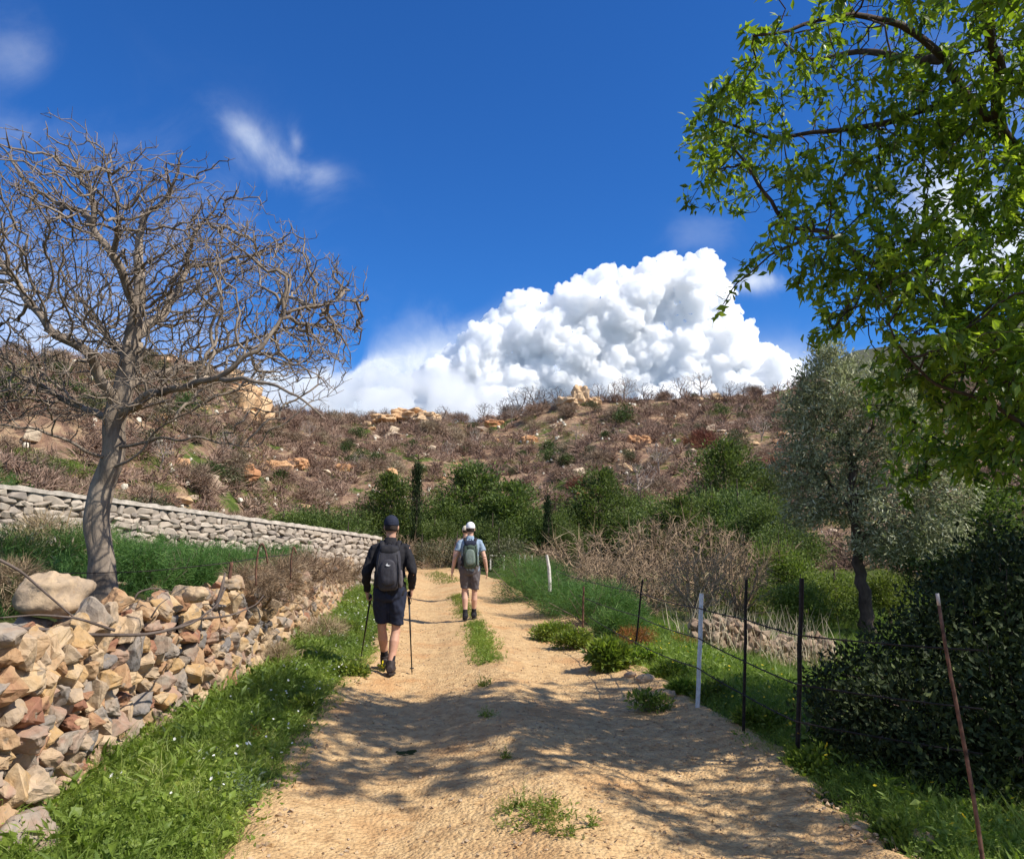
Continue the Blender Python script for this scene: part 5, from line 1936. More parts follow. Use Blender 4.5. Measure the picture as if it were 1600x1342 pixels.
for px, py, w, lab in [(415, 735, 2.2, 'orange rock face low on the left slope above the grey wall'), (455, 728, 1.7, 'orange tan boulders right of the orange rock face'), (370, 742, 1.7, 'orange boulders left of the orange rock face'), (535, 735, 1.5, 'orange rocks on the slope above the wall end'),
                       (830, 690, 2.0, 'tan rocks in the middle of the slope'), (770, 665, 2.2, 'pale rocks under the ridge left of centre'), (930, 775, 1.5, 'orange rocks between two conifers at the foot of the hill'), (990, 690, 1.6, 'yellowish rock below the big round bush')]:
    p = gp(px, py)
    c = p
    w *= 0.68
    a_ = Acc()
    for i in range(3):
        V, _, F4_ = sbox((0, 0, 0), (1, 1, 1), 0.6, 30, 18)
        off = np.array((rng.normal() * w * 0.55, rng.normal() * 0.4, 0.1))
        nn = np.array([noise.noise(Vector(v * 1.7 + c * 0.3 + Vector((i * 3, 0, 0)))) * 0.45 + abs(noise.noise(Vector(v * 4.0 + c))) * 0.2 for v in V])
        V = V * (1 + nn)[:, None] * np.array((w * 0.6, w * 0.5, w * 0.42)) + off
        a_.add(V, None, F4_, rng.uniform(0.0, 0.25))
    o = a_.build('rock_outcrop', M_HROCK)
    o.location = p
    tag(o, lab, 'rocks')

# ------------------------------------------------------------------ bare trees on the ridge and thickets nearer
M_SKY = bark_mat('ridge_tree_bark', (0.09, 0.065, 0.055), (0.20, 0.155, 0.13), 3.0, 0.3)
M_PALEB = bark_mat('pale_dead_wood', (0.20, 0.155, 0.125), (0.42, 0.34, 0.28), 3.0, 0.3)


def bare_proto(h=1.0, n=420, r0=0.006, crown=(0.42, 0.42, 0.34), cz=0.66, stems=1, expo=2.3, step=0.05, low=0.0):
    P0, par0 = [], []
    for s_ in range(stems):
        d = unit(np.array((rng.normal() * 0.35 * (stems > 1), rng.normal() * 0.35 * (stems > 1), 1.0)))
        last = -1
        q_ = np.array((rng.normal() * 0.03 * (stems > 1), rng.normal() * 0.03 * (stems > 1), -0.05))
        for i in range(int((cz - crown[2] * 0.75) / step) + 1):
            P0.append(q_.copy()); par0.append(last); last = len(P0) - 1
            d = unit(d + rng.normal(size=3) * 0.12)
            q_ = q_ + d * step
    A = ellip(n, (0, 0, cz), crown, 0.2)
    P, par = grow(P0, par0, A, step, 0.8, step * 1.3, 40, (0, 0, 0.08), 0.3, 3)
    r = radii(P, par, r0, expo)
    P, par, r = spurs(P, par, r, r0 * 2, 0.5, 0.12, r0 * 0.8, 0.3)
    a_, b_ = Acc(), Acc()
    skel_mesh(a_, P, par, r, sides=((0.02, 6), (0.01, 4), (0, 3)))
    return a_


BTM = [bare_proto(n=230, r0=0.0042) for _ in range(4)]
BT_DARK = [mesh_of(a_, 'bare_tree', M_SKY) for a_ in BTM]
BT_PALE = [me.copy() for me in BT_DARK]
for me in BT_PALE:
    me.materials.clear(); me.materials.append(M_PALEB)
sky_trees = [(600, 655, 22, 0), (655, 655, 24, 0), (690, 652, 30, 0), (715, 655, 24, 0), (757, 654, 34, 0), (790, 648, 36, 0), (812, 645, 44, 0), (832, 640, 46, 0), (850, 640, 34, 0), (872, 634, 34, 0), (935, 630, 36, 0),
             (965, 628, 40, 1), (980, 628, 46, 1), (1012, 622, 34, 0), (1042, 622, 30, 0), (1070, 622, 42, 1), (1100, 620, 46, 1), (1148, 618, 30, 0), (1170, 618, 28, 0), (1195, 616, 22, 0), (430, 655, 26, 0), (460, 658, 24, 0), (500, 655, 30, 0), (520, 656, 20, 0), (560, 657, 22, 0)]
ORD = ['first', 'second', 'third', 'fourth', 'fifth', 'sixth', 'seventh', 'eighth', 'ninth', 'tenth', 'eleventh', 'twelfth', 'thirteenth']


def nth(i, n):
    if i < (n + 1) // 2:
        return ORD[i] + ' from the left'
    return ORD[n - 1 - i] + ' from the right'


sky_trees.sort()
for i, (px, py, hp, dk) in enumerate(sky_trees):
    az = math.atan((px - 800) / F)
    rt_ = np.interp(az, _ta, _tr) * 0.985
    x, y = rt_ * math.sin(az), rt_ * math.cos(az)
    hgt = hp * y / F * 0.98
    put('ridge_tree', (BT_PALE if dk else BT_DARK)[i % 4], (x, y, gz(x, y) - 0.2), (hgt * 1.15, hgt * 1.15, hgt), ('small dark bare tree on the ridge skyline, ' if not dk else 'pale dead tree on the ridge before the cloud, ') + nth(i, len(sky_trees)), 'tree', 'bare trees on the ridge')
for i, (px, py, hp) in enumerate(sorted([(800, 660, 22), (745, 700, 26), (900, 690, 26), (1030, 740, 40), (700, 720, 26), (1000, 790, 60), (1190, 690, 34), (480, 690, 28), (560, 740, 30), (350, 720, 40), (250, 735, 46)])):
    p = gp(px, py)
    hgt = hp * p.y / F * 1.2
    put('dead_tree', BT_PALE[i % 4], p, hgt, 'pale leafless tree among the hillside shrubs, ' + nth(i, 11), 'tree', 'pale leafless trees on the hillside')

# ------------------------------------------------------------------ belt of green trees at the foot of the hill
M_CONI = leaf_mat('conifer_green', [(0.040, 0.062, 0.020), (0.088, 0.125, 0.036), (0.15, 0.195, 0.055), (0.24, 0.29, 0.09)], 0.35, 0.6, 0.2)
M_CYP = leaf_mat('cypress_green', [(0.010, 0.018, 0.007), (0.020, 0.034, 0.012), (0.038, 0.056, 0.020), (0.07, 0.09, 0.035)], 0.1, 0.7, 0.15)


def conifer(n=7000, narrow=0.42, L=0.045, power=0.55, ragg=0.45):
    """unit-high conifer, foliage in tiers of upswept boughs"""
    a_ = Acc()
    nb = 150
    per = n // nb
    for i in range(nb):
        z = 0.03 + 0.95 * rng.random() ** 1.05
        rad = narrow * (1 - z) ** power * (1 + rng.normal() * ragg * 0.5) + 0.015
        az = rng.uniform(0, 2 * np.pi)
        e = np.array((math.cos(az) * rad, math.sin(az) * rad, z + rad * 0.35))
        s_ = np.array((0, 0, z - 0.03))
        t = rng.uniform(0.25, 1.0, per)
        base = s_ + (e - s_) * t[:, None] + rng.normal(size=(per, 3)) * 0.022 * (1 + narrow)
        d = unit((e - s_) + rng.normal(size=(per, 3)) * rad * 0.8 + np.array((0, 0, 0.12)))
        l = L * rng.uniform(0.6, 1.3, per)
        leaves(a_, base, d, l, l * 0.38, np.clip(rng.normal(0.42 + 0.25 * (rng.random() - 0.4), 0.17, per), 0, 1), simple=True)
    return a_


CON = [mesh_of(conifer(11000, 0.46, 0.036), 'foliage', M_CONI) for _ in range(3)]
CYPM = [mesh_of(conifer(3600, 0.13, 0.035, 0.5, 0.15), 'foliage', M_CYP) for _ in range(2)]
RND = [mesh_of(leafball(9000, (0.6, 0.6, 0.5), 0.036, 0.4, 16, 0.2), 'foliage', M_CONI) for _ in range(3)]
RNDL = [mesh_of(leafball(9500, (0.6, 0.6, 0.5), 0.040, 0.4, 12, 0.15), 'foliage', M_LIME) for _ in range(2)]
RNDO = [mesh_of(leafball(3600, (0.6, 0.6, 0.45), 0.045, 0.3, 10, 0.3), 'foliage', M_BUSHO) for _ in range(2)]
tk = Acc()
V, F3_, F4_ = tube([(0, 0, -0.08), (0.01, 0, 0.3), (0, 0.01, 0.6), (0, 0, 0.85)], [0.032, 0.024, 0.014, 0.004], 6)
tk.add(V, F3_, F4_)
TRK = mesh_of(tk, 'trunk', M_BARK2)


def belt(name, px, top_py, wpx, Y, me, label, cat='tree', group=None, unit_w=0.9):
    wpx = wpx * (1.75 if me in CON else 1.35 if name == 'green_conifer' else 1.0)
    t_ = at(px, top_py, Y)
    g_ = gz(t_.x, Y)
    h_ = t_.z - g_ + 0.05
    w_ = wpx * Y / F / unit_w
    rt_ = thing(name, label, cat, (t_.x, Y, g_ - 0.05), rng.uniform(0, 6.28), group, (w_, w_, h_))
    link('foliage', me, rt_)
    link('trunk', TRK, rt_)
    return rt_


B = belt
B('green_conifer', 445, 778, 100, 44, RND[0], 'broad green bush-like conifer above the middle of the grey wall')
B('green_conifer', 515, 765, 95, 46, RND[1], 'bright green conifer above the wall right of the broad one')
B('green_conifer', 612, 745, 80, 50, CON[0], 'green conifer just left of the cypress behind the hiker in black')
B('cypress', 652, 726, 24, 48, CYPM[0], 'tall narrow dark cypress above the right shoulder of the hiker in black', unit_w=0.26)
B('green_conifer', 700, 748, 90, 54, RND[2], 'rounded green conifer right of the tall cypress')
B('green_conifer', 742, 728, 95, 55, CON[1], 'tallest green conifer behind the hiker in the white cap')
B('green_conifer', 800, 758, 90, 53, CON[2], 'green conifer between the tall conifer and the small cypress')
B('cypress', 856, 775, 20, 50, CYPM[1], 'small narrow dark cypress at the centre of the green belt', unit_w=0.26)
B('green_conifer', 833, 775, 60, 52, RND[0], 'green rounded conifer beside the small cypress')
B('green_conifer', 935, 738, 80, 54, CON[0], 'lone green conifer right of the small cypress')
B('green_conifer', 1010, 800, 70, 46, RND[1], 'dark green low conifer below the dry thicket')
B('green_conifer', 1085, 735, 90, 50, RND[2], 'broad dark green pine low on the right slope')
B('green_conifer', 1130, 692, 85, 56, CON[1], 'pointed green pine above the broad dark one on the right slope')
B('green_conifer', 1170, 770, 90, 44, RND[0], 'green pine left of the olive tree')
B('green_conifer', 1060, 780, 80, 44, CON[2], 'green conifer standing before the broad dark pine')
B('green_conifer', 1225, 790, 80, 38, RND[1], 'dark green tree directly left of the olive trunk')
B('green_conifer', 1440, 800, 120, 34, RND[2], 'dark green tree behind the olive tree on the right')
B('green_conifer', 1540, 760, 130, 32, CON[0], 'dark green conifer behind the big evergreen shrub at the right edge')
B('lime_tree', 1215, 808, 90, 24, RNDL[0], 'bright lime green shrub left of the olive trunk', 'shrub')
B('lime_tree', 1300, 850, 120, 21.5, RNDL[1], 'bright lime green shrub right behind the olive trunk', 'shrub')
B('lime_tree', 1385, 862, 90, 20.5, RNDL[0], 'lime green shrub right of the olive trunk', 'shrub')
B('lime_tree', 1250, 880, 110, 19.6, RNDL[0], 'lime green shrub over the right end of the ruined wall', 'shrub')
B('lime_tree', 1160, 880, 80, 23, RNDL[1], 'yellow green shrub behind the last white post', 'shrub')
for i_, (px_, tp_, w_, y_) in enumerate([(470, 790, 70, 44), (535, 792, 70, 46), (585, 785, 70, 49), (632, 795, 60, 50), (668, 775, 70, 53), (720, 778, 80, 53), (765, 765, 80, 55), (815, 775, 70, 54), (868, 790, 60, 52), (912, 778, 70, 54), (955, 785, 70, 53), (1040, 765, 90, 50), (1110, 750, 90, 50), (1150, 745, 90, 48), (1200, 765, 80, 44), (1000, 760, 60, 54)]):
    B('green_shrub', px_, tp_ - 22, w_ * 1.35, y_, RND[i_ % 3], 'rounded green shrub filling the belt at the hill foot, ' + (ORD[i_] + ' from the left' if i_ < 8 else ORD[15 - i_] + ' from the right'), 'shrub', 'shrubs filling the green belt')
B('green_shrub', 560, 798, 80, 47, RND[2], 'green shrub between the broad conifers and the cypress', 'shrub')
B('green_shrub', 680, 790, 80, 50, RND[0], 'dark green shrub in the shade right of the tall cypress', 'shrub')
B('green_shrub', 770, 785, 80, 50, RND[1], 'green shrub below the tall conifer at the centre of the belt', 'shrub')
B('green_shrub', 890, 800, 60, 50, RND[2], 'green shrub between the small cypress and the lone conifer', 'shrub')
B('green_shrub', 975, 775, 60, 52, RND[0], 'small green shrub right of the lone conifer', 'shrub')
B('green_shrub', 1200, 700, 70, 56, RND[1], 'dark green shrub up the slope right of the pointed pine', 'shrub')
B('olive_bush', 780, 812, 90, 40, RNDO[0], 'grey olive bush behind the hiker in the white cap', 'bush')
B('olive_bush', 715, 820, 90, 42, RNDO[1], 'grey brown bush between the two near hikers', 'bush')
B('olive_bush', 545, 800, 100, 36, RNDO[0], 'olive brown bush above the right end of the grey wall', 'bush')
B('olive_bush', 480, 808, 80, 35, RNDO[1], 'olive green bush above the grey wall left of its end', 'bush')
B('olive_bush', 660, 822, 60, 41, RNDO[0], 'dark olive bush right of the head of the hiker in black', 'bush')
B('olive_bush', 880, 845, 80, 30, RNDO[1], 'olive bush behind the bare thicket right of the track', 'bush')
B('olive_bush', 240, 740, 120, 27, RNDO[1], 'olive brown bush behind the grey wall right of the bare tree trunk', 'bush')
B('olive_bush', 60, 700, 120, 30, RNDO[0], 'dull green bush behind the grey wall at the left edge', 'bush')

# leafless thickets between the fence field and the green belt
THK = []
for i in range(4):
    a_ = bare_proto(n=520, r0=0.0045, crown=(0.62, 0.62, 0.42), cz=0.55, stems=4, step=0.045)
    b2 = dry_proto(8, 420, 0.9, 0.008, i, 0.7)
    me = a_.mesh('branches')
    me.materials.append(bark_mat('thicket_wood', (0.16, 0.105, 0.065), (0.40, 0.285, 0.18), 5.0, 0.3) if i == 0 else THK[0].materials[0])
    THK.append(me)
thick = [(905, 838, 130, 27, 'leafless grey brown thicket behind the feathery bushes'), (965, 825, 140, 30, 'leafless greyish thicket in the middle right of the track'), (1030, 800, 120, 31, 'tall leafless mauve thicket under the dark pine'),
         (1110, 815, 130, 26, 'leafless pinkish thicket behind the white post'), (1150, 838, 90, 22, 'dense leafless bush behind the tall dark fence post'), (1010, 855, 110, 24, 'leafless olive brown thicket behind the wire fence'),
         (940, 862, 90, 22, 'low leafless thicket behind the feathery green bush'), (1085, 860, 100, 20.5, 'leafless bush just behind the ruined wall'), (690, 838, 60, 44, 'leafless brown bush at the end of the track'), (618, 830, 60, 40, 'leafless brown bush beyond the end of the grey wall'),
         (1200, 850, 90, 27, 'leafless thicket between the lime green shrubs'), (850, 850, 70, 33, 'small leafless bush beyond the far end of the fence')]
M_THT = leaf_mat('thicket_twig', [(0.12, 0.080, 0.045), (0.23, 0.16, 0.095), (0.35, 0.255, 0.16), (0.48, 0.37, 0.24)], 0.0, 0.85, 0.1)
THT = [mesh_of(dry_proto(10, 620, 0.95, 0.0085, i, 0.8), 'twigs', M_THT) for i in range(3)]
for i, (px, tp, w, Y, lab) in enumerate(thick):
    t_ = at(px, tp, Y)
    g_ = gz(t_.x, Y)
    h_ = (t_.z - g_) / 0.95
    w_ = w * Y / F / 1.15
    rt_ = thing('bare_thicket', lab, 'thicket', (t_.x, Y, g_ - 0.05), rng.uniform(0, 6.28), None, (w_, w_, h_))
    link('branches', THK[i % 4], rt_)
    link('twigs', THT[i % 3], rt_)

# dry shrubs close by on the terrace and the wall
PF = [mesh_of(puff(2600, (1, 1, 0.7), 0.30, 0.010, 10), 'dry_bush', M_THT) for _ in range(3)]
for i, (px, py, Y, sc_, lab) in enumerate([(425, 925, 9.3, 0.50, 'grey mauve dry shrub on top of the tumbled wall before the grey wall'), (490, 905, 13.0, 0.62, 'brownish dry shrub on the wall top near the far end'), (395, 915, 8.6, 0.38, 'low dry shrub beside the short rusty stake on the wall'),
                                           (20, 935, 6.2, 0.38, 'tangled dry stems on the wall top at the left edge'), (540, 905, 19, 0.7, 'dry shrub at the far end of the tumbled wall'), (500, 990, 11.5, 0.42, 'dry brown weeds against the wall face behind the black clad hiker’s left pole'),
                                           (445, 1030, 9.2, 0.32, 'dry olive brown weeds at the foot of the wall face'), (90, 860, 9.5, 0.6, 'dry pale stemmed bush left of the bare tree trunk')]):
    p = at(px, py, Y)
    put('dry_bush', PF[i % 3], p, sc_ * 1.05, lab.replace('’s', ''), 'dry shrub', None, z=max(p.z - 0.05, gz(p.x, p.y)) if i not in (5, 6) else p.z - 0.1)

n = 520
a_, b_ = gp(1090, 1015), gp(1290, 1028)
tt = rng.random(n)
x, y = a_.x + (b_.x - a_.x) * tt + rng.normal(size=n) * 0.2, a_.y + (b_.y - a_.y) * tt - rng.uniform(-1.2, 0.5, n)
acc = Acc()
d = rng.normal(size=(n, 3)) * (0.25, 0.25, 0) + np.array((0, 0, 1.0))
blades(acc, np.stack([x, y, H(x, y)], -1), d, rng.uniform(0.35, 1.0, n), 0.016, rng.uniform(0.6, 1.0, n), 0.25, 3)
tag(acc.build('dry_grass', leaf_mat('pale_dry_stalk', [(0.25, 0.20, 0.12), (0.42, 0.35, 0.22), (0.55, 0.47, 0.32)], 0.1)), 'pale dry grass stalks standing round the ruined wall', None, None, 'stuff')

M_SLOPE = leaf_mat('fresh_slope_green', [(0.07, 0.10, 0.025), (0.15, 0.20, 0.04), (0.26, 0.30, 0.07)], 0.3)
SLP = [mesh_of(leafball(2200, (1, 1, 0.3), 0.07, 0.25, 8), 'slope_weeds', M_SLOPE) for _ in range(2)]
for i, (px, py, sc_, lab) in enumerate([(25, 742, 1.5, 'bright green weeds on the slope above the grey wall at the left edge'), (75, 748, 1.3, 'green weeds on the slope above the wall, right of the left edge patch'),
                                        (125, 752, 1.2, 'green weeds above the wall just left of the bare tree trunk'), (20, 722, 1.4, 'green weeds higher on the slope at the left edge'),
                                        (90, 735, 1.3, 'green weeds higher on the slope left of the bare tree'), (250, 772, 1.1, 'yellow green weeds above the wall right of the bare tree trunk')]):
    put('slope_weeds', SLP[i % 2], gp(px, py), sc_, lab, 'weeds')
rock('boulder', 47, 738, 0.9, 'pale boulder in the green slope above the grey wall at the left edge', 0.6, seed=21, wz=0.8, sink=0.3)
rock('boulder', 112, 750, 0.6, 'small pale boulder above the grey wall left of the bare tree', 0.55, seed=22, wz=0.8, sink=0.3)
# ------------------------------------------------------------------ cumulus behind the ridge
def cumulus(name, label, tops, Y, base_py, vox, dens, nfill, seed, bil=1.0):
    rs = np.random.default_rng(seed)
    m_px = Y / F
    balls = []
    for (px, py, rp) in tops:
        c = np.array(at(px, py + rp, Y + rs.uniform(-0.3, 0.3) * rp * m_px))
        balls.append((c, rp * m_px))
    xs = np.array([t_[0] for t_ in tops]); ys = np.array([t_[1] for t_ in tops]); o_ = np.argsort(xs)
    for _ in range(nfill):
        px = rs.uniform(xs.min() + 10, xs.max() - 10)
        tp = np.interp(px, xs[o_], ys[o_])
        rp = rs.uniform(13, 32)
        if base_py - tp < 50:
            rp = 20
        py = rs.uniform(tp + rp * 1.15, max(base_py, tp + rp * 1.2))
        q_ = (py - tp) / max(60, base_py - tp)
        c = np.array(at(px, py, Y - (30 * q_ + rs.uniform(-12, 30)) * m_px))
        balls.append((c, rp * m_px))
    a_ = Acc()
    ico = bmesh.new(); bmesh.ops.create_icosphere(ico, subdivisions=2, radius=1.0)
    IV = np.array([v.co[:] for v in ico.verts]); IF = np.array([[v.index for v in f.verts] for f in ico.faces]); ico.free()
    for c, r_ in balls:
        a_.add(IV * r_ * 0.93 + c, IF)
        n1_ = 16
        v = unit(rs.normal(size=(n1_, 3)) + np.array((0, -0.5, 0.15)))
        for d in v:
            r2 = r_ * rs.uniform(0.25, 0.5)
            c2_ = c + d * r_ * rs.uniform(0.72, 0.95)
            a_.add(IV * r2 + c2_, IF)
            v2 = unit(rs.normal(size=(7, 3)) + d * 1.0 + np.array((0, -0.3, 0.1)))
            for d2 in v2:
                r3 = r2 * rs.uniform(0.25, 0.5)
                a_.add(IV * r3 + c2_ + d2 * r2 * 0.9, IF)
    m_, q_ = new_mat('cloud_vapour')
    v_ = q_.n('ShaderNodeVolumePrincipled', ins={'Color': (1, 1, 1, 1), 'Density': dens, 'Anisotropy': 0.3})
    oo = q_.n('ShaderNodeOutputMaterial')
    q_.link(v_.outputs[0], oo.inputs['Volume'])
    o = voxel_merge(name, a_, vox, m_, None, 1, 0)
    me = o.data
    n = len(me.vertices)
    co = np.zeros(n * 3, np.float32); me.vertices.foreach_get('co', co); co = co.reshape(-1, 3)
    no = np.zeros(n * 3, np.float32); me.vertices.foreach_get('normal', no); no = no.reshape(-1, 3)
    d = np.array([abs(noise.noise(Vector(c * 0.016))) * 1.0 + abs(noise.noise(Vector(c * 0.036))) * 0.75 + abs(noise.noise(Vector(c * 0.075))) * 0.45 for c in co])
    co += no * (d * 26 - 10)[:, None] * bil
    me.vertices.foreach_set('co', co.ravel()); me.update()
    print('cloud verts', n)
    return tag(o, label, 'cloud')


cumulus('cumulus_cloud', 'towering white cumulus cloud rising behind the ridge', [
    (664, 590, 18), (690, 562, 22), (715, 540, 22), (742, 512, 26), (775, 486, 24), (806, 462, 22), (826, 452, 20), (850, 468, 20), (880, 450, 22), (905, 434, 22), (940, 418, 24), (972, 426, 26), (1010, 408, 26), (1042, 402, 24),
    (1066, 420, 26), (1090, 399, 22), (1108, 408, 22), (1120, 440, 24), (1136, 474, 26), (1150, 500, 26), (1170, 526, 24), (1194, 546, 22), (1218, 560, 20), (1240, 572, 18), (1258, 594, 20)], 3000, 700, 5.5, 0.075, 300, 5)
cumulus('cumulus_cloud', 'lower soft cloud bank trailing left of the towering cumulus', [
    (390, 606, 18), (430, 600, 22), (470, 592, 22), (510, 588, 24), (548, 586, 22), (580, 572, 18), (598, 574, 16), (620, 586, 22), (650, 584, 24), (684, 575, 24), (712, 582, 24), (742, 598, 22), (775, 612, 20), (810, 622, 18)], 2450, 700, 9.0, 0.016, 60, 8, 0.9)
# ------------------------------------------------------------------ wire fence on the right
M_STEEL = plain_mat('dark_steel', (0.035, 0.028, 0.025), 0.6, 0.5, 40.0, 0.5)
M_RUSTM = plain_mat('rusted_steel', (0.13, 0.065, 0.042), 0.85, 0.75, 22.0, 0.2, bump=0.8)
M_WPOST = plain_mat('white_galvanised', (0.62, 0.64, 0.66), 0.45, 0.18, 25.0, 0.3, bump=0.4)


def angle_post(base, topv, w, mat, parent, name='post', label=None):
    """angle-iron post: an L section from base to top"""
    base, topv = np.array(base), np.array(topv)
    d = unit(topv - base)
    x = unit(np.cross(d, (0, 1, 0.0)))
    y = np.cross(d, x)
    t_ = w * 0.18
    sec = [(0, 0), (w, 0), (w, t_), (t_, t_), (t_, w), (0, w)]
    a_ = Acc()
    Vv = []
    for i in range(7):
        c = base + (topv - base) * i / 6 + x * rng.normal() * 0.002
        Vv += [c + x * (sx - w / 2) + y * (sy - w / 2) for sx, sy in sec]
    F4 = [(i * 6 + j, i * 6 + (j + 1) % 6, (i + 1) * 6 + (j + 1) % 6, (i + 1) * 6 + j) for i in range(6) for j in range(6)]
    n0 = 36
    F4 += [(0, 1, 2, 3), (0, 3, 4, 5), (n0, n0 + 3, n0 + 2, n0 + 1), (n0, n0 + 5, n0 + 4, n0 + 3)]
    a_.add(Vv, F4=F4)
    o = a_.build(name, mat, parent)
    if label:
        o['label'] = label
    return o


fence = thing('wire_fence', 'sagging three strand wire fence on thin steel posts along the right side of the track', 'fence')
posts = [  # base px, base py, top px, top py, width, mat, label
    (988, 1036, 1004, 905, 0.020, M_STEEL, 'thin dark post, farthest of the fence'),
    (1088, 1116, 1096, 927, 0.032, M_WPOST, 'white galvanised post'),
    (1160, 1152, 1166, 905, 0.020, M_STEEL, 'slim dark post'),
    (1243, 1200, 1253, 903, 0.025, M_STEEL, 'dark brown post nearest the evergreen shrub'),
]
tops = []
for bx, by, tx, ty, w, mt, lab in posts:
    b_ = gp(bx, by)
    t_ = at(tx, ty, b_.y + 0.02)
    angle_post((b_.x, b_.y, b_.z - 0.15), t_, w, mt, fence, 'post', lab)
    tops.append((b_, t_))
wires = [[(870, 892, 15.0), (1000, 925, 0), (1094, 950, 1), (1165, 967, 2), (1250, 992, 3)],
         [(905, 930, 13.0), (998, 962, 0), (1092, 996, 1), (1164, 1032, 2), (1247, 1068, 3)],
         [(920, 962, 12.5), (992, 1002, 0), (1090, 1042, 1), (1163, 1084, 2), (1245, 1126, 3)]]
for wl in wires:
    P = []
    for i, (px, py, k_) in enumerate(wl):
        Yw = k_ if i == 0 else tops[k_][0].y
        P.append(np.array(at(px, py, Yw)) + np.array((-0.012, -0.02, 0)))
    P.append(P[-1] + np.array((0.75, -0.9, 0.02)))
    Q = []
    for a, b in zip(P[:-1], P[1:]):
        for t in np.linspace(0, 1, 14, endpoint=False):
            q_ = a + (b - a) * t
            q_[2] -= 0.03 * 4 * t * (1 - t) * np.linalg.norm(b - a) * 0.25
            Q.append(q_)
    Q.append(P[-1])
    Q = np.array(Q)
    a_ = Acc()
    V, F3_, F4_ = tube(Q, 0.0055, 5)
    a_.add(V, F3_, F4_)
    # barbs
    for q_ in Q[3::3]:
        for s_ in (-1, 1):
            V, F3_, F4_ = tube([q_ - np.array((0.012, 0.0, 0.014 * s_)), q_ + np.array((0.012, 0, 0.014 * s_))], 0.0028, 3)
            a_.add(V, F3_, F4_)
    a_.build('wire', M_STEEL, fence)

rt_ = thing('leaning_post', 'tall rusty leaning post before the dark evergreen shrub at the bottom right', 'post', (0, 0, 0))
b_ = at(1540, 1350, 3.72); t_ = at(1471, 946, 3.95)
V_ = (b_.x, b_.y, min(b_.z, gz(b_.x, b_.y)) - 0.1)
a_ = Acc()
pp = [np.array(V_) + (np.array(t_) - np.array(V_)) * s_ + np.array((0.012 * math.sin(s_ * 5), 0, 0)) for s_ in np.linspace(0, 1, 9)]
V, F3_, F4_ = tube(pp, np.linspace(0.0105, 0.0085, 9), 8)
a_.add(V, F3_, F4_)
a_.build('post', M_RUSTM, rt_, True)
a_ = Acc()
V, F3_, F4_ = tube([pp[-1], pp[-1] + (pp[-1] - pp[-2]) * 0.35], 0.0090, 8)
a_.add(V, F3_, F4_)
a_.build('pale_tip', plain_mat('pale_worn_metal', (0.42, 0.36, 0.32), 0.7, 0.3), rt_, True)


def single_post(name, bx, by, tx, ty, w, mt, lab, bend=0.0, Y=None):
    b_ = gp(bx, by) if Y is None else at(bx, by, Y)
    t_ = at(tx, ty, b_.y)
    P = [np.array((b_.x, b_.y, b_.z - 0.2)), np.array(b_), (np.array(b_) + np.array(t_)) / 2 + np.array((bend, 0, 0)), np.array(t_)]
    a_ = Acc()
    V, F3_, F4_ = tube(P, [w, w, w * 0.95, w * 0.85], 8)
    V = V + np.array([[noise.noise(Vector(v * 14)) * w * 0.3, noise.noise(Vector(v * 14 + np.array((5, 0, 0)))) * w * 0.3, 0] for v in V])
    o = a_.add(V, F3_, F4_).build(name, mt)
    return tag(o, lab, 'post')


M_WOODP = plain_mat('weathered_white_wood', (0.60, 0.55, 0.47), 0.8, 0.25, 20.0, bump=0.6)
single_post('wooden_post', 859, 908, 854, 867, 0.035, M_WOODP, 'small pale bent wooden post among the feathery bushes', 0.02, Y=16.0)
single_post('rusty_post', 911, 972, 912, 916, 0.016, M_RUSTM, 'short thin rusty orange post among the feathery bushes', 0.0, Y=12.5)
for i, (px, lab) in enumerate([(812, 'tiny pale post far down the track, leftmost of three'), (820, 'tiny pale post far down the track, middle of three'), (831, 'tiny pale post far down the track, rightmost of three')]):
    single_post('far_post', px, 880, px, 867, 0.022, M_WOODP, lab, 0, Y=27.0 + i * 0.4)
single_post('far_post', 1188 - 1, 1, 1, 1, 0.01, M_WOODP, 'x', 0, Y=30) if False else None
# pale gate panel at the far end of the track
g_ = at(745, 878, 40)
gt = thing('field_gate', 'low pale post and rail across the grass at the far end of the track', 'gate')
for px in (662, 766, 787):
    a_ = Acc()
    b_ = at(px, 882, 44)
    V, F3_, F4_ = tube([(b_.x, b_.y, gz(b_.x, b_.y) - 0.1), (b_.x, b_.y, at(px, 866, 44).z)], 0.05, 6)
    a_.add(V, F3_, F4_)
    a_.build('post', M_WOODP, gt)
a_ = Acc()
V, F3_, F4_ = tube([at(766, 868, 44), at(787, 868, 44)], 0.05, 6)
a_.add(V, F3_, F4_)
a_.build('rail', M_WOODP, gt)

# ------------------------------------------------------------------ stakes, wire and dead wood on the wall top
lf = thing('wire_fence', 'single sagging barbed wire on short bent rusty stakes above the tumbled wall', 'fence')


def poly_part(pts, rad, mat, parent, name, k_=6):
    a_ = Acc()
    P = np.array([np.array(at(*p)) for p in pts])
    Q = [P[0]]
    for a, b in zip(P[:-1], P[1:]):
        for t in (0.25, 0.5, 0.75, 1.0):
            Q.append(a + (b - a) * t)
    Q = np.array(Q)
    Q[1:-1] = (Q[:-2] + 2 * Q[1:-1] + Q[2:]) / 4
    V, F3_, F4_ = tube(Q, rad if np.isscalar(rad) else np.interp(np.linspace(0, 1, len(Q)), np.linspace(0, 1, len(rad)), rad), k_)
    a_.add(V, F3_, F4_)
    return a_.build(name, mat, parent, True)


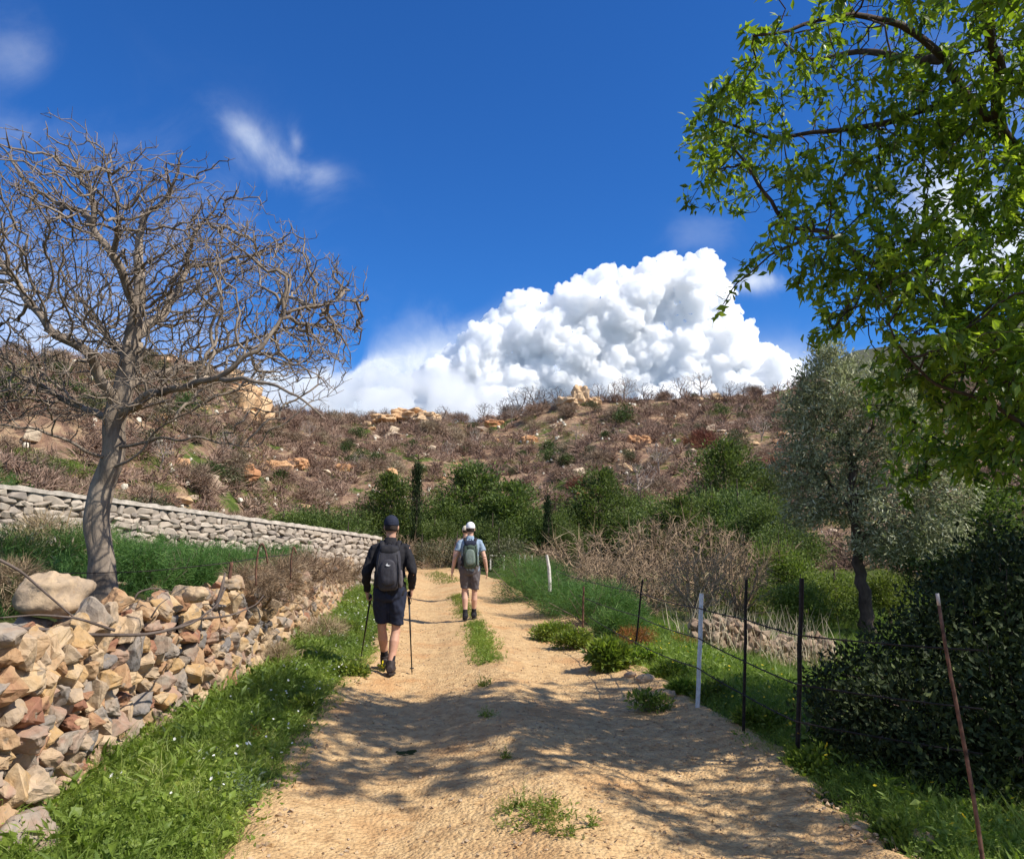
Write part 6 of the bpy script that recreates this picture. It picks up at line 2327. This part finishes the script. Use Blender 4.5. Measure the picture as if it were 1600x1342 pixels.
poly_part([(-140, 880, 5.8), (0, 893, 6.2), (110, 896, 6.4), (230, 893, 6.6), (360, 879, 7.0), (402, 872, 7.4), (455, 866, 8.6)], 0.0042, M_STEEL, lf, 'wire', 5)
poly_part([(357, 925, 7.0), (359, 900, 7.0), (362, 878, 7.0)], 0.016, M_RUSTM, lf, 'stake')
poly_part([(400, 915, 7.4), (400, 885, 7.4), (404, 856, 7.4), (410, 848, 7.4), (416, 862, 7.4), (418, 880, 7.4)], 0.009, M_RUSTM, lf, 'stake')
poly_part([(454, 905, 8.6), (455, 870, 8.6), (459, 852, 8.6), (463, 864, 8.6)], 0.009, M_RUSTM, lf, 'stake')
M_DEAD = bark_mat('dead_wood', (0.055, 0.040, 0.033), (0.18, 0.14, 0.115), 10.0, 0.5)
for lab, pts, ra in [
    ('long dark dead branch lying along the top of the tumbled wall', [(-60, 990, 4.6), (0, 984, 4.7), (60, 982, 4.9), (130, 992, 5.0), (230, 992, 5.2), (300, 975, 5.5), (340, 945, 5.9), (352, 918, 6.2)], (0.016, 0.006)),
    ('dead branch crossing the boulder at the left edge of the wall top', [(-30, 860, 4.9), (30, 890, 5.0), (70, 925, 5.1), (110, 960, 5.2), (150, 992, 5.2)], (0.010, 0.004)),
    ('thin dead branch rising to the left from the wall top before the boulder', [(180, 985, 5.1), (120, 965, 5.0), (60, 960, 4.9), (0, 965, 4.7)], (0.009, 0.004)),
    ('bleached curved dead branch on the wall right of the bare tree trunk', [(180, 975, 5.8), (205, 948, 5.9), (215, 925, 5.9), (240, 918, 6.0), (270, 925, 6.1)], (0.010, 0.004)),
    ('pale short dead stick poking up from the wall right of the trunk', [(236, 965, 5.7), (248, 945, 5.7), (262, 935, 5.8)], (0.007, 0.003)),
    ('forked grey dead limb leaning on the wall top beside the pale rounded stone', [(335, 955, 6.4), (345, 925, 6.4), (352, 895, 6.5)], (0.020, 0.008)),
    ('dead branch over the wall top in the shade of the short stake', [(262, 988, 5.4), (300, 968, 5.6), (360, 962, 5.8), (400, 945, 6.1), (412, 930, 6.3)], (0.010, 0.004)),
]:
    o = poly_part(pts, ra, M_DEAD, None, 'dead_branch')
    # side twigs in the same mesh are left to the branch itself
    tag(o, lab, 'dead branch')
# ------------------------------------------------------------------ hikers
M_SKIN = plain_mat('skin', (0.50, 0.275, 0.185), 0.55, 0.08, 30.0, bump=0.05)
M_SKIN2 = plain_mat('lighter_skin', (0.56, 0.33, 0.235), 0.55, 0.08, 30.0, bump=0.05)
M_BLACKT = plain_mat('black_fabric', (0.014, 0.013, 0.016), 0.85, 0.3, 60.0)
M_NAVY = plain_mat('navy_fabric', (0.016, 0.020, 0.038), 0.85, 0.25, 60.0)
M_CHAR = plain_mat('charcoal_pack', (0.040, 0.038, 0.046), 0.7, 0.3, 80.0)
M_CHARD = plain_mat('dark_pack_trim', (0.016, 0.015, 0.018), 0.75, 0.3, 80.0)
M_BOOT = plain_mat('dark_boot', (0.035, 0.026, 0.024), 0.7, 0.35, 50.0)
M_SOLE = plain_mat('boot_sole', (0.030, 0.024, 0.020), 0.85, 0.2)
M_GREYSH = plain_mat('grey_fabric', (0.105, 0.090, 0.092), 0.85, 0.2, 60.0)
M_BLUET = plain_mat('pale_blue_fabric', (0.24, 0.31, 0.39), 0.85, 0.12, 60.0)
M_GPACK = plain_mat('green_pack', (0.055, 0.085, 0.060), 0.7, 0.35, 60.0)
M_GPACK2 = plain_mat('grey_green_pack', (0.15, 0.19, 0.16), 0.7, 0.3, 60.0)
M_WCAP = plain_mat('white_cap', (0.78, 0.76, 0.76), 0.8, 0.08)
M_BCAP = plain_mat('beige_cap', (0.62, 0.53, 0.40), 0.8, 0.08)
M_HAIR = plain_mat('dark_hair', (0.035, 0.024, 0.018), 0.8, 0.3, 120.0)
M_LOGO = plain_mat('white_print', (0.8, 0.8, 0.8), 0.6, 0.02)
M_POLE = plain_mat('black_pole', (0.018, 0.018, 0.020), 0.4, 0.2, 40.0, 0.4)
M_BROWNT = plain_mat('brown_fabric', (0.20, 0.13, 0.09), 0.85, 0.2, 60.0)


def arr(*p):
    return np.array(p, float)


def hiker(label, loc, rz, J, wear, sc=1.0):
    """J: joints in the person's own frame (facing +y). wear: colours and garment choices"""
    rt_ = thing('person', label, 'person', loc, rz, None, sc)
    # --- body: one continuous surface
    a = Acc()
    def tb(pts, rad, k_=14, sq=(1, 1), acc=a, up=None):
        V, F3_, F4_ = tube([arr(*p) if not isinstance(p, np.ndarray) else p for p in pts], rad, k_, True, sq, up)
        acc.add(V, F3_, F4_)
    lean = J.get('lean', 0.03)
    def T(x, y, z):
        return arr(x, y + lean * (z - 0.95), z)
    def torso(acc, g, z0, z1, neck=True):
        zs = [0.84, 0.90, 0.96, 1.04, 1.12, 1.22, 1.32, 1.40, 1.45, 1.485, 1.51]
        rx = [0.120, 0.160, 0.172, 0.156, 0.146, 0.160, 0.178, 0.182, 0.165, 0.115, 0.070]
        ry = [0.085, 0.108, 0.114, 0.100, 0.094, 0.104, 0.116, 0.112, 0.098, 0.080, 0.064]
        V = []
        k_ = 24
        sel = [i for i, z in enumerate(zs) if z0 <= z <= z1]
        for i in sel:
            c = T(0, 0.0, zs[i])
            for j in range(k_):
                an = j / k_ * 2 * math.pi
                e = 0.85
                V.append(c + arr(math.copysign(abs(math.cos(an)) ** e, math.cos(an)) * (rx[i] + g), math.copysign(abs(math.sin(an)) ** e, math.sin(an)) * (ry[i] + g), 0))
        n = len(sel)
        F4 = [(i * k_ + j, i * k_ + (j + 1) % k_, (i + 1) * k_ + (j + 1) % k_, (i + 1) * k_ + j) for i in range(n - 1) for j in range(k_)]
        V.append(T(0, 0, zs[sel[0]] - 0.01)); V.append(T(0, 0, zs[sel[-1]] + 0.01))
        F3 = [(n * k_, (j + 1) % k_, j) for j in range(k_)] + [(n * k_ + 1, (n - 1) * k_ + j, (n - 1) * k_ + (j + 1) % k_) for j in range(k_)]
        acc.add(V, F3, F4)
    torso(a, 0, 0.8, 1.6)
    hd = T(0, 0.02, 1.70)
    tb([T(0, 0, 1.46), T(0, 0.01, 1.54), T(0, 0.015, 1.62)], [0.066, 0.056, 0.058])
    V, _, F4_ = sbox(hd, (0.076, 0.097, 0.118), 1.0, 24, 16); a.add(V, None, F4_)
    V, _, F4_ = sbox(hd + arr(0, 0.035, -0.055), (0.056, 0.062, 0.060), 1.0, 18, 12); a.add(V, None, F4_)
    tb([hd + arr(0, 0.088, 0.018), hd + arr(0, 0.112, -0.022), hd + arr(0, 0.098, -0.030)], [0.010, 0.016, 0.010], 8)
    for s_ in (-1, 1):
        V, _, F4_ = sbox(hd + arr(0.080 * s_, -0.005, -0.012), (0.012, 0.020, 0.033), 1.0, 12, 10); a.add(V, None, F4_)
        tb([hd + arr(0.030 * s_, 0.088, 0.020), hd + arr(0.048 * s_, 0.074, 0.022)], 0.010, 6)
    tb([hd + arr(-0.022, 0.098, -0.058), hd + arr(0.022, 0.098, -0.058)], 0.0085, 6)
    hands = {}
    for side, s_ in (('L', -1), ('R', 1)):
        hip = T(0.088 * s_, 0, 0.93)
        kn, an, heel = arr(*J['knee' + side]), arr(*J['ankle' + side]), None
        tb([hip, hip * 0.6 + kn * 0.4, kn * 0.85 + hip * 0.15, kn], [0.086, 0.070, 0.054, 0.052], 16)
        calf = kn * 0.68 + an * 0.32 + arr(0, -0.012, 0)
        tb([kn, kn * 0.88 + an * 0.12 + arr(0, -0.004, 0), calf, kn * 0.35 + an * 0.65, an + arr(0, 0, 0.03), an], [0.054, 0.051, 0.058, 0.046, 0.036, 0.037], 16)
        yaw, pit = J['foot' + side]
        fd = arr(math.sin(yaw) * math.cos(pit), math.cos(yaw) * math.cos(pit), math.sin(pit))
        hl = an + arr(0, 0, -0.04) - fd * 0.05
        tb([hl, hl + fd * 0.10, hl + fd * 0.20], [0.036, 0.036, 0.024], 12)
        sh, el, wr = T(0.178 * s_, 0, 1.435), arr(*J['elbow' + side]), arr(*J['wrist' + side])
        tb([T(0.13 * s_, 0, 1.44), sh, sh * 0.5 + el * 0.5, el], [0.062, 0.058, 0.048, 0.040], 14)
        tb([el, el * 0.7 + wr * 0.3, wr], [0.040, 0.041, 0.027], 14)
        # hand
        hdv = arr(*J['hand' + side])      # direction the palm runs
        hdv = hdv / np.linalg.norm(hdv)
        inw = arr(-s_, 0, 0)
        inw = unit(inw - hdv * np.dot(inw, hdv))     # palm normal, towards the body
        acr = np.cross(hdv, inw) * s_
        if np.dot(acr, arr(0, 1, 0)) < 0:
            acr = -acr                              # thumb side, forwards
        pc = wr + hdv * 0.055
        M3 = np.stack([acr, inw, hdv], 1)
        V, _, F4_ = sbox(pc, (0.040, 0.016, 0.050), 0.75, 16, 10, M3); a.add(V, None, F4_)
        tb([wr, wr + hdv * 0.03], [0.027, 0.027], 10)
        grip = J.get('grip', True)
        for fi, (off, fl) in enumerate([(0.030, 0.072), (0.010, 0.080), (-0.010, 0.074), (-0.029, 0.058)]):
            p0 = wr + hdv * 0.095 + acr * off
            if grip:
                c1_, c2_, c3_ = p0 + hdv * fl * 0.22 + inw * fl * 0.30, p0 + hdv * fl * 0.10 + inw * fl * 0.62, p0 - hdv * fl * 0.20 + inw * fl * 0.62
            else:
                c1_, c2_, c3_ = p0 + hdv * fl * 0.40, p0 + hdv * fl * 0.72 + inw * fl * 0.10, p0 + hdv * fl * 0.95 + inw * fl * 0.26
            tb([p0 - hdv * 0.02, p0, c1_, c2_, c3_], [0.0095, 0.0095, 0.009, 0.0085, 0.0075], 8)
        t0 = wr + hdv * 0.03 + acr * 0.030
        if grip:
            tb([t0, t0 + acr * 0.022 + hdv * 0.022 + inw * 0.012, t0 + acr * 0.012 + hdv * 0.040 + inw * 0.036], [0.012, 0.011, 0.009], 8)
        else:
            tb([t0, t0 + acr * 0.026 + hdv * 0.03 + inw * 0.006, t0 + acr * 0.034 + hdv * 0.06 + inw * 0.012], [0.012, 0.0105, 0.009], 8)
        hands[side] = pc + inw * 0.030 + hdv * 0.045 if grip else pc
    voxel_merge('body', a, 0.0065, wear['skin'], rt_, 3)
    # --- garments
    g = Acc()
    torso(g, 0.014, 0.85, 1.50)
    for side, s_ in (('L', -1), ('R', 1)):
        sh, el, wr = T(0.178 * s_, 0, 1.435), arr(*J['elbow' + side]), arr(*J['wrist' + side])
        if wear['sleeve'] == 'long':
            tb([T(0.12 * s_, 0, 1.44), sh, sh * 0.5 + el * 0.5, el], [0.074, 0.072, 0.062, 0.053], 16, acc=g)
            tb([el, el * 0.6 + wr * 0.4, wr], [0.053, 0.052, 0.039], 16, acc=g)
        else:
            e = sh * 0.42 + el * 0.58
            tb([T(0.12 * s_, 0, 1.44), sh, e * 0.6 + sh * 0.4, e], [0.076, 0.075, 0.070, 0.066], 16, acc=g)
    for s_, side in ((-1, 'L'), (1, 'R')):
        if wear['sleeve'] == 'long':
            V, _, F4_ = sbox(arr(*J['elbow' + side]), (0.055, 0.055, 0.055), 1.0, 14, 10); g.add(V, None, F4_)
    V, _, F4_ = sbox(T(0, 0.0, 1.465), (0.125, 0.088, 0.062), 0.9, 20, 12); g.add(V, None, F4_)
    tb([T(0, 0, 1.48), T(0, 0.008, 1.535), T(0, 0.012, 1.565)], [0.082, 0.072, 0.066], 16, acc=g)
    voxel_merge('shirt', g, 0.009, wear['shirt'], rt_, 2, 0.016, 12.0)
    g = Acc()
    torso(g, 0.020, 0.85, 1.05)
    for side, s_ in (('L', -1), ('R', 1)):
        hip, kn = T(0.088 * s_, 0, 0.93), arr(*J['knee' + side])
        e = hip * 0.16 + kn * 0.84
        tb([hip, hip * 0.7 + kn * 0.3, hip * 0.4 + kn * 0.6, e], [0.108, 0.100, 0.086, 0.084], 18, acc=g)
    V, _, F4_ = sbox(T(0, -0.005, 0.90), (0.174, 0.126, 0.085), 0.85, 24, 14); g.add(V, None, F4_)
    voxel_merge('shorts', g, 0.009, wear['shorts'], rt_, 2, 0.018, 11.0, 5.0)
    # socks and boots
    for side, s_ in (('L', -1), ('R', 1)):
        kn, an = arr(*J['knee' + side]), arr(*J['ankle' + side])
        up_ = unit(kn - an)
        yaw, pit = J['foot' + side]
        fd = arr(math.sin(yaw) * math.cos(pit), math.cos(yaw) * math.cos(pit), math.sin(pit))
        g = Acc(); tb([an, an + up_ * wear.get('sock_h', 0.13)], [0.044, 0.045], 14, acc=g)
        o = voxel_merge('sock', g, 0.007, wear['sock'], rt_, 1)
        g = Acc()
        hl = an + arr(0, 0, -0.035) - fd * 0.045
        tb([an - up_ * 0.03, an + up_ * wear.get('boot_h', 0.055)], [0.056, 0.053], 16, acc=g)
        dn = np.cross(np.cross(fd, arr(0, 0, 1)), fd)
        sd = unit(np.cross(fd, arr(0, 0, 1)))
        tb([hl - fd * 0.03, hl + fd * 0.03, hl + fd * 0.12, hl + fd * 0.21, hl + fd * 0.25], [0.038, 0.050, 0.050, 0.042, 0.020], 16, (1.0, 1.0), acc=g)
        bt = voxel_merge('boot', g, 0.007, wear['boot'], rt_, 2, 0.004, 25.0)
        g = Acc()
        upv = np.cross(sd, fd)
        Vs = []
        for zz in (-0.062, -0.040):
            for (u_, w_) in [(-0.045, 0.030), (-0.06, 0.0), (-0.045, -0.030), (0.06, -0.036), (0.17, -0.047), (0.235, -0.030), (0.26, 0.0), (0.235, 0.030), (0.17, 0.047), (0.06, 0.036)]:
                Vs.append(hl + fd * u_ + sd * w_ + upv * zz)
        n = 10
        F4 = [(j, (j + 1) % n, n + (j + 1) % n, n + j) for j in range(n)]
        Vs += [hl + fd * 0.1 + upv * -0.062, hl + fd * 0.1 + upv * -0.040]
        F3 = [(20, (j + 1) % n, j) for j in range(n)] + [(21, n + j, n + (j + 1) % n) for j in range(n)]
        g.add(Vs, F3, F4)
        g.build('sole', M_SOLE, bt)
    # hair and cap
    g = Acc()
    V, _, F4_ = sbox(hd + arr(0, -0.012, 0.0), (0.081, 0.096, 0.114), 1.0, 24, 16)
    V[:, 2] = np.maximum(V[:, 2], hd[2] - 0.052)
    V[V[:, 1] > hd[1] + 0.03, 2] = np.maximum(V[V[:, 1] > hd[1] + 0.03, 2], hd[2] + 0.05)
    g.add(V, None, F4_)
    g.build('hair', M_HAIR, rt_, True)
    g = Acc()
    V, _, F4_ = sbox(hd + arr(0, -0.004, 0.030), (0.089, 0.106, 0.108), 0.95, 28, 18)
    V[:, 2] = np.maximum(V[:, 2], hd[2] + 0.022 - 0.012 * (V[:, 1] < hd[1]))
    g.add(V, None, F4_)
    cp = g.build('cap', wear['cap'], rt_, True)
    g = Acc()
    Vb = []
    for zz in (0.0, 0.006):
        for j in range(11):
            an_ = math.pi * j / 10
            Vb.append(hd + arr(math.cos(an_) * 0.080, 0.082 + math.sin(an_) * 0.080, 0.036 + zz - 0.020 * math.sin(an_) - 0.012 * abs(math.cos(an_))))
    Vb += [hd + arr(0, 0.08, 0.036), hd + arr(0, 0.08, 0.042)]
    F4 = [(j, j + 1, 12 + j, 11 + j) for j in range(10)]
    F3 = [(22, j + 1, j) for j in range(10)] + [(23, 11 + j, 12 + j) for j in range(10)]
    g.add(Vb, F3, F4)
    g.build('brim', wear['cap'], cp, True)
    # cap closure gap at the back: a small band
    g = Acc()
    V, F3_, F4_ = tube([hd + arr(-0.04, -0.098, 0.026), hd + arr(0, -0.110, 0.020), hd + arr(0.04, -0.098, 0.026)], 0.007, 6)
    g.add(V, F3_, F4_)
    g.build('strap', wear.get('capstrap', wear['cap']), cp, True)
    for s_ in (-1, 1):
        V, _, F4_ = sbox(hd + arr(0.029 * s_, 0.0905, 0.006), (0.0125, 0.009, 0.008), 1.0, 12, 8)
        Acc().add(V, None, F4_).build('eye', M_LOGO, rt_, True)
    return rt_, T, hands


def xform(root, p):
    return root.matrix_basis @ Vector(p)


def backpack(root, T, label, kind):
    """stands at its own place on the hiker's back"""
    rt_ = thing('backpack', label, 'backpack', root.location, root.rotation_euler.z, None, root.scale[0])
    big = kind == 'green'
    main, dark, acc_m = (M_GPACK, M_CHARD, M_GPACK2) if big else (M_CHAR, M_CHARD, M_CHAR)
    def rb(name, c, r_, e, mat, parent=rt_, wr=0.006, vox=0.009):
        g = Acc()
        V, _, F4_ = sbox((0, 0, 0), r_, e, 28, 18)
        z = V[:, 2] / r_[2]
        V[:, 0] *= 1 - 0.16 * np.clip(z, 0, 1) ** 2 - 0.06 * np.clip(-z, 0, 1) ** 3
        V[:, 1] *= 1 - 0.25 * np.clip(z, 0, 1)
        V = V + T(*c)
        g.add(V, None, F4_)
        return voxel_merge(name, g, vox, mat, parent, 2, wr, 14.0)
    b_ = -0.205
    mc = rb('main_compartment', (0, b_, 1.225), (0.142, 0.098, 0.262), 0.52, main)
    rb('top_lid', (0, b_ - 0.012, 1.425), (0.118, 0.082, 0.062), 0.6, dark if not big else M_NAVY)
    fp = rb('front_pocket', (0, b_ - 0.088, 1.175), (0.092, 0.036, 0.150), 0.6, acc_m if big else M_CHAR)
    for s_ in (-1, 1):
        rb('side_pocket', (0.140 * s_, b_ + 0.01, 1.10), (0.026, 0.062, 0.105), 0.6, dark if s_ < 0 else (M_GPACK2 if big else M_GREYSH))
        g = Acc()
        pts = [T(0.085 * s_, -0.13, 1.42), T(0.095 * s_, -0.08, 1.505), T(0.100 * s_, 0.0, 1.525), T(0.105 * s_, 0.09, 1.47), T(0.115 * s_, 0.145, 1.36), T(0.13 * s_, 0.12, 1.22), T(0.155 * s_, 0.0, 1.12), T(0.13 * s_, -0.13, 1.07)]
        V, F3_, F4_ = tube(pts, 0.030, 10, True, (1.0, 0.45), up=(s_, 0, 0.2))
        g.add(V, F3_, F4_)
        g.build('shoulder_strap', dark, rt_, True)
        g = Acc()
        V, F3_, F4_ = tube([T(0.12 * s_, b_ - 0.075, 1.02), T(0.125 * s_, b_ - 0.092, 1.2), T(0.10 * s_, b_ - 0.080, 1.38)], 0.006, 6)
        g.add(V, F3_, F4_)
        g.build('compression_strap', dark, rt_, True)
    g = Acc()
    an_ = np.linspace(0.15, 2 * math.pi - 0.15, 28)
    pts = [T(0.183 * math.sin(q_), -0.133 * math.cos(q_) , 1.03) for q_ in an_]
    V, F3_, F4_ = tube(pts, 0.026, 8, True, (1.0, 0.35), up=(0, 0, 1))
    g.add(V, F3_, F4_)
    g.build('hip_belt', dark, rt_, True)
    g = Acc()
    V, F3_, F4_ = tube([T(-0.035, b_ + 0.02, 1.475), T(-0.02, b_ + 0.01, 1.51), T(0.02, b_ + 0.01, 1.51), T(0.035, b_ + 0.02, 1.475)], 0.007, 8)
    g.add(V, F3_, F4_)
    g.build('handle', dark, rt_, True)
    if not big:
        # small white mark: a rounded tick with a raised tip
        g = Acc()
        yb = b_ - 0.1275
        out_ = [(-0.026, 0.0), (-0.012, -0.012), (0.012, -0.014), (0.030, -0.004), (0.010, -0.003), (-0.003, 0.003), (-0.010, 0.022), (-0.014, 0.006)]
        fr = [T(x_, yb - 0.004, 1.262 + z_) for x_, z_ in out_]
        bk = [p_ + arr(0, 0.012, 0) for p_ in fr]
        n = len(out_)
        cf, cb = T(-0.004, yb - 0.004, 1.258), T(-0.004, yb + 0.008, 1.258)
        Vv = fr + bk + [cf, cb]
        F3 = [(2 * n, j, (j + 1) % n) for j in range(n)] + [(2 * n + 1, n + (j + 1) % n, n + j) for j in range(n)]
        F4 = [(j, n + j, n + (j + 1) % n, (j + 1) % n) for j in range(n)]
        g.add(Vv, F3, F4)
        g.build('logo', M_LOGO, fp)
    else:
        rb('stuff_pouch', (0.0, b_ - 0.075, 1.36), (0.07, 0.03, 0.045), 0.7, M_GPACK)
    return rt_


def pole(label, grip, tip, mat=M_POLE):
    grip, tip = np.array(grip), np.array(tip)
    d = unit(tip - grip)
    rt_ = thing('trekking_pole', label, 'trekking pole', tuple(tip))
    o_ = -tip
    g = Acc(); V, F3_, F4_ = tube([grip + o_ - d * 0.05, grip + o_ + d * 0.02, grip + o_ + d * 0.10], [0.019, 0.016, 0.014], 10); g.add(V, F3_, F4_); g.build('grip', M_CHARD, rt_, True)
    L = np.linalg.norm(tip - grip)
    g = Acc(); V, F3_, F4_ = tube([grip + o_ + d * 0.10, grip + o_ + d * L * 0.5, grip + o_ + d * L * 0.52, tip + o_ - d * 0.03], [0.0105, 0.0100, 0.0085, 0.0070], 10); g.add(V, F3_, F4_); g.build('shaft', mat, rt_, True)
    g = Acc(); V, F3_, F4_ = tube([tip + o_ - d * 0.08, tip + o_ - d * 0.072], [0.026, 0.026], 12); g.add(V, F3_, F4_); g.build('basket', M_CHARD, rt_, True)
    g = Acc(); V, F3_, F4_ = tube([tip + o_ - d * 0.03, tip + o_ + d * 0.01], [0.005, 0.002], 8); g.add(V, F3_, F4_); g.build('tip', M_STEEL, rt_, True)
    g = Acc(); V, F3_, F4_ = tube([grip + o_ - d * 0.02, grip + o_ + arr(0.03, 0.02, -0.05), grip + o_ + arr(0.02, 0.03, -0.10), grip + o_ + arr(0, 0.01, -0.03)], 0.004, 6); g.add(V, F3_, F4_); g.build('wrist_loop', M_CHARD, rt_, True)


# hiker in black, nearest
p1 = gp(606, 1054)
p1.z = float(top(p1.x, p1.y))
J1 = dict(lean=0.06, kneeL=(-0.085, 0.075, 0.52), ankleL=(-0.060, 0.25, 0.145), footL=(-0.10, 0.0), kneeR=(0.080, 0.03, 0.50), ankleR=(0.035, -0.10, 0.115), footR=(0.06, -0.10),
          elbowL=(-0.275, -0.03, 1.16), wristL=(-0.275, 0.13, 0.945), handL=(0.05, 0.25, -0.75), elbowR=(0.270, -0.06, 1.17), wristR=(0.250, 0.12, 0.975), handR=(-0.03, 0.30, -0.70))
h1, T1, hands1 = hiker('person in black long sleeves, navy shorts and dark cap walking away with two poles', p1, R(4), J1,
                       dict(skin=M_SKIN, shirt=M_BLACKT, shorts=M_NAVY, sleeve='long', sock=M_BLACKT, boot=M_BOOT, cap=M_NAVY, sock_h=0.12))
backpack(h1, T1, 'charcoal backpack with a small white mark on the back of the hiker in black', 'charcoal')
gr = xform(h1, hands1['R']); tpx = at(644, 1043, p1.y + 0.22)
pole('black trekking pole in the right hand of the hiker in black, on the track', gr, (tpx.x, tpx.y, float(top(tpx.x, tpx.y))))
gr = xform(h1, hands1['L']); tpx = at(563, 1018, p1.y + 0.75)
pole('black trekking pole in the left hand of the hiker in black, over the verge', gr, (tpx.x, tpx.y, float(top(tpx.x, tpx.y))))

# hiker in the white cap
p2 = gp(734, 972)
p2.z = float(top(p2.x, p2.y))
J2 = dict(lean=0.03, grip=False, kneeL=(-0.095, 0.06, 0.52), ankleL=(-0.085, -0.02, 0.10), footL=(-0.08, 0.0), kneeR=(0.085, 0.06, 0.50), ankleR=(0.075, 0.14, 0.11), footR=(0.10, 0.0),
          elbowL=(-0.285, -0.07, 1.16), wristL=(-0.335, -0.02, 0.91), handL=(-0.10, 0.15, -0.8), elbowR=(0.27, -0.05, 1.16), wristR=(0.315, 0.02, 0.92), handR=(0.02, 0.15, -0.8))
h2, T2, hands2 = hiker('person in white cap, pale blue t-shirt and grey shorts walking on the track crown', p2, R(3), J2,
                       dict(skin=M_SKIN2, shirt=M_BLUET, shorts=M_GREYSH, sleeve='short', sock=M_BLACKT, boot=M_CHARD, cap=M_WCAP, sock_h=0.10, boot_h=0.035))
backpack(h2, T2, 'green and dark backpack on the back of the hiker in the white cap', 'green')

# hiker almost hidden ahead
p3 = at(727, 900, 20.5)
p3.z = float(top(p3.x, p3.y))
J3 = dict(lean=0.03, grip=False, kneeL=(-0.07, 0.08, 0.52), ankleL=(-0.04, 0.16, 0.10), footL=(-0.05, 0.0), kneeR=(0.07, 0.02, 0.50), ankleR=(0.04, -0.12, 0.12), footR=(0.05, -0.1),
          elbowL=(-0.27, -0.05, 1.16), wristL=(-0.30, 0.02, 0.92), handL=(-0.02, 0.15, -0.8), elbowR=(0.26, 0.05, 1.16), wristR=(0.29, 0.12, 0.93), handR=(0.02, 0.15, -0.8))
h3, T3, hands3 = hiker('person in a beige cap almost hidden ahead of the hiker in the white cap', p3, R(3), J3,
                       dict(skin=M_SKIN2, shirt=M_BROWNT, shorts=M_GREYSH, sleeve='short', sock=M_BLACKT, boot=M_CHARD, cap=M_BCAP, sock_h=0.10, boot_h=0.035))
